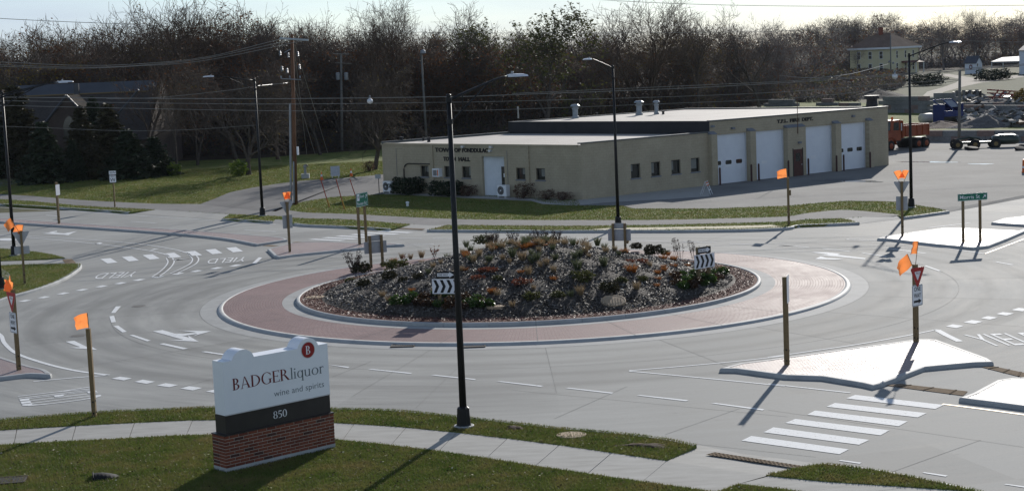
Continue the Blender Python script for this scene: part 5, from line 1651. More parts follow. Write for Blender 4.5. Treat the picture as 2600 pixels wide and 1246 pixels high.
if nn_.dot(ne) < 0: nn_ = -nn_
WA.n = nn_
La = dirv.length
for k in range(10):
    wbox(MB(), WA, 0.95, La - 0.75, 0.1 + k * 0.235, 0.1 + (k + 1) * 0.235 - 0.015, 0.002, 0.02).build('siding_board', mt_siding, alc, world=True)
gd_ = wbox(MB(), WA, La - 0.72, La - 0.02, 0.05, 2.35, 0.01, 0.05).build('entrance_door', mt_frame, hall, world=True)
wbox(MB(), WA, La - 0.64, La - 0.12, 1.25, 2.2, 0.051, 0.056).build('door_glass', mt_glass, gd_, world=True)
wbox(MB(), WA, La - 0.52, La - 0.30, 1.55, 1.85, 0.057, 0.060).build('door_notice', mt_white, gd_, world=True)
# wall lettering
def split_build(b, name, m, parent):
    """each connected piece of a lettering mesh becomes a letter of its own"""
    par = list(range(len(b.v)))
    def find(i):
        while par[i] != i:
            par[i] = par[par[i]]; i = par[i]
        return i
    for f in b.f:
        for k in f[1:]:
            par[find(k)] = find(f[0])
    grp = {}
    for f in b.f:
        grp.setdefault(find(f[0]), []).append(f)
    for fs in grp.values():
        ids = sorted({i for f in fs for i in f}); mp = {i: k for k, i in enumerate(ids)}
        MB().add([b.v[i] for i in ids], [tuple(mp[i] for i in f) for f in fs]).build(name, m, parent, world=True)
def letters(w, s, a_center, z, width, hgt, flip, off=0.03):
    b = wall_text(s, width, hgt, 0, 0, 0, 0.05, 0.05)
    vs = []
    for x, y, zz in b.v:
        a = a_center + (-x if flip else x)
        vs.append(w.p(a, z + zz, off - y))
    b.v = vs
    return b
for word, c0, wd in (('TOWN', 14.12, 2.05), ('OF', 12.63, 0.72), ('FONDDULAC', 10.72, 2.78)):
    split_build(letters(WE, word, c0, 3.42, wd, 0.34, True), 'letter', mt_let, hall)
for word, c0, wd in (('TOWN', 13.55, 1.38), ('HALL', 11.93, 1.28)):
    split_build(letters(WE, word, c0, 2.73, wd, 0.33, True), 'letter', mt_let, hall)
for word, c0, wd in (('T.F.L.', 21.02, 1.25), ('FIRE', 22.45, 1.12), ('DEPT.', 23.95, 1.32)):
    split_build(letters(WR, word, c0, 4.42, wd, 0.29, False), 'letter', mt_let, hall)
# wall fittings
wpart('downspout', mt_block_e, WE, 15.36, 15.48, 0.1, 3.96, 0.0, 0.10)
wpart('downspout', mt_block_e, WE, 5.08, 5.20, 1.2, 3.96, 0.0, 0.10)
b = MB().tube([WE.p(18.82, 0.9, 0.06), WE.p(18.80, 2.0, 0.06), WE.p(18.70, 2.25, 0.06), WE.p(18.5, 2.40, 0.06), WE.p(18.2, 2.47, 0.06), WE.p(15.80, 2.47, 0.06)], 0.05, 8)
b.build('conduit', mt_frame, hall, world=True)
b = MB().tube([WE.p(19.66, 0.9, 0.03), WE.p(19.64, 3.66, 0.03), WE.p(18.9, 3.66, 0.03)], 0.015, 6); b.build('conduit', mt_slope, hall, world=True)
b = MB().tube([WE.p(7.35, 0.9, 0.03), WE.p(7.35, 3.6, 0.03)], 0.015, 6); b.build('conduit', mt_slope, hall, world=True)
for a, z in ((11.94, 3.86), (8.91, 3.86), (9.02, 3.58)):
    bx = MB(); wbox(bx, WE, a - 0.12, a + 0.12, z - 0.08, z + 0.08, 0.0, 0.22); bx.build('wall_lamp', mt_lum, hall, world=True)
for a, z in ((15.4, 4.35), (22.45, 2.78), (29.4, 4.5), (13.2, 4.62)):
    o0 = 0.4 if a == 22.45 else 0.0
    bx = MB(); wbox(bx, WR, a - 0.14, a + 0.14, z - 0.08, z + 0.08, o0, o0 + 0.2); bx.build('wall_lamp', mt_slope, hall, world=True)
b = MB().tube([WR.p(22.3, 3.5, 0.46), WR.p(22.3, 7.1, 0.46)], [0.035, 0.02], 8)
ant = b.build('antenna_mast', mt_rust, hall, world=True)
wac = wpart('window_air_conditioner', mt_white, WE, 14.45, 15.22, 1.50, 2.15, 0.0, 0.35)
for k in range(6):
    wbox(MB(), WE, 14.72, 15.12, 1.60 + k * 0.075, 1.65 + k * 0.075, 0.35, 0.362).build('louvre', mt_frame, wac, world=True)
wbox(MB(), WE, 14.55, 14.66, 1.58, 2.05, 0.35, 0.358).build('control_strip', mt_orangep, wac, world=True)
# roof vents
mt_vent = mat('galvanised vent', (0.20, 0.23, 0.26), (0.28, 0.31, 0.34), scale=5, rough=0.4, spec=0.5, metal=0.4)
for px, py, r, h in ((1461, 300, 0.24, 1.2), (1623, 292, 0.25, 1.25), (1667, 290, 0.18, 1.2)):
    q = gp(px, py, TALL)
    b = MB().lathe([(r * 1.3, -0.05), (r * 1.3, 0.16), (r, 0.18), (r, h * 0.62), (r * 1.25, h * 0.66), (r * 1.25, h * 0.74), (r * 0.9, h * 0.75), (r * 0.9, h * 0.84), (r * 1.7, h * 0.85), (r * 1.7, h * 0.9), (r * 1.1, h)], 16, (q.x, q.y, q.z))
    b.build('roof_vent', mt_vent, hall, world=True)
for px, py, r, h, z, m in ((1684, 290, 0.12, 0.28, TALL, mt_membrane), (1316, 299, 0.08, 1.0, TALL, mt_galv), (1020, 360, 0.14, 0.4, LOW, mt_membrane), (1075, 357, 0.10, 0.26, LOW, mt_membrane), (1089, 360, 0.14, 0.36, LOW, mt_membrane), (2214, 271, 0.55, 0.95, TALL, mt_membrane), (1515, 292, 0.1, 0.2, TALL, mt_membrane)):
    q = gp(px, py, z)
    MB().lathe([(r, -0.05), (r * 0.85, h * 0.5), (r * 0.85, h * 0.7), (r * 1.2, h * 0.72), (r * 1.2, h)], 12, (q.x, q.y, q.z)).build('roof_pipe', m, hall, world=True)

# condensers in front of the hall
def condenser(a, label):
    q = WE.p(a, 0.13, 0.75)
    t = thing('heat_pump', label, 'air conditioner', q, math.atan2(hv.y, hv.x) + math.pi, 'heat pump units along the front wall')
    MB().box((0, 0, 0.55), (0.92, 0.38, 0.82)).build('casing', mt_white, t)
    g = MB(); 
    pts = disc(-0.12, 0.55, 0.33, 24)
    g.add([(p[0], -0.193, p[1]) for p in pts], [tuple(range(24))]); g.build('fan_opening', mt_frame, t)
    for k in range(4):
        r = 0.08 + k * 0.08
        MB().tube([(-0.12 + r * math.cos(2 * math.pi * j / 20), -0.20, 0.55 + r * math.sin(2 * math.pi * j / 20)) for j in range(21)], 0.008, 4).build('grille_ring', mt_lum, t)
    MB().lathe([(0.06, 0), (0.06, 0.02)], 10, (0, 0, 0)).build('hub', mt_white, t).matrix_local = Matrix.Translation((-0.12, -0.20, 0.55)) @ Matrix.Rotation(math.pi / 2, 4, 'X')
    for s in (-0.35, 0.35):
        MB().box((s, 0, 0.06), (0.1, 0.5, 0.12)).build('foot', mt_lum, t)
condenser(19.95, 'white heat pump unit at the left end of the hall front')
condenser(7.15, 'white heat pump unit beside the hall entrance door')
# small things around
def cone(p, label, s=0.75):
    t = thing('traffic_cone', label, 'traffic cone', p)
    MB().box((0, 0, 0.02), (0.36, 0.36, 0.04)).build('base', mt_orangep, t)
    MB().lathe([(0.14, 0.04), (0.09, s * 0.45), (0.03, s)], 14).build('body', mt_orangep, t)
    MB().lathe([(0.096, s * 0.42), (0.066, s * 0.68)], 14).build('collar', mt_white, t)
cone(gp(817, 457, .12), 'orange traffic cone at the left of the shaded drive')
cone(gp(892, 448, .12), 'orange traffic cone nearest the hall on the shaded drive')
def aframe(p, rz, label, board=False):
    t = thing('folding_barricade', label, 'barricade', p, rz)
    for s in (-1, 1):
        for x in (-0.3, 0.3):
            MB().tube([(x, s * 0.38, 0), (x, 0.0, 0.98)], 0.022, 6).build('leg', mt_lum, t)
    if board:
        b = MB().add([(-0.42, -0.32, 0.2), (0.42, -0.32, 0.2), (0.42, -0.02, 1.1), (-0.42, -0.02, 1.1)], [(0, 1, 2, 3)])
        b.build('board', mt_alu, t)
    else:
        for k in range(3):
            z0 = 0.68 + k * 0.09
            y0 = -0.38 * (1 - z0 / 0.98) - 0.02
            MB().box((0, y0, z0), (0.66, 0.02, 0.075)).build('stripe_board', mt_orangep if k % 2 == 0 else mt_white, t)
        MB().box((0, -0.26, 0.35), (0.66, 0.02, 0.07)).build('stripe_board', mt_white, t)
aframe(gp(*M3(1270, 190), .13), math.radians(70), 'white folding barricade standing on the lot near the first garage door')
aframe(gp(852, 452, .12), math.radians(5), 'grey folding sign board between two cones on the drive', True)
# small pump on a block, at the drive edge
q = gp(776, 453, .12)
t = thing('hand_pump', 'black hand pump on a concrete block at the drive edge', 'pump', q)
MB().box((0, 0, 0.22), (0.72, 0.5, 0.44)).build('block', mt_kerb, t)
MB().lathe([(0.13, 0.44), (0.11, 0.95), (0.17, 1.0), (0.17, 1.2), (0.06, 1.26)], 12).build('body', mt_galv, t)
MB().tube([(-0.05, 0, 1.22), (0.12, 0, 1.3), (0.3, 0, 1.1)], 0.05, 8).build('spout', mt_black, t)
# small dark sign by the hall corner
q = gp(963, 491, .12)
t = thing('parking_sign', 'small dark sign on a thin post at the left corner of the hall', 'road sign', q)
MB().tube([(0, 0, 0), (0, 0, 1.5)], 0.03, 8).build('post', mt_black, t)
MB().box((-0.04, -0.04, 1.36), (0.46, 0.02, 0.34)).build('sign_plate', mt_alu, t)
# white pipe cap in the grass
t = thing('cleanout_pipe', 'white capped pipe standing in the shaded grass before the hall', 'pipe', gp(1035, 524, .12))
MB().lathe([(0.09, 0), (0.09, 0.22), (0.13, 0.23), (0.13, 0.32), (0.05, 0.36)], 12).build('pipe', mt_white, t)
# orange barrel at the right edge
t = thing('traffic_barrel', 'orange traffic barrel cut by the right edge of the photo', 'traffic barrel', gp(2604, 438, .12))
MB().lathe([(0.30, 0), (0.30, 0.08), (0.26, 0.1), (0.22, 1.0), (0.1, 1.02)], 16).build('body', mt_orangep, t)
MB().lathe([(0.255, 0.35), (0.247, 0.5)], 16).build('stripe', mt_white, t)
# ================================================================ POLES AND WIRES
def wood_pole(name, label, base, top, r0, r1, m, cat='utility pole'):
    t = thing(name, label, cat, base)
    MB().tube([(0, 0, -0.5), (top.x - base.x, top.y - base.y, top.z - base.z)], [r0, r1], 12).build('pole', m, t, smooth=True)
    return t
def top_of(px, py, base):
    return at(px, py, base.y)
B_up = gp(750, 520, .12)
up_top = top_of(741, 88, B_up)
t = wood_pole('utility_pole', 'tall red brown utility pole with crossarms beside the driveway', B_up, up_top, 0.17, 0.12, mt_polewood)
def rel(px, py, base, dy=0.0):
    return at(px, py, base.y + dy) - base
mt_lightarm = mat('pale weathered crossarm', (0.30, 0.33, 0.34), (0.38, 0.41, 0.42), scale=3, rough=0.8)
arm = MB().tube([rel(710, 98, B_up, -0.2), rel(783, 102.5, B_up, -0.2)], 0.085, 6); arm.build('crossarm', mt_lightarm, t)
MB().tube([rel(713, 200, B_up, -0.2), rel(764, 203, B_up, -0.2)], 0.04, 6).build('lower_arm', mt_galv, t)
MB().tube([rel(722, 134, B_up, -0.2), rel(738, 125, B_up, -0.2)], 0.035, 6).build('arm_brace', mt_galv, t)
for px, py in ((711, 136), (732, 141), (756, 138), (716, 175), (729, 180), (760, 170)):
    q = rel(px, py, B_up, -0.2)
    MB().lathe([(0.05, -0.2), (0.10, -0.12), (0.05, -0.06), (0.10, 0.0), (0.05, 0.06), (0.09, 0.12), (0.03, 0.2)], 10, tuple(q)).build('insulator', mt_galv, t)
for px in (714, 736, 762):
    MB().lathe([(0.03, 0), (0.06, 0.1), (0.03, 0.22)], 8, tuple(rel(px, 200, B_up, -0.2))).build('insulator', mt_galv, t)
q0, q1 = rel(736.5, 263, B_up, -0.1), rel(739, 515, B_up, -0.1)
MB().tube([q0, q1], 0.085, 10).build('riser_conduit', mt_galv, t)
q0, q1 = rel(745.5, 410, B_up, -0.2), rel(747, 515, B_up, -0.2)
MB().tube([q0, q1], 0.06, 8).build('riser_conduit', mt_galv, t)
q = rel(756, 383, B_up); MB().box(tuple(q), (0.14, 0.2, 0.62)).build('meter_box', mt_white, t)
# guy wires with guards
def wire(name, pts, r, label, cat='cable', group='overhead cables', m=mt_wire, sag=0.0):
    P = [Vector(p) for p in pts]
    if len(P) > 2: P = smooth_line(P, 5)
    o = MB().tube(P, r, 5, caps=False).build(name, m, None, label=label, cat=cat, group=group)
    return o
for k, (tx, ty, bx, by, dep, lab) in enumerate(((746, 112, 779, 392, 145, 'guy wire from the tall pole down to the lawn, left of three'), (748, 112, 832, 388, 149, 'guy wire from the tall pole down to the lawn, right of three'), (746, 212, 800, 392, 147, 'guy wire from the tall pole down to the lawn, lowest of three'))):
    wire('guy_wire', [at(tx, ty, B_up.y + 0.2), at(bx, by, dep)], 0.018, lab, group='guy wires of the tall utility pole')
# leaning red guy guards on the verge
for (x0, y0, x1, y1, lab) in ((815, 457, 838, 527, 'leaning red marker rod in the grass, leftmost of three'), (853, 454, 876, 531, 'leaning red marker rod in the grass, middle of three'), (888, 454, 912, 520, 'leaning red marker rod behind the green guide sign')):
    b0 = gp(x1, y1, .12)
    t1_ = at(x0, y0, b0.y + 0.3)
    t = thing('marker_rod', lab, 'marker rod', b0, 0, 'leaning red marker rods')
    MB().tube([(0, 0, -0.2), tuple((t1_ - b0))], 0.035, 8).build('rod', mat('red rod', (0.30, 0.035, 0.02), (0.36, 0.06, 0.03), scale=3, rough=0.6), t)
    MB().tube([(0, 0, 0), tuple((t1_ - b0) * 0.3)], 0.045, 8).build('yellow_sleeve', mat('yellow sleeve', (0.45, 0.27, 0.04), rough=0.6), t)
# other poles
b = gp(868, 384); t = wood_pole('utility_pole', 'grey utility pole with two transformer cans before the dark woods', b, top_of(866, 136, b), 0.17, 0.12, mt_greywood)
MB().tube([tuple(rel(846, 137, b, -0.2)), tuple(rel(886, 138, b, -0.2))], 0.07, 6).build('crossarm', mt_greywood, t)
MB().tube([tuple(rel(852, 160, b, -0.2)), tuple(rel(892, 162, b, -0.2))], 0.05, 6).build('crossarm', mt_greywood, t)
for px in (858, 879):
    q = rel(px, 193, b, -0.25)
    MB().lathe([(0.05, -0.5), (0.24, -0.45), (0.26, 0.3), (0.2, 0.38), (0.05, 0.42)], 14, tuple(q)).build('transformer', mt_galv, t)
b = gp(1084, 372); t = wood_pole('lamp_pole', 'leaning grey pole with a small lamp behind the hall roof', b, top_of(1069, 128, b), 0.16, 0.11, mt_greywood)
q = rel(1074, 131, b, -0.2); MB().lathe([(0.05, 0.25), (0.30, 0.1), (0.36, -0.2), (0.3, -0.25)], 12, tuple(q)).build('lamp_head', mt_galv, t)
b = gp(1570, 281); t = wood_pole('utility_pole', 'thin leaning pole with a transformer behind the fire station roof', b, top_of(1555, 140, b), 0.16, 0.1, mt_greywood)
q = rel(1566, 184, b, -0.2); MB().lathe([(0.25, -0.45), (0.28, 0.35), (0.1, 0.5)], 12, tuple(q)).build('transformer', mt_galv, t)
b = gp(1869, 270); t = wood_pole('floodlight_pole', 'grey pole with a bar of floodlights behind the fire station', b, top_of(1872, 178, b), 0.18, 0.15, mt_greywood, 'light pole')
for dx in (-8, 0, 8):
    q = rel(1872 + dx, 174, b, -0.2); MB().box(tuple(q), (0.5, 0.4, 0.5)).build('floodlight', mt_galv, t)
MB().tube([tuple(rel(1860, 180, b, -0.1)), tuple(rel(1884, 180, b, -0.1))], 0.07, 6).build('bar', mt_galv, t)
b = gp(1977, 250); t = wood_pole('utility_pole', 'bare brown pole at the wood edge left of the yellow house', b, top_of(1975, 132, b), 0.18, 0.12, mt_polewood)
b = gp(2435, 377); t = wood_pole('utility_pole', 'weathered pole casting a long shadow beside the block yard', b, top_of(2437, 180, b), 0.16, 0.13, mt_greywood)
b = gp(2262, 192); t = wood_pole('utility_pole', 'slim pole with insulators in front of the yellow house', b, top_of(2261, 90, b), 0.2, 0.16, mt_greywood)
for px, py in ((2258, 157), (2268, 160)):
    MB().lathe([(0.3, -0.3), (0.35, 0.1), (0.1, 0.3)], 10, tuple(rel(px, py, b, -0.2))).build('insulator', mt_galv, t)
# cables
D = 108.0
def span(name, pts, dep, r, label, **k):
    return wire(name, [at(x, y, d) for (x, y), d in zip(pts, dep if hasattr(dep, '__len__') else [dep] * len(pts))], r, label, **k)
span('cable', [(-200,244),(0,247),(650,251),(1130,246),(1300,241),(1700,226),(2000,210),(2300,190),(2600,166),(2800,148)], D, 0.022, 'highest of the parallel cables running across in front of the woods and hall roof')
span('cable', [(-200,252),(0,256),(650,264.5),(1130,260),(1300,257),(1700,246),(2000,233),(2300,211),(2440,201)], D + 1, 0.016, 'second of the parallel cables crossing in front of the woods')
span('cable', [(-200,262),(0,268),(650,281),(1130,281),(1300,278),(1700,263),(2000,250),(2300,222),(2440,204)], D + 2, 0.016, 'lowest of the parallel cables crossing in front of the hall roof')
span('cable', [(1300,238),(1700,220),(2000,206.5),(2300,186.5),(2600,163)], D - 1, 0.018, 'bright cable just above the highest parallel cable at the right')
span('cable', [(-200,155),(0,158),(180,166),(330,164),(520,146),(711,100)], [118,119,121,123,125,B_up.y - .2], 0.02, 'upper sagging power line from the tall pole to the left edge')
span('cable', [(-200,161),(0,165),(180,171),(330,168),(520,149),(734,103)], [118,119,121,123,125,B_up.y - .2], 0.02, 'middle sagging power line from the tall pole to the left edge')
span('cable', [(-200,164),(0,169),(180,174),(330,169),(520,154),(768,104)], [118,119,121,123,125,B_up.y - .2], 0.02, 'lower sagging power line from the tall pole to the left edge')
span('cable', [(655,218),(730,211)], [118.7, B_up.y - .2], 0.016, 'short service cable between the arm light and the tall pole')
span('cable', [(270,251),(400,248),(560,232),(650,220)], [118,118,118.5,118.7], 0.016, 'service cable running left from the arm light pole')
span('cable', [(-100,40),(0,47.5),(170,56),(330,62)], [170,172,176,180], 0.03, 'thin line across the sky at the upper left')
span('cable', [(1480,-6),(1540,1),(1750,11),(2000,16),(2300,17),(2600,14),(2750,11)], 150, 0.022, 'thin line crossing the bright sky at the upper right')
span('cable', [(1000,82),(1300,84.5),(1600,84),(1950,80),(2300,66)], 175, 0.02, 'thin line passing in front of the green leaved tree')
span('cable', [(2300,94),(2450,104),(2600,107)], 430, 0.05, 'faint line behind the right arm light')
span('cable', [(-100,318),(100,324),(300,332),(470,330),(650,318)], 125, 0.014, 'low thin cable in front of the dark evergreens')
span('cable', [(1980,192),(2060,198),(2160,188),(2255,163)], [322,330,350,440], 0.06, 'sagging service line between the wood edge and the yellow house pole')
# hanging lamp shapes on the cables
for px, py, dep, lab in ((939, 250, D, 'white bulb lamp hanging on the cables before the lawn tree'), (2272, 187, D, 'white basket lamp hanging on the cables below the yellow house')):
    p = at(px, py, dep)
    t = thing('hanging_lamp', lab, 'lamp', p)
    MB().lathe([(0.03, 0.12), (0.05, 0.0), (0.16, -0.08), (0.19, -0.2), (0.14, -0.32), (0.03, -0.36)], 14).build('globe', mt_lum, t, smooth=True)
    MB().lathe([(0.06, 0.04), (0.06, 0.16), (0.02, 0.2)], 10).build('cap', mt_slope, t)

# ================================================================ YARD BEHIND THE STATION
mt_cblock = mat('precast concrete block', (0.16, 0.157, 0.15), (0.26, 0.253, 0.24), scale=0.5, rough=0.9, pos=True, fine=0.15, fscale=5, bump=0.4)
mt_cblock2 = mat('stained concrete block', (0.21, 0.135, 0.11), (0.26, 0.19, 0.165), scale=0.5, rough=0.9, pos=True, fine=0.15, fscale=5, bump=0.4)
def block_wall(p0, p1, rows_, label, bh_=0.62, l=1.8, d=0.62, seed=0):
    r_ = random.Random(seed)
    p0, p1 = Vector(p0), Vector(p1)
    v = p1 - p0; n = max(1, round(v.length / l)); l = v.length / n
    a = math.atan2(v.y, v.x)
    t = thing('block_wall', label, 'wall', p0, a, 'precast block walls of the yard')
    for r in range(rows_):
        for k in range(n):
            off = (l / 2 if r % 2 else 0)
            if off and k == n - 1: continue
            MB().box((l * (k + 0.5) + off, r_.uniform(-0.03, 0.03), bh_ * (r + 0.5)), (l - 0.03, d, bh_ - 0.02), rz=r_.uniform(-0.006, 0.006)).build('block', mt_cblock2 if r_.random() < 0.18 else mt_cblock, t)
    return t
g4 = lambda x, y: gp(*T4(x, y), 0)
block_wall(g4(985, 930), g4(1900, 932), 2, 'long low concrete block wall facing the lot at the right', seed=1)
block_wall(g4(730, 742), g4(1080, 745), 4, 'tall stained block wall behind the orange truck', seed=2)
block_wall(g4(1050, 720), g4(1260, 716), 4, 'tall block wall behind the blue compactor', seed=3)
block_wall(g4(1250, 745), g4(1900, 752), 2, 'block wall in the middle of the yard at the right edge', seed=4)
block_wall(g4(1250, 700), g4(1700, 694), 1, 'low grey block wall behind the rubble at the right', seed=5)
block_wall(g4(-20, 700), g4(200, 698), 2, 'row of stacked blocks left of the antenna above the station roof', seed=6)
block_wall(g4(320, 695), g4(460, 694), 2, 'stack of pale blocks above the middle of the station roof', seed=7)
block_wall(g4(470, 697), g4(600, 697), 1, 'single row of blocks above the right half of the station roof', seed=8)
block_wall(g4(1300, 838), g4(1660, 835), 1, 'short bin wall in front of the gravel heaps', seed=9)
def heap(c, rx, ry, h, m, label, seed, name='gravel_heap'):
    r_ = random.Random(seed)
    n, k = 28, 8
    ph = [r_.uniform(0, 6.3) for _ in range(6)]
    b = MB()
    b.v.append((c.x, c.y, h))
    for j in range(1, k + 1):
        q = j / k
        for i in range(n):
            a = 2 * math.pi * i / n
            s = 1 + 0.12 * math.sin(2 * a + ph[0]) + 0.09 * math.sin(3 * a + ph[1]) + 0.05 * math.sin(7 * a + ph[2])
            b.v.append((c.x + rx * q * s * math.cos(a), c.y + ry * q * s * math.sin(a), max(-0.05, h * (1 - q ** 0.9) * (1 + 0.08 * math.sin(4 * a + ph[3])) + r_.uniform(-0.04, 0.04)) if j < k else -0.05))
    b.f += [(0, 1 + i, 1 + (i + 1) % n) for i in range(n)]
    for j in range(k - 1):
        b.f += [(1 + j * n + i, 1 + (j + 1) * n + i, 1 + (j + 1) * n + (i + 1) % n, 1 + j * n + (i + 1) % n) for i in range(n)]
    b.mi = [0] * len(b.f)
    return b.build(name, m, None, smooth=True, label=label, cat='heap', group='heaps in the yard')
mt_rub = mat('crushed stone', (0.09, 0.078, 0.072), (0.18, 0.165, 0.155), scale=1.2, rough=0.95, pos=True, fine=0.3, fscale=6, bump=1.0, bscale=7, bdist=0.15)
mt_rub2 = mat('brown gravel', (0.12, 0.082, 0.062), (0.18, 0.135, 0.105), scale=1.2, rough=0.95, pos=True, fine=0.3, fscale=6, bump=1.0, bscale=7, bdist=0.15)
heap(g4(1440, 835), 4.6, 3.5, 1.5, mt_rub, 'grey gravel heap behind the long block wall', 1)
heap(g4(1130, 838), 5.0, 3.2, 0.9, mt_rub2, 'brown gravel heap below the blue compactor', 2)
heap(g4(1600, 800), 4.2, 3.0, 1.0, mt_rub2, 'brown gravel heap at the right edge of the yard', 3)
heap(g4(1420, 765), 4.5, 2.6, 0.9, mt_rub, 'broken concrete heap in the middle of the yard', 4)
heap(g4(1500, 690), 6.0, 4.0, 1.1, mt_rub, 'broken concrete heap at the back of the yard', 5)
mt_topsoil = mat('dark topsoil', (0.03, 0.028, 0.025), (0.06, 0.052, 0.045), scale=1.0, rough=0.95, pos=True, bump=0.8, bscale=4, bdist=0.2)
heap(g4(720, 640), 7.5, 5.0, 1.7, mt_topsoil, 'dark soil heap below the yellow house', 6)
heap(g4(1435, 686), 2.2, 1.5, 0.7, mt_topsoil, 'small dark heap beside the grey block wall', 7)
# rubble slabs
rr = random.Random(9)
V_, F_ = [], []
rb_ = MB()
for _ in range(520):
    q = g4(rr.uniform(1250, 1800), rr.choice((rr.uniform(745, 800), rr.uniform(640, 700), rr.uniform(800, 838))))
    s = rr.uniform(0.12, 0.75)
    R = Euler((rr.uniform(-0.5, 0.5), rr.uniform(-0.5, 0.5), rr.uniform(0, 3))).to_matrix()
    rb_.box((q.x, q.y, rr.uniform(0.1, 0.9)), (s * rr.uniform(1, 2.6), s, s * 0.4), rot=R, mi=rr.choices((0, 1, 2, 3), (0.5, 0.2, 0.2, 0.1))[0])
rb_.build('rubble', [mt_cblock, mt_greywood, mt_frame, mt_rust], None, label='broken concrete rubble strewn over the yard', cat='rubble', kind='stuff')
# orange dump truck, nose towards the camera-left
mt_truck = mat('faded orange truck paint', (0.22, 0.042, 0.011), (0.31, 0.07, 0.02), scale=1.5, rough=0.5, spec=0.4, fine=0.12, fscale=6)
mt_tyre = mat('tyre rubber', (0.014, 0.014, 0.014), (0.03, 0.028, 0.026), scale=6, rough=0.85)
tb = gp(2282, 381, 0)
trk = thing('dump_truck', 'orange dump truck parked behind the fire station corner', 'truck', tb, math.radians(37))
MB().box((-0.05, 0, 0.95), (6.6, 0.8, 0.25)).build('chassis', mt_black, trk)
cabm = MB()
pf = [(-3.3, 1.0), (-3.3, 1.75), (-2.35, 1.9), (-2.15, 2.95), (-0.95, 2.98), (-0.9, 1.0)]
n = len(pf)
cabm.add([(p[0], -1.05, p[1]) for p in pf] + [(p[0], 1.05, p[1]) for p in pf], [tuple(range(n)), tuple(range(2 * n - 1, n - 1, -1))] + [(i, (i + 1) % n, n + (i + 1) % n, n + i) for i in range(n)])
cb_ = cabm.build('cab', mt_truck, trk)
for s in (-1, 1):
    MB().add([(-2.0, s * 1.056, 2.0), (-1.2, s * 1.056, 2.0), (-1.2, s * 1.056, 2.75), (-1.95, s * 1.056, 2.75)], [(0, 1, 2, 3) if s < 0 else (3, 2, 1, 0)]).build('side_window', mt_glass, cb_)
MB().add([(-2.36, -0.95, 2.0), (-2.36, 0.95, 2.0), (-2.18, 0.9, 2.85), (-2.18, -0.9, 2.85)], [(3, 2, 1, 0)]).build('windscreen', mt_glass, cb_)
MB().lathe([(0.12, 2.98), (0.12, 3.2), (0.04, 3.3)], 10, (-1.5, -0.5, 0)).build('beacon', mt_orangep, cb_)
MB().box((-1.0, -1.2, 2.3), (0.10, 0.06, 0.7)).build('mirror', mt_lum, cb_)
bd = MB()
bd.box((1.25, -1.12, 1.85), (3.9, 0.08, 1.1)); bd.box((1.25, 1.12, 1.85), (3.9, 0.08, 1.1)); bd.box((-0.70, 0, 2.05), (0.08, 2.3, 1.7)); bd.box((1.25, 0, 1.33), (3.9, 2.2, 0.08)); bd.box((3.2, 0, 1.85), (0.08, 2.2, 1.15))
bed = bd.build('dump_bed', mt_truck, trk)
for k in range(5):
    for s in (-1, 1):
        MB().box((-0.35 + k * 0.85, s * 1.19, 1.85), (0.10, 0.07, 1.08)).build('bed_rib', mt_truck, bed)
for x, w_ in ((-2.35, 0.32), (1.6, 0.6), (2.75, 0.6)):
    for s in (-1, 1):
        b = MB().lathe([(0.30, -w_ / 2), (0.50, -w_ / 2), (0.55, -w_ / 4), (0.55, w_ / 4), (0.50, w_ / 2), (0.30, w_ / 2)], 20)
        b.v = [(x + v[0], s * (1.0 - w_ / 4) + v[2], 0.55 + v[1]) for v in b.v]
        wo = b.build('wheel', mt_tyre, trk)
        b = MB().lathe([(0.28, -w_ / 2 - 0.02), (0.2, -w_ / 2 - 0.05), (0.1, -w_ / 2 - 0.09)], 14)
        b.v = [(x + v[0], s * (1.0 - w_ / 4) + s * abs(v[2]), 0.55 + v[1]) for v in b.v]
        b.build('hub', mt_truck, wo)
for s in (-1, 1):
    fd = MB()
    pts = [(-2.35 + 0.72 * math.cos(math.pi * k / 8), 0.62 + 0.72 * math.sin(math.pi * k / 8)) for k in range(9)]
    for k in range(8):
        fd.add([(pts[k][0], s * 0.75, pts[k][1]), (pts[k + 1][0], s * 0.75, pts[k + 1][1]), (pts[k + 1][0], s * 1.15, pts[k + 1][1]), (pts[k][0], s * 1.15, pts[k][1])], [(0, 1, 2, 3)])
    fd.build('fender', mt_truck, trk)
# blue compactor
mt_blue = mat('dark blue steel', (0.006, 0.016, 0.10), (0.012, 0.026, 0.15), scale=2, rough=0.45, spec=0.5)
cb0 = gp(2408, 316, 0)
cmp_ = thing('trash_compactor', 'dark blue trash compactor with open hopper in the yard', 'compactor', cb0, math.radians(28))
b = MB()
b.box((0.0, 0.95, 1.3), (3.0, 0.08, 2.4)); b.box((1.5, 0, 1.3), (0.08, 2.0, 2.4)); b.box((-1.5, 0, 1.3), (0.08, 2.0, 2.4)); b.box((0, -0.95, 0.9), (3.0, 0.08, 1.6)); b.box((0, 0, 0.25), (3.0, 1.9, 0.1))
b.build('hopper', mt_blue, cmp_)
for s in (-1.5, 1.5, 0.0):
    MB().tube([(s, -0.98, 1.75), (s, 0.98, 3.0)], 0.07, 6).build('top_rail', mt_blue, cmp_)
MB().tube([(-1.5, 0.98, 3.0), (1.5, 0.98, 3.0)], 0.07, 6).build('top_rail', mt_blue, cmp_)
MB().add([(0.1, -0.5, 2.1), (1.4, -0.5, 2.1), (1.4, 0.95, 2.95), (0.1, 0.95, 2.95)], [(0, 1, 2, 3)]).build('lid', mt_galv, cmp_)
MB().box((1.55, -0.3, 0.9), (0.02, 0.4, 0.4)).build('label_plate', mt_white, cmp_)
MB().box((-0.5, -1.5, 0.55), (2.2, 1.0, 0.9)).build('ram_housing', mt_frame, cmp_)
t = thing('water_tank', 'cream round ended tank left of the blue compactor', 'tank', gp(2352, 316, 0), math.radians(20))
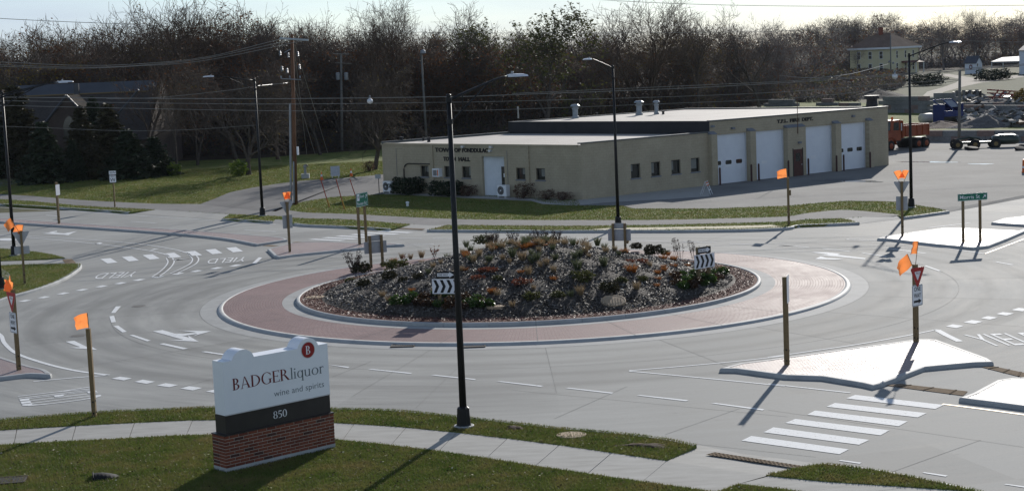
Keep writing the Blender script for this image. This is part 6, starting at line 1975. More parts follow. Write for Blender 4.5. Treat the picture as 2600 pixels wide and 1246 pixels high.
b = MB().lathe([(0.05, -0.9), (0.45, -0.88), (0.6, -0.75), (0.6, 0.75), (0.45, 0.88), (0.05, 0.9)], 18); b.v = [(v[2], v[0], 0.75 + v[1]) for v in b.v]
b.build('tank_shell', mat('cream tank', (0.5, 0.45, 0.36), (0.58, 0.53, 0.44), scale=3, rough=0.5), t, smooth=True)
for s in (-0.5, 0.5): MB().box((s, 0, 0.1), (0.15, 1.0, 0.3)).build('cradle', mt_black, t)
# scrapped machine with wheels
mt_scrap = mat('dark green machine paint', (0.02, 0.035, 0.025), (0.05, 0.06, 0.045), scale=2, rough=0.35, spec=0.5)
sm = thing('scrap_machine', 'dark green scrapped machine on small wheels before the block wall', 'machine', gp(2500, 378, 0), math.radians(-6))
MB().box((-0.3, 0, 0.62), (5.2, 0.5, 0.22)).build('frame', mt_scrap, sm)
b = MB().lathe([(0.1, -1.25), (0.5, -1.2), (0.62, -0.9), (0.62, 0.9), (0.5, 1.2), (0.1, 1.25)], 18); b.v = [(1.9 + v[2], v[0], 0.8 + v[1] * 0.75) for v in b.v]
b.build('drum', mt_scrap, sm, smooth=True)
MB().box((2.0, 0.1, 1.28), (1.3, 0.8, 0.06), rz=0.05).build('hood', mt_lum, sm)
for x in (-2.6, -1.0, 0.9):
    for s in (-1, 1):
        b = MB().lathe([(0.2, -0.14), (0.46, -0.14), (0.5, 0), (0.46, 0.14), (0.2, 0.14)], 18); b.v = [(x + v[0], s * 0.75 + v[2], 0.5 + v[1]) for v in b.v]
        w_ = b.build('wheel', mt_tyre, sm)
        b = MB().lathe([(0.2, -0.16), (0.1, 0.16)], 12); b.v = [(x + v[0], s * 0.75 + v[2], 0.5 + v[1]) for v in b.v]
        b.build('hub', mat('wheel hub tan', (0.22, 0.15, 0.06), rough=0.7), w_)
MB().tube([(-2.6, 0, 0.9), (-1.4, 0, 1.15), (-0.4, 0, 0.95)], 0.12, 8).build('boom', mt_scrap, sm)
for k, (px, py) in enumerate(((2462, 380), (2470, 381), (2590, 382), (2598, 379))):
    b = MB().lathe([(0.2, 0), (0.48, 0.02), (0.52, 0.14), (0.48, 0.26), (0.2, 0.28)], 18)
    o = b.build('tyre', mt_tyre, None, label=['loose tyre lying left of the scrapped machine', 'second loose tyre lying left of the scrapped machine', 'loose tyre lying right of the scrapped machine', 'loose tyre at the right edge beside the block wall'][k], cat='tyre', group='loose tyres by the wall')
    o.location = gp(px, py, 0.12); o.rotation_euler = (0.15 * k, 0.1, 0)
# red steel frame and white bowls at the right edge
t = thing('steel_frame', 'rusty red steel frame piled at the back right of the yard', 'scrap', gp(*T4(1560, 665)), math.radians(-15))
mt_redox = mat('red oxide steel', (0.19, 0.03, 0.02), (0.26, 0.055, 0.035), scale=3, rough=0.7)
for k in range(7):
    MB().tube([(-2.5 + 0.9 * k, -0.6, 0.2 + 0.1 * k), (-1.2 + 0.9 * k, 0.6, 1.9 - 0.14 * k)], 0.11, 6).build('bar', mt_redox, t)
for z in (0.5, 1.1, 1.6): MB().tube([(-3.0, 0, z + 0.4), (4.2, 0, z - 0.3)], 0.12, 6).build('rail', mt_redox, t)
for k, (px, py) in enumerate(((1515, 620), (1563, 650))):
    q = gp(*T4(px, py + 18))
    b = MB().lathe([(0.2, 0), (1.1, 0.3), (1.25, 0.55), (1.15, 0.75), (0.3, 0.9)], 18)
    o = b.build('plastic_tank', mt_panelw, None, smooth=True, label=['left of two shiny white lids beside the red frame', 'right of two shiny white lids beside the red frame'][k], cat='tank', group='white lids in the yard')
    o.location = q; o.scale = (1, 0.8, 0.7)
t = thing('crate_stack', 'row of dark crates and posts on the yard wall under the pole', 'crate', gp(*T4(1300, 655)), 0.0)
for k in range(9):
    MB().box((-2.2 + 0.55 * k, 0.1 * (k % 3), 0.75 + 0.1 * (k % 2)), (0.42, 0.5, 1.5 + 0.2 * (k % 2))).build('crate', mt_greywood if k % 2 else mt_frame, t)

# ================================================================ HOUSES
mt_yel = mat('pale yellow clapboard', (0.56, 0.50, 0.30), (0.62, 0.56, 0.36), scale=0.5, rough=0.8, pos=True, fine=0.05)
mt_rooft = mat('brown shingle', (0.12, 0.075, 0.05), (0.19, 0.125, 0.085), scale=0.5, rough=0.9, pos=True, fine=0.2, fscale=3)
mt_trim = mat('white trim', (0.68, 0.68, 0.66), (0.74, 0.74, 0.72), scale=1, rough=0.6, pos=True)
def hip_house(name, label, pl, pc, pr, hwall, hroof, wallm, roofm, over=0.8):
    """corner points on the ground: left, near corner, right"""
    pl, pc, pr = Vector(pl), Vector(pc), Vector(pr)
    pf_ = pl + pr - pc
    t = thing(name, label, 'house', tuple(pc))
    P = [pl, pc, pr, pf_]
    b = MB()
    b.add([(p.x, p.y, 0) for p in P] + [(p.x, p.y, hwall) for p in P], [(0, 1, 5, 4), (1, 2, 6, 5), (2, 3, 7, 6), (3, 0, 4, 7)])
    b.build('wall', wallm, t, world=True)
    c = (pl + pr) / 2
    E_ = [c + (p - c) * (1 + over / (p - c).length * 1.4) for p in P]
    rg = (pl - pc).normalized() * ((pl - pc).length * 0.16)
    b = MB()
    r0, r1 = c + rg, c - rg
    b.add([(p.x, p.y, hwall) for p in E_] + [(r0.x, r0.y, hwall + hroof), (r1.x, r1.y, hwall + hroof)], [(0, 1, 5, 4), (1, 2, 5), (2, 3, 4, 5), (3, 0, 4), (3, 2, 1, 0)])
    ro = b.build('roof', roofm, t, world=True)
    b = MB()
    for i in range(4):
        p, q = E_[i], E_[(i + 1) % 4]
        b.add([(p.x, p.y, hwall - 0.55), (q.x, q.y, hwall - 0.55), (q.x, q.y, hwall - 0.002), (p.x, p.y, hwall - 0.002)], [(0, 1, 2, 3)])
        pi, qi = P[i], P[(i + 1) % 4]
        b.add([(p.x, p.y, hwall - 0.55), (q.x, q.y, hwall - 0.55), (qi.x, qi.y, hwall - 0.55), (pi.x, pi.y, hwall - 0.55)], [(0, 1, 2, 3)])
    b.build('eaves', mt_trim, t, world=True)
    return t, P, ro, c
def house_window(t, w, a, z, ww, hh, shut=False):
    o = wbox(MB(), w, a - ww / 2, a + ww / 2, z, z + hh, -0.02, 0.06).build('window', mt_trim, t, world=True)
    wbox(MB(), w, a - ww / 2 + 0.12, a + ww / 2 - 0.12, z + 0.12, z + hh / 2 - 0.06, 0.03, 0.075).build('pane', mt_glass, o, world=True)
    wbox(MB(), w, a - ww / 2 + 0.12, a + ww / 2 - 0.12, z + hh / 2 + 0.04, z + hh - 0.12, 0.03, 0.075).build('pane', mt_glass, o, world=True)
hp_l, hp_c, hp_r = at(2159, 186, 500), at(2262, 189, 492), at(2333, 185, 505)
for q in (hp_l, hp_c, hp_r): q.z = 0
zb_ = 0.0
yh, HP, yr, yc = hip_house('yellow_house', 'two storey yellow house with hipped brown roof at the wood edge', hp_l, hp_c, hp_r, 8.0, 4.2, mt_yel, mt_rooft)
w1 = Wall(hp_l, (hp_c - hp_l).normalized(), Vector(((hp_c - hp_l).y, -(hp_c - hp_l).x, 0)).normalized())
w2 = Wall(hp_c, (hp_r - hp_c).normalized(), Vector(((hp_r - hp_c).y, -(hp_r - hp_c).x, 0)).normalized())
L1, L2 = (hp_c - hp_l).length, (hp_r - hp_c).length
for a in (0.22, 0.50, 0.77):
    house_window(yh, w1, a * L1, 4.6, 1.2, 2.3)
    house_window(yh, w1, a * L1, 0.9, 1.2, 2.4)
for a in (0.22, 0.52, 0.80):
    house_window(yh, w2, a * L2, 4.6, 1.1, 2.3)
    house_window(yh, w2, a * L2, 0.9, 1.1, 2.4)
pb = MB()
a0, a1 = 0.38 * L2, 0.95 * L2
pb.add([w2.p(a0, 3.7, 0), w2.p(a1, 3.7, 0), w2.p(a1 + .2, 3.2, 2.4), w2.p(a0 - .2, 3.2, 2.4), w2.p(a0, 3.2, 0), w2.p(a1, 3.2, 0)], [(0, 1, 2, 3), (0, 3, 4), (1, 5, 2), (3, 2, 5, 4)])
prc = pb.build('porch_roof', mat('dark red porch roof', (0.10, 0.035, 0.03), (0.14, 0.05, 0.04), scale=1, rough=0.8), yh, world=True)
for a in (a0 + 0.1, (a0 + a1) / 2, a1 - 0.1):
    wbox(MB(), w2, a - 0.12, a + 0.12, 0, 3.2, 2.0, 2.24).build('porch_post', mt_trim, yh, world=True)
wbox(MB(), w2, (a0 + a1) / 2 - 0.6, (a0 + a1) / 2 + 0.5, 0.2, 2.6, 0.0, 0.06).build('door', mt_brown, yh, world=True)
MB().box((yc.x - 1.0, yc.y, 12.6), (1.2, 1.2, 2.6)).build('chimney', mt_brick[0], yr, world=True)
def gable_hut(name, label, pl, pc, pr, hw, hr, wallm, roofm, cat='shed'):
    """ridge runs left-right (pl-pc), gable on the pc-pr side"""
    pl, pc, pr = Vector(pl), Vector(pc), Vector(pr)
    pf_ = pl + pr - pc
    t = thing(name, label, cat, tuple(pc))
    m0, m1 = (pl + pf_) / 2, (pc + pr) / 2
    b = MB()
    b.add([(p.x, p.y, 0) for p in (pl, pc, pr, pf_)] + [(p.x, p.y, hw) for p in (pl, pc, pr, pf_)] + [(m0.x, m0.y, hw + hr), (m1.x, m1.y, hw + hr)],
          [(0, 1, 5, 4), (1, 2, 6, 9, 5), (2, 3, 7, 6), (3, 0, 4, 8, 7)])
    b.build('wall', wallm, t, world=True)
    b = MB()
    e = 0.35
    ul, up = (pl - pc).normalized() * e, (pr - pc).normalized() * e
    th = Vector((0, 0, 0.15))
    for A, Bq, o in ((pl, pc, -1), (pf_, pr, 1)):
        q0 = A + ul + up * o + Vector((0, 0, hw - 0.25)); q1 = Bq - ul + up * o + Vector((0, 0, hw - 0.25))
        r0, r1 = m0 + ul + Vector((0, 0, hw + hr + 0.02)), m1 - ul + Vector((0, 0, hw + hr + 0.02))
        b.add([q0, q1, r1, r0, q0 + th, q1 + th, r1 + th, r0 + th], [(0, 1, 2, 3), (7, 6, 5, 4), (0, 4, 5, 1), (1, 5, 6, 2), (3, 7, 4, 0)])
    b.build('roof', roofm, t, world=True)
    return t
mt_wsid = mat('white clapboard', (0.62, 0.66, 0.72), (0.68, 0.71, 0.76), scale=1, rough=0.7, pos=True)
mt_droof = mat('dark grey shingle', (0.035, 0.04, 0.055), (0.06, 0.065, 0.08), scale=0.8, rough=0.8, pos=True)
def flatp(x, y, d):
    p = at(x, y, d); p.z = 0; return p
sh = gable_hut('garden_shed', 'small white gabled shed with a wreath on its wall', flatp(2450, 188, 455), flatp(2478, 190, 451), flatp(2494, 186, 456), 3.1, 1.6, mt_wsid, mt_droof)
pc_, pl_ = flatp(2478, 190, 451), flatp(2450, 188, 455)
ws = Wall(pl_, (pc_ - pl_).normalized(), Vector(((pc_ - pl_).y, -(pc_ - pl_).x, 0)).normalized())
cw = Vector(ws.p((pc_ - pl_).length * 0.55, 1.9, 0.06))
MB().tube([cw + ws.u * (0.5 * math.cos(2 * math.pi * k / 16)) + Vector((0, 0, 0.55 * math.sin(2 * math.pi * k / 16))) for k in range(17)], 0.12, 6).build('wreath', mt_maroon, sh, world=True)
ws2 = Wall(pc_, (flatp(2494, 186, 456) - pc_).normalized(), Vector(((flatp(2494, 186, 456) - pc_).y, -(flatp(2494, 186, 456) - pc_).x, 0)).normalized())
wbox(MB(), ws2, 1.1, 1.9, 2.0, 2.8, 0.0, 0.05).build('window', mt_glass, sh, world=True)
mt_metal2 = mat('grey carport roof', (0.20, 0.21, 0.22), (0.27, 0.28, 0.29), scale=0.8, rough=0.7, spec=0.2, pos=True)
wh = gable_hut('white_house', 'white house cut by the right edge with a flat carport roof', flatp(2588, 190, 430), flatp(2640, 194, 420), flatp(2700, 186, 440), 6.2, 2.5, mt_wsid, mt_droof, 'house')
p0 = flatp(2588, 190, 430)
MB().box((p0.x + 0.9, p0.y - 3.2, 4.2), (0.9, 0.1, 1.5)).build('window', mt_glass, wh, world=True)
b = MB(); q0, q1 = at(2516, 157, 440), at(2592, 155, 432); q2, q3 = at(2592, 143, 452), at(2545, 146, 460)
b.add([q0, q1, q2, q3] + [p - Vector((0, 0, 0.35)) for p in (q0, q1, q2, q3)], [(0, 1, 2, 3), (4, 7, 6, 5), (0, 4, 5, 1), (0, 3, 7, 4)])
b.build('carport_roof', mt_metal2, wh, world=True)
for q in (q0, q3): MB().tube([(q.x + .2, q.y, 0), (q.x + .2, q.y, q.z - .3)], 0.12, 6).build('carport_post', mt_trim, wh, world=True)

# dark gabled hall behind the evergreens on the left
mt_dbrick = mat('dark brown brick', (0.055, 0.04, 0.032), (0.085, 0.062, 0.05), scale=0.8, rough=0.9, pos=True, fine=0.1, fscale=6)
mt_sroof = mat('old brown shingle', (0.042, 0.034, 0.028), (0.065, 0.052, 0.042), scale=0.5, rough=0.85, pos=True, fine=0.15, fscale=4)
mt_metal = mat('blue grey metal roof', (0.035, 0.037, 0.042), (0.055, 0.058, 0.066), scale=0.5, rough=0.5, spec=0.5, pos=True)
ch = thing('gabled_building', 'long dark building with a brown gabled roof behind the evergreens', 'building', tuple(flatp(200, 437, 184)))
def chp(x, y, d): return at(x, y, d)
DR, DE = 186.0, 176.0
rl, rr_ = at(20, 218, DR), at(400, 204, DR)
zR = (rl.z + rr_.z) / 2; zE = 3.4
for q in (rl, rr_): q.z = zR
el, er = at(0, 330, DE), at(390, 330, DE)
el.x, er.x = rl.x - 0.5, rr_.x + 0.5
b = MB()
mid = 0.74
ml = rl.lerp(Vector((el.x, el.y, zE)), 0.20); mr_ = rr_.lerp(Vector((er.x, er.y, zE)), 0.20)
b.add([(el.x, el.y, zE), (er.x, er.y, zE), tuple(mr_), tuple(ml)], [(0, 1, 2, 3)])
rf = b.build('roof', mt_sroof, ch, world=True)
MB().add([tuple(ml), tuple(mr_), tuple(rr_), tuple(rl)], [(0, 1, 2, 3)]).build('upper_roof', mt_metal, rf, world=True)
MB().tube([tuple(ml + Vector((0, -.05, .05))), tuple(mr_ + Vector((0, -.05, .05)))], 0.09, 6).build('ridge_board', mt_wood, rf, world=True)
b = MB()
b.add([(el.x, el.y + 0.4, 0), (er.x, er.y + 0.4, 0), (er.x, er.y + 0.4, zE), (el.x, el.y + 0.4, zE)], [(0, 1, 2, 3)])
b.add([(er.x, er.y + .4, 0), (er.x, DR + 9, 0), (er.x, DR + 9, zE), (er.x, DR, zR), (er.x, er.y + .4, zE)], [(0, 1, 2, 3, 4)])
b.add([(el.x, er.y + .4, 0), (el.x, DR + 9, 0), (el.x, DR + 9, zE), (el.x, DR, zR), (el.x, er.y + .4, zE)], [(4, 3, 2, 1, 0)])
b.build('wall', mt_dbrick, ch, world=True)
mt_gabler = mat('shade darkened shingle', (0.018, 0.015, 0.013), (0.03, 0.025, 0.022), scale=0.8, rough=0.95, spec=0.05, pos=True)  # gable shingle colour darkened to stand in for shade from the trees
ap = at(169, 245, DE - 3); gl, gr = at(112, 312, DE - 3), at(214, 290, DE - 3)
hwid = (gr.x - gl.x) / 2
b = MB()
yb = DE - 3
b.add([(ap.x - hwid, yb, 0), (ap.x + hwid, yb, 0), (ap.x + hwid, yb, ap.z - hwid * 1.15), (ap.x, yb, ap.z), (ap.x - hwid, yb, ap.z - hwid * 1.15)], [(0, 1, 2, 3, 4)])
gb = b.build('gable', mt_dbrick, ch, world=True)
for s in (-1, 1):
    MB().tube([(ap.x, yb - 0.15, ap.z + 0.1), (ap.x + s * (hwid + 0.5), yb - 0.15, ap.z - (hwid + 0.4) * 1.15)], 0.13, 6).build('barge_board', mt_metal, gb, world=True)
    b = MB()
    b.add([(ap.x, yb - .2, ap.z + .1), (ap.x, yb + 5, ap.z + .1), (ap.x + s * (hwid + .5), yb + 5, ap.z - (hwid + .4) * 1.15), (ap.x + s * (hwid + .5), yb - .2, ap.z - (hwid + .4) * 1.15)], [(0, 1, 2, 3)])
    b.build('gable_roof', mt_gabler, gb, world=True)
b = MB()
zz0 = ap.z - 4.6
pts = [(ap.x - 0.55, zz0), (ap.x + 0.75, zz0), (ap.x + 0.75, zz0 + 1.6), (ap.x + 0.55, zz0 + 2.2), (ap.x + 0.1, zz0 + 2.6), (ap.x - 0.35, zz0 + 2.2), (ap.x - 0.55, zz0 + 1.6)]
b.add([(p[0], yb - 0.05, p[1]) for p in pts], [tuple(range(7))]); b.build('arched_window', mt_glass, gb, world=True)
q0, q1 = at(352, 228, DE - 2), at(299, 290, DE - 2)
MB().tube([tuple(q0), tuple(q1)], 0.12, 6).build('barge_board', mt_metal, ch, world=True)
for px in (194, 384):
    q = at(px, 216, DR - 2); MB().box((q.x, q.y, q.z - 0.6), (0.5, 0.5, 1.5)).build('roof_vent', mt_metal, rf, world=True)
S(MB().flat([gp(-60, 452), gp(0, 444), gp(75, 446), gp(90, 460), gp(0, 478), gp(-60, 482)], 0.13).build('driveway', mt_asph))
# ================================================================ TREES AND PLANTS
mt_bark = mat('grey brown bark', (0.06, 0.048, 0.040), (0.11, 0.09, 0.075), scale=3, rough=0.95, spec=0.15, fine=0.2, fscale=12)
mt_bark2 = mat('warm brown bark', (0.07, 0.05, 0.037), (0.12, 0.088, 0.065), scale=3, rough=0.95, spec=0.15)
mt_barkg = mat('grey bark', (0.085, 0.076, 0.072), (0.14, 0.125, 0.118), scale=3, rough=0.95, spec=0.15)
mt_russet = leaf_mat('russet leaf', (0.085, 0.033, 0.014), (0.17, 0.075, 0.03), trans=0.3, rough=0.7, spec=0.15)
mt_ochre = leaf_mat('ochre leaf', (0.11, 0.08, 0.02), (0.17, 0.125, 0.035), trans=0.3, rough=0.7, spec=0.15)
mt_olive = leaf_mat('olive green leaf', (0.05, 0.056, 0.016), (0.095, 0.095, 0.03), trans=0.3, rough=0.65, spec=0.2)
mt_needle = leaf_mat('spruce needle', (0.018, 0.028, 0.013), (0.04, 0.052, 0.024), trans=0.12, rough=0.7, spec=0.2)
mt_needle2 = leaf_mat('bronze juniper', (0.032, 0.030, 0.013), (0.065, 0.055, 0.025), trans=0.12, rough=0.7, spec=0.2)

def segs_mesh(segs, sides=3):
    """list of (p0, p1, r0, r1) -> vertices and quads of small prisms"""
    A = np.array([s[0] for s in segs]); B = np.array([s[1] for s in segs])
    r0 = np.array([s[2] for s in segs])[:, None]; r1 = np.array([s[3] for s in segs])[:, None]
    d = B - A; d /= (np.linalg.norm(d, axis=1, keepdims=True) + 1e-9)
    up = np.where(np.abs(d[:, 2:3]) > 0.9, np.array([[1.0, 0, 0]]), np.array([[0, 0, 1.0]]))
    s = np.cross(d, up); s /= (np.linalg.norm(s, axis=1, keepdims=True) + 1e-9)
    w = np.cross(s, d)
    V = np.empty((len(segs), 2 * sides, 3))
    for k in range(sides):
        a = 2 * math.pi * k / sides
        o = s * math.cos(a) + w * math.sin(a)
        V[:, k] = A + o * r0
        V[:, sides + k] = B + o * r1
    base = (np.arange(len(segs)) * 2 * sides)[:, None]
    fq = np.concatenate([np.stack([base[:, 0] + k, base[:, 0] + (k + 1) % sides, base[:, 0] + sides + (k + 1) % sides, base[:, 0] + sides + k], 1) for k in range(sides)], 0)
    return V.reshape(-1, 3), fq.astype(np.int32)
def leaf_quads(P, size, r_, flat=0.5):
    n = len(P)
    V = np.empty((n, 4, 3))
    e = r_.normal(0, 1, (n, 3)); e[:, 2] *= flat; e /= np.linalg.norm(e, axis=1, keepdims=True)
    f = r_.normal(0, 1, (n, 3)); f -= e * (f * e).sum(1, keepdims=True); f /= np.linalg.norm(f, axis=1, keepdims=True)
    s = size * r_.uniform(0.6, 1.4, (n, 1))
    V[:, 0] = P - e * s; V[:, 1] = P + f * s * 0.55; V[:, 2] = P + e * s; V[:, 3] = P - f * s * 0.55
    return V.reshape(-1, 3), np.arange(n * 4, dtype=np.int32).reshape(-1, 4)

def grow_tree(seed, H, spread=0.32, trunk=0.30, levels=4, kids=(7, 6, 5, 4), fork=0.35, up=0.25, rmin=0.012, stems=1, crook=0.12):
    """bare tree: returns wood segments of the trunk and limbs, of the twigs, and twig tips"""
    R = random.Random(seed)
    big, fine, tips = [], [], []
    def branch(p, d, L, r, lev):
        n = (5, 4, 3, 2, 1)[min(lev, 4)]
        pts = [p]
        q, dd = p.copy(), d.copy()
        for i in range(n):
            dd = (dd + Vector((R.gauss(0, crook), R.gauss(0, crook), R.gauss(0, crook) + up * ((0.1, 0.35, 0.22, 0.10, 0.05)[min(lev, 4)])))).normalized()
            q = q + dd * (L / n)
            pts.append(q.copy())
        for i in range(n):
            ra = r * (1 - 0.75 * i / n); rb = r * (1 - 0.75 * (i + 1) / n)
            (big if lev <= 1 else fine).append((tuple(pts[i]), tuple(pts[i + 1]), max(ra, rmin), max(rb, rmin * 0.8)))
        if lev >= levels - 1:
            tips.append(tuple(pts[-1])); tips.append(tuple(pts[-1].lerp(pts[0], 0.5)))
            return
        nk = kids[min(lev, len(kids) - 1)]
        for k in range(nk):
            t = fork + (1 - fork) * (k + R.uniform(0.1, 0.9)) / nk if lev == 0 else 0.2 + 0.8 * (k + R.uniform(0, 1)) / nk
            t = min(t, 0.98)
            i = min(int(t * n), n - 1)
            pp = pts[i].lerp(pts[i + 1], t * n - i)
            ax = (pts[i + 1] - pts[i]).normalized()
            an = R.uniform(0, 2 * math.pi) if lev else 2.4 * k + R.uniform(-0.5, 0.5)
            side = ax.cross(Vector((math.cos(an), math.sin(an), 0.3))).normalized()
            tilt = R.uniform(0.45, 0.9) if lev else R.uniform(spread, spread + 0.45)
            nd = (ax * math.cos(tilt) + side * math.sin(tilt)).normalized()
            ll = L * (R.uniform(0.5, 0.68) if lev else R.uniform(0.42, 0.6) * (1.15 - 0.45 * t))
            rr_ = max(r * (1 - 0.75 * t) * R.uniform(0.5, 0.7), rmin)
            branch(pp, nd, ll, rr_, lev + 1)
        tips.append(tuple(pts[-1]))
    for s in range(stems):
        a = 2 * math.pi * s / max(stems, 1) + R.uniform(0, 1)
        d0 = Vector((math.cos(a) * 0.22, math.sin(a) * 0.22, 1)).normalized() if stems > 1 else Vector((R.uniform(-.05, .05), R.uniform(-.05, .05), 1))
        branch(Vector((0, 0, -0.3)), d0, H * 0.72, trunk * (1 if stems == 1 else 0.75), 0)
    return big, fine, tips
def tree_meshes(name, g, barkm, leaf=None, nleaf=0, lsize=0.12, seed=0, rmin_scale=1):
    big, fine, tips = g
    V, Fq = segs_mesh(big, 5)
    m_tr = np_mesh(name + '_trunk', V, Fq.ravel(), 4, [barkm])
    V, Fq = segs_mesh(fine, 3)
    mats_ = [barkm]; mi = np.zeros(len(Fq), np.int32)
    if leaf and nleaf:
        r_ = np.random.default_rng(seed)
        T_ = np.array(tips)
        P = T_[r_.integers(0, len(T_), nleaf)] + r_.normal(0, 0.18, (nleaf, 3))
        LV, LF = leaf_quads(P, lsize, r_)
        Fq = np.concatenate([Fq, LF + len(V)]); V = np.concatenate([V, LV])
        mats_ = [barkm, leaf]; mi = np.concatenate([mi, np.ones(len(LF), np.int32)])
    m_cr = np_mesh(name + '_crown', V, Fq.ravel(), 4, mats_, mi)
    return m_tr, m_cr
def tree_obj(name, label, cat, base, meshes, rz=0.0, sc=(1, 1, 1), group=None):
    t = thing(name, label, cat, base, rz, group)
    t.scale = sc
    link('trunk', meshes[0], t); link('crown', meshes[1], t)
    return t
# prototypes
gP = {
    'oak': grow_tree(1, 16, 0.45, 0.34, 5, (8, 6, 5, 3), 0.30, 0.28, 0.016),
    'ash': grow_tree(2, 16, 0.28, 0.28, 5, (8, 6, 5, 3), 0.25, 0.5, 0.016),
    'fan': grow_tree(3, 17, 0.25, 0.30, 5, (6, 6, 5, 3), 0.30, 0.55, 0.016, stems=3),
    'elm': grow_tree(4, 15, 0.35, 0.26, 5, (9, 6, 5, 3), 0.22, 0.35, 0.016, crook=0.16),
    'lawn': grow_tree(5, 12, 0.50, 0.30, 5, (11, 8, 6, 4), 0.16, 0.35, 0.014),
    'twin': grow_tree(6, 15, 0.3, 0.26, 5, (6, 6, 5, 3), 0.28, 0.42, 0.016, stems=2, crook=0.15),
}
mP = {
    'oak': tree_meshes('oak', gP['oak'], mt_bark, mt_russet, 260, 0.13, 1),
    'ash': tree_meshes('ash', gP['ash'], mt_bark, mt_ochre, 160, 0.11, 2),
    'fan': tree_meshes('fan', gP['fan'], mt_bark2, mt_ochre, 120, 0.11, 3),
    'elm': tree_meshes('elm', gP['elm'], mt_bark2, mt_russet, 420, 0.13, 4),
    'lawn': tree_meshes('lawn', gP['lawn'], mt_bark, mt_ochre, 160, 0.10, 5),
    'twin': tree_meshes('twin', gP['twin'], mt_bark, mt_russet, 200, 0.12, 6),
    'olive': tree_meshes('olive', gP['elm'], mt_bark, mt_olive, 3600, 0.16, 7),
    'russet': tree_meshes('russet', gP['oak'], mt_bark, mt_russet, 2600, 0.15, 8),
    'grey': tree_meshes('grey', gP['ash'], mt_barkg, mt_ochre, 80, 0.12, 9),
    'greyfan': tree_meshes('greyfan', gP['fan'], mt_barkg, mt_ochre, 80, 0.12, 10),
}
def flat_at(x, d):
    p = at(x, 400, d); p.z = 0; return p
G_ = 'bare trees standing out of the wood edge'
def put_tree(kind, label, x, d, top, h0, rz, wide=1.0, name='bare_tree', group=G_):
    """x: photograph column of the trunk, d: distance, top: photograph row of the crown top"""
    base = flat_at(x, d)
    H = at(x, top, d).z
    s = H / h0
    return tree_obj(name, label, 'tree', base, mP[kind], rz, (s * wide, s * wide, s), group)
def h_of(k): return max(t_[2] for t_ in gP[k][2])
HT = {k: h_of(k) for k in gP}; HT.update(olive=HT['elm'], russet=HT['oak'], grey=HT['ash'], greyfan=HT['fan'])
# lawn trees
tree_obj('lawn_tree', 'bare tree with a thick dark trunk on the lawn left of the hall', 'tree', gp(951, 434, 0), mP['lawn'], 0.4, (1.0 * 11.6 / HT['lawn'],) * 3)
tree_obj('lawn_tree', 'bare tree with a leafy green bush at its foot by the driveway', 'tree', gp(632, 447, 0), mP['lawn'], 2.1, (1.15 * 11.8 / HT['lawn'],) * 2 + (11.8 / HT['lawn'],))
tree_obj('lawn_tree', 'bare tree with a shaggy trunk on the lawn above the route sign', 'tree', gp(447, 443, 0), mP['ash'], 1.1, (0.8 * 11.2 / HT['ash'],) * 2 + (11.2 / HT['ash'],))
# distinct tall trees
for kind, lab, x, d, top, rz, wd in (
    ('fan', 'tall bare tree fanning up into the sky at the left, above the gabled roof', 420, 205, -40, 0.3, 1.25),
    ('elm', 'bare tree with clinging brown leaves touching the sky left of the tall pole', 560, 210, -25, 1.0, 1.15),
    ('twin', 'twin stemmed bare tree directly behind the tall utility pole', 690, 208, -12, 2.0, 1.0),
    ('twin', 'bare forked tree right of the tall utility pole', 800, 214, 6, 0.6, 1.0),
    ('oak', 'wide bare tree spreading over the wood behind the transformer pole', 905, 206, -28, 0.2, 1.2),
    ('fan', 'tall slender bare tree left of the leaning lamp pole', 1000, 207, -35, 1.4, 0.9),
    ('ash', 'bare round topped tree against the sky behind the near street light', 1190, 230, -8, 2.2, 1.05),
    ('olive', 'large tree still carrying olive green leaves behind the hall', 1395, 205, 2, 0.5, 1.05),
    ('olive', 'smaller olive leaved tree left of the large leafy tree', 1285, 218, 38, 1.9, 0.9),
    ('fan', 'great bare tree with fanned trunks behind the fire station roof', 1655, 235, -30, 0.9, 1.45),
    ('ash', 'slim bare tree just right of the great fanned tree', 1770, 240, 5, 0.4, 1.0),
    ('oak', 'wide dark bare tree above the floodlight pole', 1935, 262, 18, 1.7, 1.2),
    ('russet', 'rust brown leaved tree between the leaning lamp pole and the near street light', 1110, 222, 68, 0.7, 1.0),
    ('elm', 'brown leaved tree at the far left rising above the gabled roof', 240, 208, 32, 2.9, 1.1),
    ('elm', 'brown leaved tree overhanging the right end of the gabled roof', 375, 176, 118, 0.2, 1.15),
    ('twin', 'bare tree rising between the gabled roof and the driveway arm light', 500, 182, 130, 1.2, 1.2),
    ('oak', 'wide bare tree behind the driveway arm light', 600, 190, 92, 2.4, 1.2),
    ('elm', 'dark bare tree just left of the tall utility pole', 705, 186, 120, 0.8, 1.1),
    ('oak', 'dark bare tree between the tall pole and the transformer pole', 815, 192, 150, 1.9, 1.1),
    ('ash', 'bare tree at the left edge of the photo against the sky', 25, 200, 52, 1.2, 0.9),
    ('greyfan', 'grey bare tree rising behind the yellow house roof', 2160, 560, 30, 0.5, 1.1),
    ('grey', 'grey bare tree above the arm of the right street light', 2400, 520, 22, 1.5, 1.2),
    ('greyfan', 'tall grey bare tree top right of the white shed', 2480, 540, 10, 2.5, 1.1),
    ('grey', 'small bare tree standing in front of the yellow house wall', 2180, 470, 120, 0.1, 0.9),
):
    put_tree(kind, lab, x, d, top, HT[kind], rz, wd, name='leafy_tree' if kind in ('olive', 'russet') else 'bare_tree')
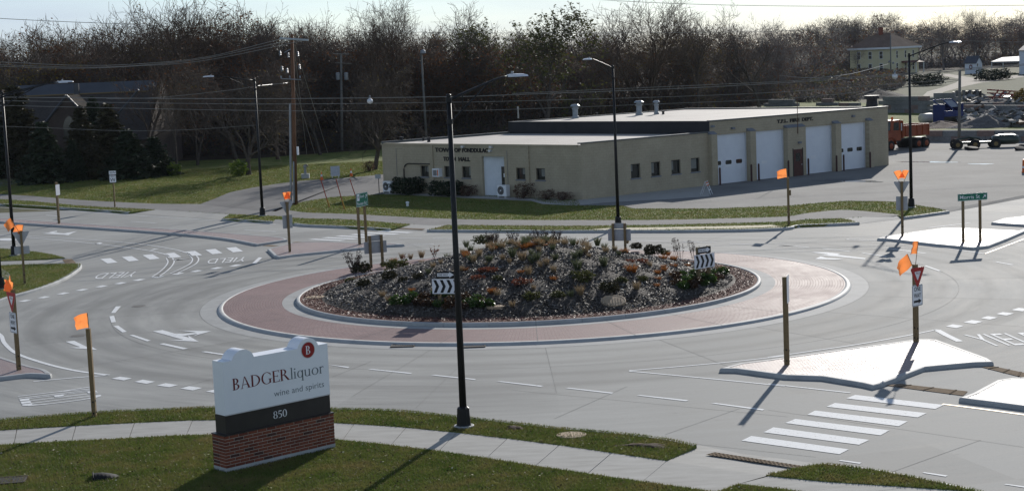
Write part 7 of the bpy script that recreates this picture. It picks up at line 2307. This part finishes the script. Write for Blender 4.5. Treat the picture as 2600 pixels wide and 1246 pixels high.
# the wood itself: one mass
def pyramids(segs):
    """thin twigs: three-sided, running to a point"""
    V, _ = segs_mesh(segs, 3)
    V = V.reshape(-1, 6, 3)
    V = np.concatenate([V[:, :3], V[:, 3:4]], 1)
    o = (np.arange(len(V)) * 4)[:, None]
    f = np.concatenate([o + np.array([[k, (k + 1) % 3, 3]]) for k in range(3)], 0)
    return V.reshape(-1, 3), f.astype(np.int32)
def wood_mass():
    r_ = np.random.default_rng(42)
    protos = []
    for g in (grow_tree(21, 14, 0.45, 0.22, 5, (9, 7, 5, 3), 0.18, 0.35, 0.022), grow_tree(22, 14, 0.32, 0.20, 5, (10, 7, 5, 3), 0.15, 0.45, 0.022, crook=0.15),
              grow_tree(23, 13, 0.5, 0.22, 5, (9, 7, 5, 3), 0.2, 0.3, 0.022, crook=0.17), grow_tree(24, 14, 0.3, 0.18, 5, (6, 6, 5, 3), 0.12, 0.45, 0.022, stems=2, crook=0.15)):
        thick = g[0] + [s for s in g[1] if s[2] > 0.035]
        thin = [s for s in g[1] if s[2] <= 0.035]
        V1, F1 = segs_mesh(thick, 3)
        V2, F2 = pyramids(thin)
        protos.append((np.concatenate([V1, V2]), F1, F2 + len(V1), np.array(g[2])))
    VV, FQ, MQ, FT, MT = [], [], [], [], []
    off = 0
    def top_row(x):
        xs = [-200, 0, 120, 250, 420, 620, 800, 1000, 1150, 1300, 1500, 1620, 1800, 2000, 2300, 2600, 2800]
        ys = [76, 70, 54, 36, 22, 24, 36, 52, 60, 54, 60, 48, 36, 42, 40, 32, 30]
        return float(np.interp(x, xs, ys))
    def dist(x, row):
        d0 = float(np.interp(x, [-200, 400, 900, 1300, 1700, 1950, 2060, 2140, 2600, 2800], [206, 204, 208, 216, 245, 300, 400, 560, 555, 540]))
        return d0 + row * (9 if d0 < 420 else 26)
    sites = []
    for row, cnt in ((0, 66), (1, 62), (2, 56), (3, 46)):
        for k in range(cnt):
            x = -180 + 2960 * (k + r_.uniform(0.05, 0.95)) / cnt
            d = dist(x, row) + r_.uniform(-4, 4)
            H = at(x, top_row(x) + r_.uniform(-18, 18), d).z
            if row == 0: H *= r_.uniform(0.62, 0.95)
            if row == 1: H *= r_.uniform(0.85, 1.0)
            sites.append((x, d, H))
    for k in range(20):
        x = -120 + 560 * (k + r_.uniform(0, 1)) / 20
        sites.append((x, 198 + r_.uniform(-1.5, 2), r_.uniform(11, 15)))
    for x, d, H in sites:
        V1, F1, F2, tips = protos[r_.integers(0, 4)]
        s = H / V1[:, 2].max()
        far = d > 380
        wd = s * r_.uniform(1.0, 1.35) * (1.35 if far else 1.0)
        a = r_.uniform(0, 2 * np.pi)
        ca, sa = math.cos(a), math.sin(a)
        p = flat_at(x, d)
        def tf(V):
            return np.stack([p.x + wd * (V[:, 0] * ca - V[:, 1] * sa), p.y + wd * (V[:, 0] * sa + V[:, 1] * ca), V[:, 2] * s], 1)
        VV.append(tf(V1)); FQ.append(F1 + off); FT.append(F2 + off); off += len(V1)
        kind = (0 if r_.uniform() < 0.6 else 5) if x < 1900 else 3
        MQ.append(np.full(len(F1), kind, np.int32)); MT.append(np.full(len(F2), kind, np.int32))
        fr = 0.75 if (x < 650 or 880 < x < 1280) else (0.4 if x < 1750 else 0.25)
        nl = int(1300 * fr * r_.uniform(0.4, 1.5))
        T_ = tips[r_.integers(0, len(tips), nl)] + r_.normal(0, 0.25, (nl, 3))
        T_ = T_[T_[:, 2] < tips[:, 2].max() * r_.uniform(0.72, 0.92)]
        LV, LF = leaf_quads(tf(T_), 0.27 if far else 0.13, r_)
        VV.append(LV); FQ.append(LF + off); off += len(LV)
        MQ.append(np.full(len(LF), 1 if r_.uniform() < 0.68 else 2, np.int32))
    # undergrowth: low at the edge, taller deeper in
    def thicket(x, d, h, n, wood, leafm, spread=0.42):
        nonlocal off
        p = flat_at(x, d)
        A = np.array([[p.x, p.y, 0.0]]) + r_.normal(0, 0.25 * h, (n, 3)) * np.array([1, 1, 0])
        up = r_.uniform(0.35, 1.0, n) * h
        Bq = A + np.stack([r_.normal(0, spread, n) * up, r_.normal(0, spread, n) * up, up], 1)
        segs = [(A[i], Bq[i], 0.045, 0.02) for i in range(n)]
        for i in range(n):
            for _ in range(3):
                t = r_.uniform(0.25, 0.95); q = A[i] + (Bq[i] - A[i]) * t
                segs.append((q, q + r_.normal(0, 0.22 * h, 3) * np.array([1, 1, 0.7]), 0.03, 0.01))
        V1, F1 = pyramids(segs)
        VV.append(V1); FT.append(F1 + off); off += len(V1); MT.append(np.full(len(F1), wood, np.int32))
        m = n * 2
        P = A[r_.integers(0, n, m)]; P = P + (Bq[r_.integers(0, n, m)] - P) * r_.uniform(0.1, 1, (m, 1)); P[:, 2] = np.abs(P[:, 2])
        LV, LF = leaf_quads(P, 0.17 if d < 380 else 0.32, r_)
        VV.append(LV); FQ.append(LF + off); off += len(LV); MQ.append(np.full(len(LF), leafm, np.int32))
    for k in range(1300):
        x = r_.uniform(-200, 2150)
        deep = r_.uniform(-6, 30)
        thicket(x, dist(x, 0) + deep, r_.uniform(1.6, 3.5) + max(0, deep) * 0.12, 20, 0, int(r_.choice([1, 2, 4, 5])))
    for k in range(260):
        x = r_.uniform(2020, 2850)
        thicket(x, 540 + r_.uniform(0, 50), r_.uniform(3, 8), 20, 3, int(r_.choice([1, 2, 3])))
    # brush between the yard and the yellow house
    for k in range(760):
        u, v = r_.uniform(-420, 880), r_.uniform(0, 1)
        y = 478 + (672 - 478 - 95 * max(0, (u - 560) / 320)) * v
        q = gp(*T4(u, y), 0)
        x = 1950 + u / 2.5714
        thicket(x, q.y, r_.uniform(1.2, 2.8), 16, 3, int(r_.choice([1, 2, 4, 3])), 0.6)
    me = np_mesh2('bare_woods', np.concatenate(VV), [(np.concatenate(FQ), np.concatenate(MQ)), (np.concatenate(FT), np.concatenate(MT))], [mt_bark, mt_russet, mt_ochre, mt_barkg, mt_olive, mt_bark2])
    link('bare_woods', me, None, label='dense bare autumn woods filling the background under the sky', cat='woods', kind='stuff')
    print('woods triangles', 2 * sum(map(len, FQ)) + sum(map(len, FT)))
wood_mass()
# evergreens
def conifer_mesh(seed, H, R0, needle, n_whorl=26, dense=1.0):
    R = np.random.default_rng(seed)
    segs, P = [], []
    for i in range(n_whorl):
        z = H * (0.04 + 0.94 * i / n_whorl)
        rad = R0 * (1 - z / H) ** 0.85 * R.uniform(0.85, 1.12) + 0.12
        nb = int(7 + 7 * (1 - z / H))
        for k in range(nb):
            a = R.uniform(0, 2 * np.pi)
            L = rad * R.uniform(0.75, 1.1)
            e = np.array([math.cos(a) * L, math.sin(a) * L, z - 0.18 * L + R.normal(0, 0.08)])
            s = np.array([0, 0, z + 0.12 * L])
            segs.append((s, e, 0.03, 0.012))
            m = int(34 * dense * (0.4 + L / R0))
            t = R.uniform(0.15, 1.03, (m, 1))
            q = s + (e - s) * t + R.normal(0, 0.10 + 0.05 * L, (m, 3)) * np.array([1, 1, 0.55])
            P.append(q)
    P = np.concatenate(P)
    LV, LF = leaf_quads(P, 0.19, R, flat=0.45)
    V, Fq = segs_mesh(segs, 3)
    cr = np_mesh('conifer_crown', np.concatenate([V, LV]), np.concatenate([Fq, LF + len(V)]).ravel(), 4, [mt_bark, needle], np.concatenate([np.zeros(len(Fq), np.int32), np.ones(len(LF), np.int32)]))
    V, Fq = segs_mesh([((0, 0, -0.2), (0, 0, H * 0.5), 0.2, 0.12), ((0, 0, H * 0.5), (0, 0, H * 0.98), 0.12, 0.02)], 7)
    tr = np_mesh('conifer_trunk', V, Fq.ravel(), 4, [mt_bark])
    return tr, cr
cA, cB, cC = conifer_mesh(1, 6.4, 2.35, mt_needle), conifer_mesh(2, 9.0, 2.3, mt_needle, 32), conifer_mesh(3, 8.0, 1.9, mt_needle2, 30)
GE = 'evergreens in front of the dark gabled building'
for m, (px, py), ty, h0, wd, lab in (
    (cA, (117, 468), 305, 6.4, 1.25, 'broad dark spruce standing foremost on the left lawn'),
    (cC, (52, 452), 212, 8.0, 1.5, 'tall bronze evergreen behind the left arm lights'),
    (cC, (214, 452), 264, 8.0, 1.3, 'evergreen with bronze tip right of the gable window'),
    (cB, (247, 446), 240, 9.0, 1.05, 'tallest narrow spruce right of the gable'),
    (cC, (283, 455), 258, 8.0, 1.5, 'bronze evergreen at the right of the spruce group'),
    (cB, (-20, 458), 250, 9.0, 1.2, 'dark spruce cut by the left edge of the photo'),
    (cA, (330, 456), 325, 6.4, 1.6, 'low dark evergreen behind the route sign'),
    (cA, (190, 462), 352, 6.4, 0.95, 'small dark spruce just right of the foremost spruce'),
    (cA, (395, 449), 345, 6.4, 1.7, 'low dark evergreen left of the shaggy lawn tree')):
    b0 = gp(px, py, 0); H = at(px, ty, b0.y).z; s = H / h0
    tree_obj('evergreen_tree', lab, 'tree', b0, m, random.uniform(0, 6), (s * wd, s * wd, s), GE)
# shrubs
def bush_mesh(seed, n, rx, rz_, lm, size=0.1, stems=10, flat=0.6):
    R = np.random.default_rng(seed)
    v = R.normal(0, 1, (n, 3)); v /= np.linalg.norm(v, axis=1, keepdims=True)
    rad = R.uniform(0.45, 1.0, (n, 1)) ** 0.5
    lob = 1 + 0.22 * np.sin(3 * np.arctan2(v[:, 1], v[:, 0]) + seed)[:, None] + 0.15 * np.sin(5 * v[:, 2:3] * 2 + seed)
    P = v * rad * lob * np.array([rx, rx, rz_]); P[:, 2] = P[:, 2] + rz_ * 0.95
    P = P[P[:, 2] > 0.02]
    LV, LF = leaf_quads(P, size, R, flat)
    segs = []
    for k in range(stems):
        a = R.uniform(0, 6.28); q = R.uniform(0.3, 0.9)
        segs.append(((0, 0, 0), (rx * q * math.cos(a), rx * q * math.sin(a), rz_ * R.uniform(1.0, 1.7)), 0.02, 0.006))
    V, Fq = segs_mesh(segs, 3)
    st = np_mesh('bush_stems', V, Fq.ravel(), 4, [mt_bark])
    cr = np_mesh('bush_leaves', LV, LF.ravel(), 4, [lm])
    return st, cr
def shrub(name, label, cat, p, meshes, sc, rz=0.0, group=None):
    t = thing(name, label, cat, p, rz, group); t.scale = sc if hasattr(sc, '__len__') else (sc, sc, sc)
    link('stem', meshes[0], t); link('foliage', meshes[1], t)
    return t
mt_yew = leaf_mat('dark yew', (0.012, 0.022, 0.010), (0.03, 0.042, 0.018), trans=0.15, rough=0.7, spec=0.2)
mt_redbrown = leaf_mat('brown dry twig leaf', (0.075, 0.04, 0.028), (0.13, 0.075, 0.05), trans=0.25, rough=0.8, spec=0.1)
mt_brightg = leaf_mat('bright bush leaf', (0.07, 0.12, 0.015), (0.14, 0.19, 0.03), trans=0.4, rough=0.6, spec=0.2)
yew = bush_mesh(1, 2400, 1.2, 0.6, mt_yew, 0.08)
dry = bush_mesh(2, 1300, 1.0, 0.8, mt_redbrown, 0.06, 40)
brt = bush_mesh(3, 900, 0.9, 0.9, mt_brightg, 0.11)
q = WE.p(17.4, 0.13, 0.95); shrub('yew_shrub', 'dark clipped evergreen bush right of the left heat pump', 'bush', q, yew, (1.35, 1.0, 1.15), math.atan2(hv.y, hv.x))
q = WE.p(13.0, 0.13, 0.95); shrub('yew_shrub', 'dark clipped evergreen bush below the hall lettering', 'bush', q, yew, (1.35, 0.95, 1.0), math.atan2(hv.y, hv.x) + 0.1)
q = WE.p(5.0, 0.13, 0.9); shrub('dry_shrub', 'brown dry shrub under the right front window of the hall', 'bush', q, dry, (0.8, 0.75, 0.8))
q = WE.p(10.9, 0.13, 0.8); shrub('dry_shrub', 'thin grey dry shrub left of the hall entrance', 'bush', q, dry, (0.7, 0.6, 0.6))
q = WE.p(2.6, 0.13, 0.9); shrub('dry_grass_clump', 'brown dry grass clump at the hall corner', 'bush', q, dry, (0.75, 0.6, 0.5), 1.0)
q = WE.p(1.1, 0.13, 0.8); shrub('dry_grass_clump', 'lower brown dry grass clump nearest the hall corner', 'bush', q, dry, (0.7, 0.6, 0.42), 2.0)
shrub('leafy_bush', 'bright green bush at the foot of the driveway tree', 'bush', gp(606, 447, .1), brt, (1.0, 0.9, 0.85))
shrub('leafy_bush', 'green suckers round the foot of the shaggy lawn tree', 'bush', gp(440, 446, .1), brt, (0.9, 0.8, 0.7), 1)
shrub('dry_shrub', 'dry suckers at the foot of the lawn tree left of the hall', 'bush', gp(938, 436, .1), dry, (0.6, 0.6, 0.7), 1)
shrub('evergreen_bush', 'dark round bush on the drive beside the white shed', 'bush', gp(*T4(1465, 525)), yew, (3.6, 3, 2.2))
shrub('evergreen_bush', 'dark scrub at the foot of the yellow house', 'bush', gp(*T4(1030, 560)), yew, (3.4, 3, 2.2))
shrub('ochre_bush', 'ochre bush at the right edge of the yard', 'bush', gp(*T4(1680, 690)), bush_mesh(9, 900, 1.2, 1.0, mt_ochre, 0.14), (1.6, 1.6, 1.3))
for k, (x, y, s) in enumerate(((640, 492, 1.7), (760, 496, 1.6), (560, 500, 1.9), (880, 490, 1.5))):
    shrub('scrub_bush', ['brown scrub under the left wall of the yellow house', 'brown scrub below the middle of the yellow house', 'brown scrub at the wood edge left of the yellow house', 'brown scrub below the porch of the yellow house'][k], 'bush', gp(*T4(x, y)), dry, (s * 1.3, s, s * 0.9), k * 1.3)

# ---- plants on the mound
def tuft_mesh(seed, n, h, w, m, lean=0.5, bw=0.008):
    R = np.random.default_rng(seed)
    a = R.uniform(0, 6.283, n); r = R.uniform(0, w * 0.35, n); L = R.uniform(0.55, 1.1, n) * h
    b = R.uniform(0, 6.283, n)
    base = np.stack([r * np.cos(a), r * np.sin(a), np.zeros(n)], 1)
    d = np.stack([np.cos(a) * R.uniform(0, lean, n), np.sin(a) * R.uniform(0, lean, n), np.ones(n)], 1)
    mid = base + d * (L * 0.6)[:, None]; tip = base + d * L[:, None] + np.stack([np.cos(a), np.sin(a), -0.5 * np.ones(n)], 1) * (L * 0.2 * R.uniform(0, 1, n))[:, None]
    sd = np.stack([np.cos(b), np.sin(b), np.zeros(n)], 1) * bw
    V = np.stack([base - sd, base + sd, mid + sd * 0.8, tip, tip, mid - sd * 0.8], 1)
    Vq = np.stack([base - sd, base + sd, mid + sd * 0.8, mid - sd * 0.8], 1).reshape(-1, 3)
    Vt = np.stack([mid - sd * 0.8, mid + sd * 0.8, tip + sd * 0.1, tip - sd * 0.1], 1).reshape(-1, 3)
    V = np.concatenate([Vq, Vt])
    return np_mesh('grass_tuft', V, np.arange(len(V)), 4, [m])
def stalk_mesh(seed, n, h, spread, seedm, stemm, heads=5, hs=0.035):
    R = np.random.default_rng(seed)
    segs, P = [], []
    for k in range(n):
        a = R.uniform(0, 6.283); L = R.uniform(0.6, 1.0) * h
        b = np.array([R.normal(0, 0.08), R.normal(0, 0.08), 0])
        e = b + np.array([math.cos(a) * spread * L, math.sin(a) * spread * L, L])
        segs.append((b, e, 0.009, 0.005))
        for j in range(heads):
            t = R.uniform(0.45, 1.02)
            q = b + (e - b) * t + R.normal(0, 0.035, 3)
            segs.append((b + (e - b) * (t - 0.05), q, 0.005, 0.004)); P.append(q); P.append(q + R.normal(0, 0.02, 3)); P.append(q + R.normal(0, 0.025, 3))
    V, Fq = segs_mesh(segs, 3)
    LV, LF = leaf_quads(np.array(P), hs, R, 1.0)
    st = np_mesh('dry_stems', V, Fq.ravel(), 4, [stemm])
    return st, np_mesh('seed_heads', LV, LF.ravel(), 4, [seedm])
mt_tan = leaf_mat('tan grass', (0.22, 0.155, 0.085), (0.33, 0.25, 0.15), trans=0.3, rough=0.7, spec=0.2)
mt_orangegrass = leaf_mat('orange autumn grass', (0.24, 0.085, 0.02), (0.34, 0.14, 0.04), trans=0.35, rough=0.7, spec=0.2)
mt_greentuft = leaf_mat('grey green grass', (0.07, 0.085, 0.04), (0.13, 0.14, 0.07), trans=0.3, rough=0.6, spec=0.25)
mt_redleaf = leaf_mat('red autumn leaf', (0.14, 0.036, 0.02), (0.22, 0.075, 0.035), trans=0.3, rough=0.6, spec=0.25)
mt_plantg = leaf_mat('glossy green leaf', (0.025, 0.055, 0.010), (0.06, 0.105, 0.018), trans=0.35, rough=0.45, spec=0.35)
mt_plantr = leaf_mat('maroon green leaf', (0.045, 0.022, 0.014), (0.085, 0.05, 0.02), trans=0.3, rough=0.5, spec=0.3)
mt_darkhead = leaf_mat('dark seed head', (0.028, 0.014, 0.012), (0.055, 0.028, 0.022), trans=0.1, rough=0.8, spec=0.1)
tuftM = {'tan': tuft_mesh(1, 110, 0.38, 0.25, mt_tan), 'orange': tuft_mesh(2, 120, 0.26, 0.3, mt_orangegrass, 0.9), 'green': tuft_mesh(3, 120, 0.42, 0.25, mt_greentuft, 0.45), 'red': tuft_mesh(4, 110, 0.24, 0.35, mt_redleaf, 1.1, 0.012)}
greenP = bush_mesh(11, 330, 0.26, 0.19, mt_plantg, 0.05, 6, 0.8)
maroonP = bush_mesh(12, 300, 0.25, 0.17, mt_plantr, 0.05, 6, 0.8)
junip = bush_mesh(13, 700, 0.45, 0.24, mt_needle2, 0.06, 12, 0.7)
junipG = bush_mesh(14, 700, 0.45, 0.22, mt_olive, 0.05, 12, 0.7)
redlow = bush_mesh(15, 420, 0.40, 0.12, mt_redleaf, 0.036, 14, 0.9)
stalkA = stalk_mesh(1, 26, 0.95, 0.38, mt_darkhead, mt_bark, 6, 0.028)
stalkB = stalk_mesh(2, 9, 1.0, 0.22, mt_darkhead, mt_redbrown, 6, 0.03)
stalkR = stalk_mesh(3, 10, 0.7, 0.5, mt_redleaf, mt_bark, 5, 0.04)
c1 = crop(840, 560, 4.114); c2 = crop(1240, 560, 4.114); c3 = crop(1620, 560, 5.141)
rr = random.Random(17)
def tufts(kind, pts, label):
    for c, x, y, s in pts:
        p = gm(*c(x, y), -0.02)
        o = link('grass_tuft', tuftM[kind], None, label=label, cat='grass tuft', group=kind + ' tufts on the mound')
        o.location = p; o.rotation_euler = (0, 0, rr.uniform(0, 6)); o.scale = (s, s, s)
tufts('tan', [(c1, 945, 385, 1.2), (c1, 955, 470, 1.0), (c1, 1070, 500, 0.9), (c1, 1370, 535, 0.9), (c1, 540, 805, 1.0), (c1, 600, 850, 0.8), (c1, 740, 395, 0.9), (c1, 835, 400, 0.9), (c2, 30, 215, 1.2), (c2, 330, 300, 1.2), (c2, 1030, 270, 1.0), (c2, 1050, 390, 0.7), (c2, 1170, 365, 0.9), (c2, 680, 540, 1.0), (c2, 150, 415, 0.9), (c2, 220, 450, 0.8), (c2, 1450, 235, 0.9), (c2, 930, 250, 0.8), (c2, 100, 790, 1.0), (c2, 960, 780, 1.3), (c2, 1550, 730, 1.2), (c2, 250, 905, 0.9), (c3, 1055, 660, 0.9), (c3, 150, 600, 0.8)], 'tan dry grass tuft on the roundabout mound')
tufts('green', [(c1, 1415, 275, 1.1), (c1, 1215, 410, 1.0), (c1, 1460, 430, 1.0), (c1, 1650, 440, 0.9), (c2, 880, 260, 1.2), (c2, 1140, 260, 1.3), (c2, 1210, 310, 1.1), (c2, 455, 440, 1.0), (c2, 700, 415, 0.9), (c2, 900, 400, 1.0), (c2, 1205, 480, 1.3), (c2, 930, 520, 1.4), (c2, 500, 325, 0.8), (c2, 15, 435, 0.9), (c1, 1020, 560, 0.8)], 'grey green grass tuft on the roundabout mound')
tufts('orange', [(c1, 660, 440, 1.2), (c1, 1395, 530, 0.9), (c1, 1690, 765, 1.1), (c2, 510, 250, 0.9), (c2, 335, 555, 0.9), (c2, 1500, 540, 1.6), (c2, 40, 765, 1.2), (c3, 340, 655, 0.9), (c3, 255, 700, 1.0), (c3, 470, 610, 0.9), (c3, 640, 605, 0.8), (c3, 265, 775, 0.8), (c3, 250, 865, 0.8), (c3, 395, 450, 0.8), (c2, 680, 625, 0.9), (c1, 845, 745, 0.9), (c3, 330, 520, 1.2)], 'orange brown grass tuft on the roundabout mound')
for kind, n_ in (('tan', 46), ('green', 22), ('orange', 16)):
    for k in range(n_):
        a = rr.uniform(0, 6.283); q = rr.uniform(0.05, 0.86) if k % 3 else rr.uniform(0.0, 0.35)
        r = (ring_inner(a) - 1.2) * q
        x, y = RC.x + r * math.cos(a), RC.y + r * math.sin(a)
        o = link('grass_tuft', tuftM[kind], None, label={'tan': 'tan dry grass tuft on the roundabout mound', 'green': 'grey green grass tuft on the roundabout mound', 'orange': 'orange brown grass tuft on the roundabout mound'}[kind], cat='grass tuft', group=kind + ' tufts on the mound')
        o.location = (x, y, mound_z(x, y)); o.rotation_euler = (0, 0, rr.uniform(0, 6)); sc_ = rr.uniform(0.5, 1.25); o.scale = (sc_, sc_, sc_)
def plants(name, meshes, pts, label, group, cat='plant'):
    ords = 'first second third fourth fifth sixth seventh eighth ninth tenth'.split()
    for k, (c, x, y, s) in enumerate(sorted(pts, key=lambda q: q[0](q[1], q[2])[0])):
        shrub(name, label + ', ' + ords[k] + ' from the left', cat, gm(*c(x, y), -0.03), meshes, (s, s, s * rr.uniform(0.85, 1.15)), rr.uniform(0, 6), group)
plants('leafy_plant', greenP, [(c1, 680, 880, 1.0), (c1, 775, 880, 1.05), (c1, 860, 830, 1.0), (c1, 1115, 790, 1.0), (c1, 1215, 790, 1.1), (c1, 1120, 900, 0.95), (c1, 1530, 850, 1.0), (c1, 1515, 905, 1.1), (c1, 1650, 905, 1.05), (c1, 1445, 880, 0.9)], 'bright green leafy plant in the row before the left chevron sign', 'green plants at the left chevron sign')
plants('maroon_plant', maroonP, [(c1, 985, 815, 1.05), (c1, 905, 880, 0.85), (c1, 1010, 890, 1.0), (c1, 1250, 880, 1.0), (c1, 1405, 820, 1.0), (c1, 1390, 920, 0.9), (c1, 1580, 870, 1.0), (c1, 1220, 920, 0.9)], 'maroon tinged leafy plant in the row before the left chevron sign', 'maroon plants at the left chevron sign')
plants('leafy_plant', greenP, [(c3, 580, 740, 0.95), (c3, 690, 790, 1.0), (c3, 740, 720, 0.9), (c3, 850, 790, 0.95), (c3, 950, 810, 1.0), (c3, 1110, 710, 1.1), (c3, 600, 900, 0.95), (c3, 610, 810, 0.9), (c3, 860, 850, 0.9), (c3, 970, 720, 0.8)], 'bright green leafy plant in the bed round the right chevron sign', 'green plants at the right chevron sign')
plants('maroon_plant', maroonP, [(c3, 490, 760, 1.0), (c3, 510, 840, 1.05), (c3, 700, 890, 1.1), (c3, 770, 830, 1.05), (c3, 1050, 760, 1.0), (c3, 870, 720, 0.9), (c3, 1000, 790, 0.9)], 'maroon tinged leafy plant in the bed round the right chevron sign', 'maroon plants at the right chevron sign')
one = lambda name, meshes, c, x, y, s, label: shrub(name, label, 'plant', gm(*c(x, y), -0.03), meshes, s, rr.uniform(0, 6))
one('dry_stalks', stalkA, c2, 560, 270, 1.15, 'dark dry seed stalks on the crest of the mound, middle clump')
one('dry_stalks', stalkA, c2, 720, 265, 1.05, 'dark dry seed stalks on the crest of the mound, right clump')
one('dry_stalks', stalkA, c2, 260, 275, 1.0, 'dark dry seed stalks on the crest of the mound, left clump')
one('dry_stalks', stalkA, c1, 1690, 300, 1.1, 'dark dry seed stalks on the left shoulder of the crest')
one('dry_stalks', stalkA, c2, 60, 270, 0.85, 'short dark seed stalks beside the left crest clump')
one('dry_stalks', stalkA, c1, 250, 545, 1.25, 'dark twiggy shrub at the left end of the mound')
one('dry_stalks', stalkB, c3, 520, 490, 1.15, 'tall thin dry stalks left of the right chevron sign')
one('dry_stalks', stalkB, c3, 725, 490, 1.0, 'thin dark stalks just behind the right chevron sign')
stalkT = stalk_mesh(5, 30, 0.6, 0.6, mt_tan, mt_tan, 5, 0.02)
for k_, (x_, y_, s_, l_) in enumerate(((150, 265, 0.9, 'pale dry stalks at the left of the mound crest'), (420, 262, 1.0, 'pale dry stalks between the left and middle crest clumps'), (640, 258, 1.0, 'pale dry stalks under the right crest clump'), (820, 255, 0.9, 'pale dry stalks right of the crest clumps'), (980, 262, 0.8, 'pale dry stalks left of the crest sign back'))):
    one('dry_stalks', stalkT, c2, x_, y_, s_, l_)
one('dry_stalks', stalkA, c2, 480, 262, 0.9, 'dark seed stalks between the left and middle crest clumps')
one('red_stalks', stalkR, c1, 1080, 385, 0.9, 'red leaved twiggy plant on the left slope near the lamp pole')
one('red_stalks', stalkR, c1, 760, 420, 0.6, 'small red brown plant on the upper left slope')
one('juniper', junip, c3, 190, 440, 1.1, 'dark spreading juniper on the right shoulder of the mound')
one('juniper', junipG, c3, 350, 440, 0.6, 'small green juniper beside the dark one on the right shoulder')
one('juniper', junipG, c2, 985, 630, 1.1, 'green brown shrub in the middle right of the mound')
one('juniper', junipG, c1, 690, 520, 1.3, 'wide dark green shrub below the left chevron back')
one('juniper', junip, c1, 620, 610, 0.8, 'dark low shrub on the left slope of the mound')
one('juniper', junip, c1, 330, 540, 1.1, 'dark mounded shrub beside the left chevron posts')
one('juniper', junipG, c1, 560, 470, 0.55, 'small green shrub at the right post of the left chevron back')
one('juniper', junipG, c2, 730, 800, 0.7, 'small bright juniper left of the tan manhole lid')
one('juniper', junip, c2, 1270, 740, 0.9, 'dark shrub above the tan manhole lid')
one('juniper', junipG, c2, 1390, 640, 0.6, 'low dark green plant right of the middle shrub')
one('juniper', junipG, c2, 1610, 625, 0.55, 'low green plant on the right slope')
one('juniper', junip, c1, 350, 680, 0.7, 'reddish low shrub on the far left slope')
one('juniper', junipG, c1, 200, 640, 0.6, 'olive low shrub at the far left foot of the mound')
one('juniper', junip, c1, 920, 600, 0.55, 'small dark shrub left of the left chevron sign')
one('juniper', junip, c1, 750, 635, 0.5, 'small brown shrub in the middle of the left slope')
one('juniper', junipG, c2, 100, 615, 0.5, 'small yellow green plant above the large red patch')
one('juniper', junip, c2, 640, 270, 1.1, 'dark mound of leaves under the crest stalks')
one('juniper', junipG, c1, 1590, 240, 1.2, 'green brown clump below the left crest stalks')
one('juniper', junipG, c2, 450, 820, 0.8, 'olive shrub at the front middle of the mound')
one('juniper', junip, c2, 1550, 290, 0.7, 'dark low plants behind the crest sign posts')
one('red_shrub', redlow, c2, 350, 660, 1.15, 'large orange red leafy patch in the middle of the mound')
one('red_shrub', redlow, c1, 1530, 610, 0.9, 'crimson leafy patch right of the near lamp pole')
one('red_shrub', redlow, c1, 1610, 530, 0.9, 'red leafy patch on the slope right of the near lamp pole')
one('red_shrub', redlow, c2, 1600, 440, 0.9, 'pinkish red leafy patch on the right slope')
one('red_shrub', redlow, c2, 1470, 435, 0.7, 'small red leafy patch left of the pinkish red one')
one('red_shrub', redlow, c2, 30, 530, 0.9, 'red leafy patch on the left of the crest')
print('objects', len(bpy.data.objects))
# ================================================================ AIR
haze_mat = bpy.data.materials.new('haze air')
haze_mat.use_nodes = True
ht = haze_mat.node_tree
for n in list(ht.nodes):
    if n.type == 'BSDF_PRINCIPLED': ht.nodes.remove(n)
pv = ht.nodes.new('ShaderNodeVolumePrincipled')
pv.inputs['Color'].default_value = (0.80, 0.86, 0.97, 1)
pv.inputs['Density'].default_value = 0.00004
pv.inputs['Anisotropy'].default_value = 0.0
ht.links.new(pv.outputs['Volume'], ht.nodes['Material Output'].inputs['Volume'])
hz = MB().box((0, 1720, 19.0), (3640, 3580, 40.0)).build('haze', haze_mat, None, label='thin pale haze in the air over the whole scene', cat='haze', kind='stuff')
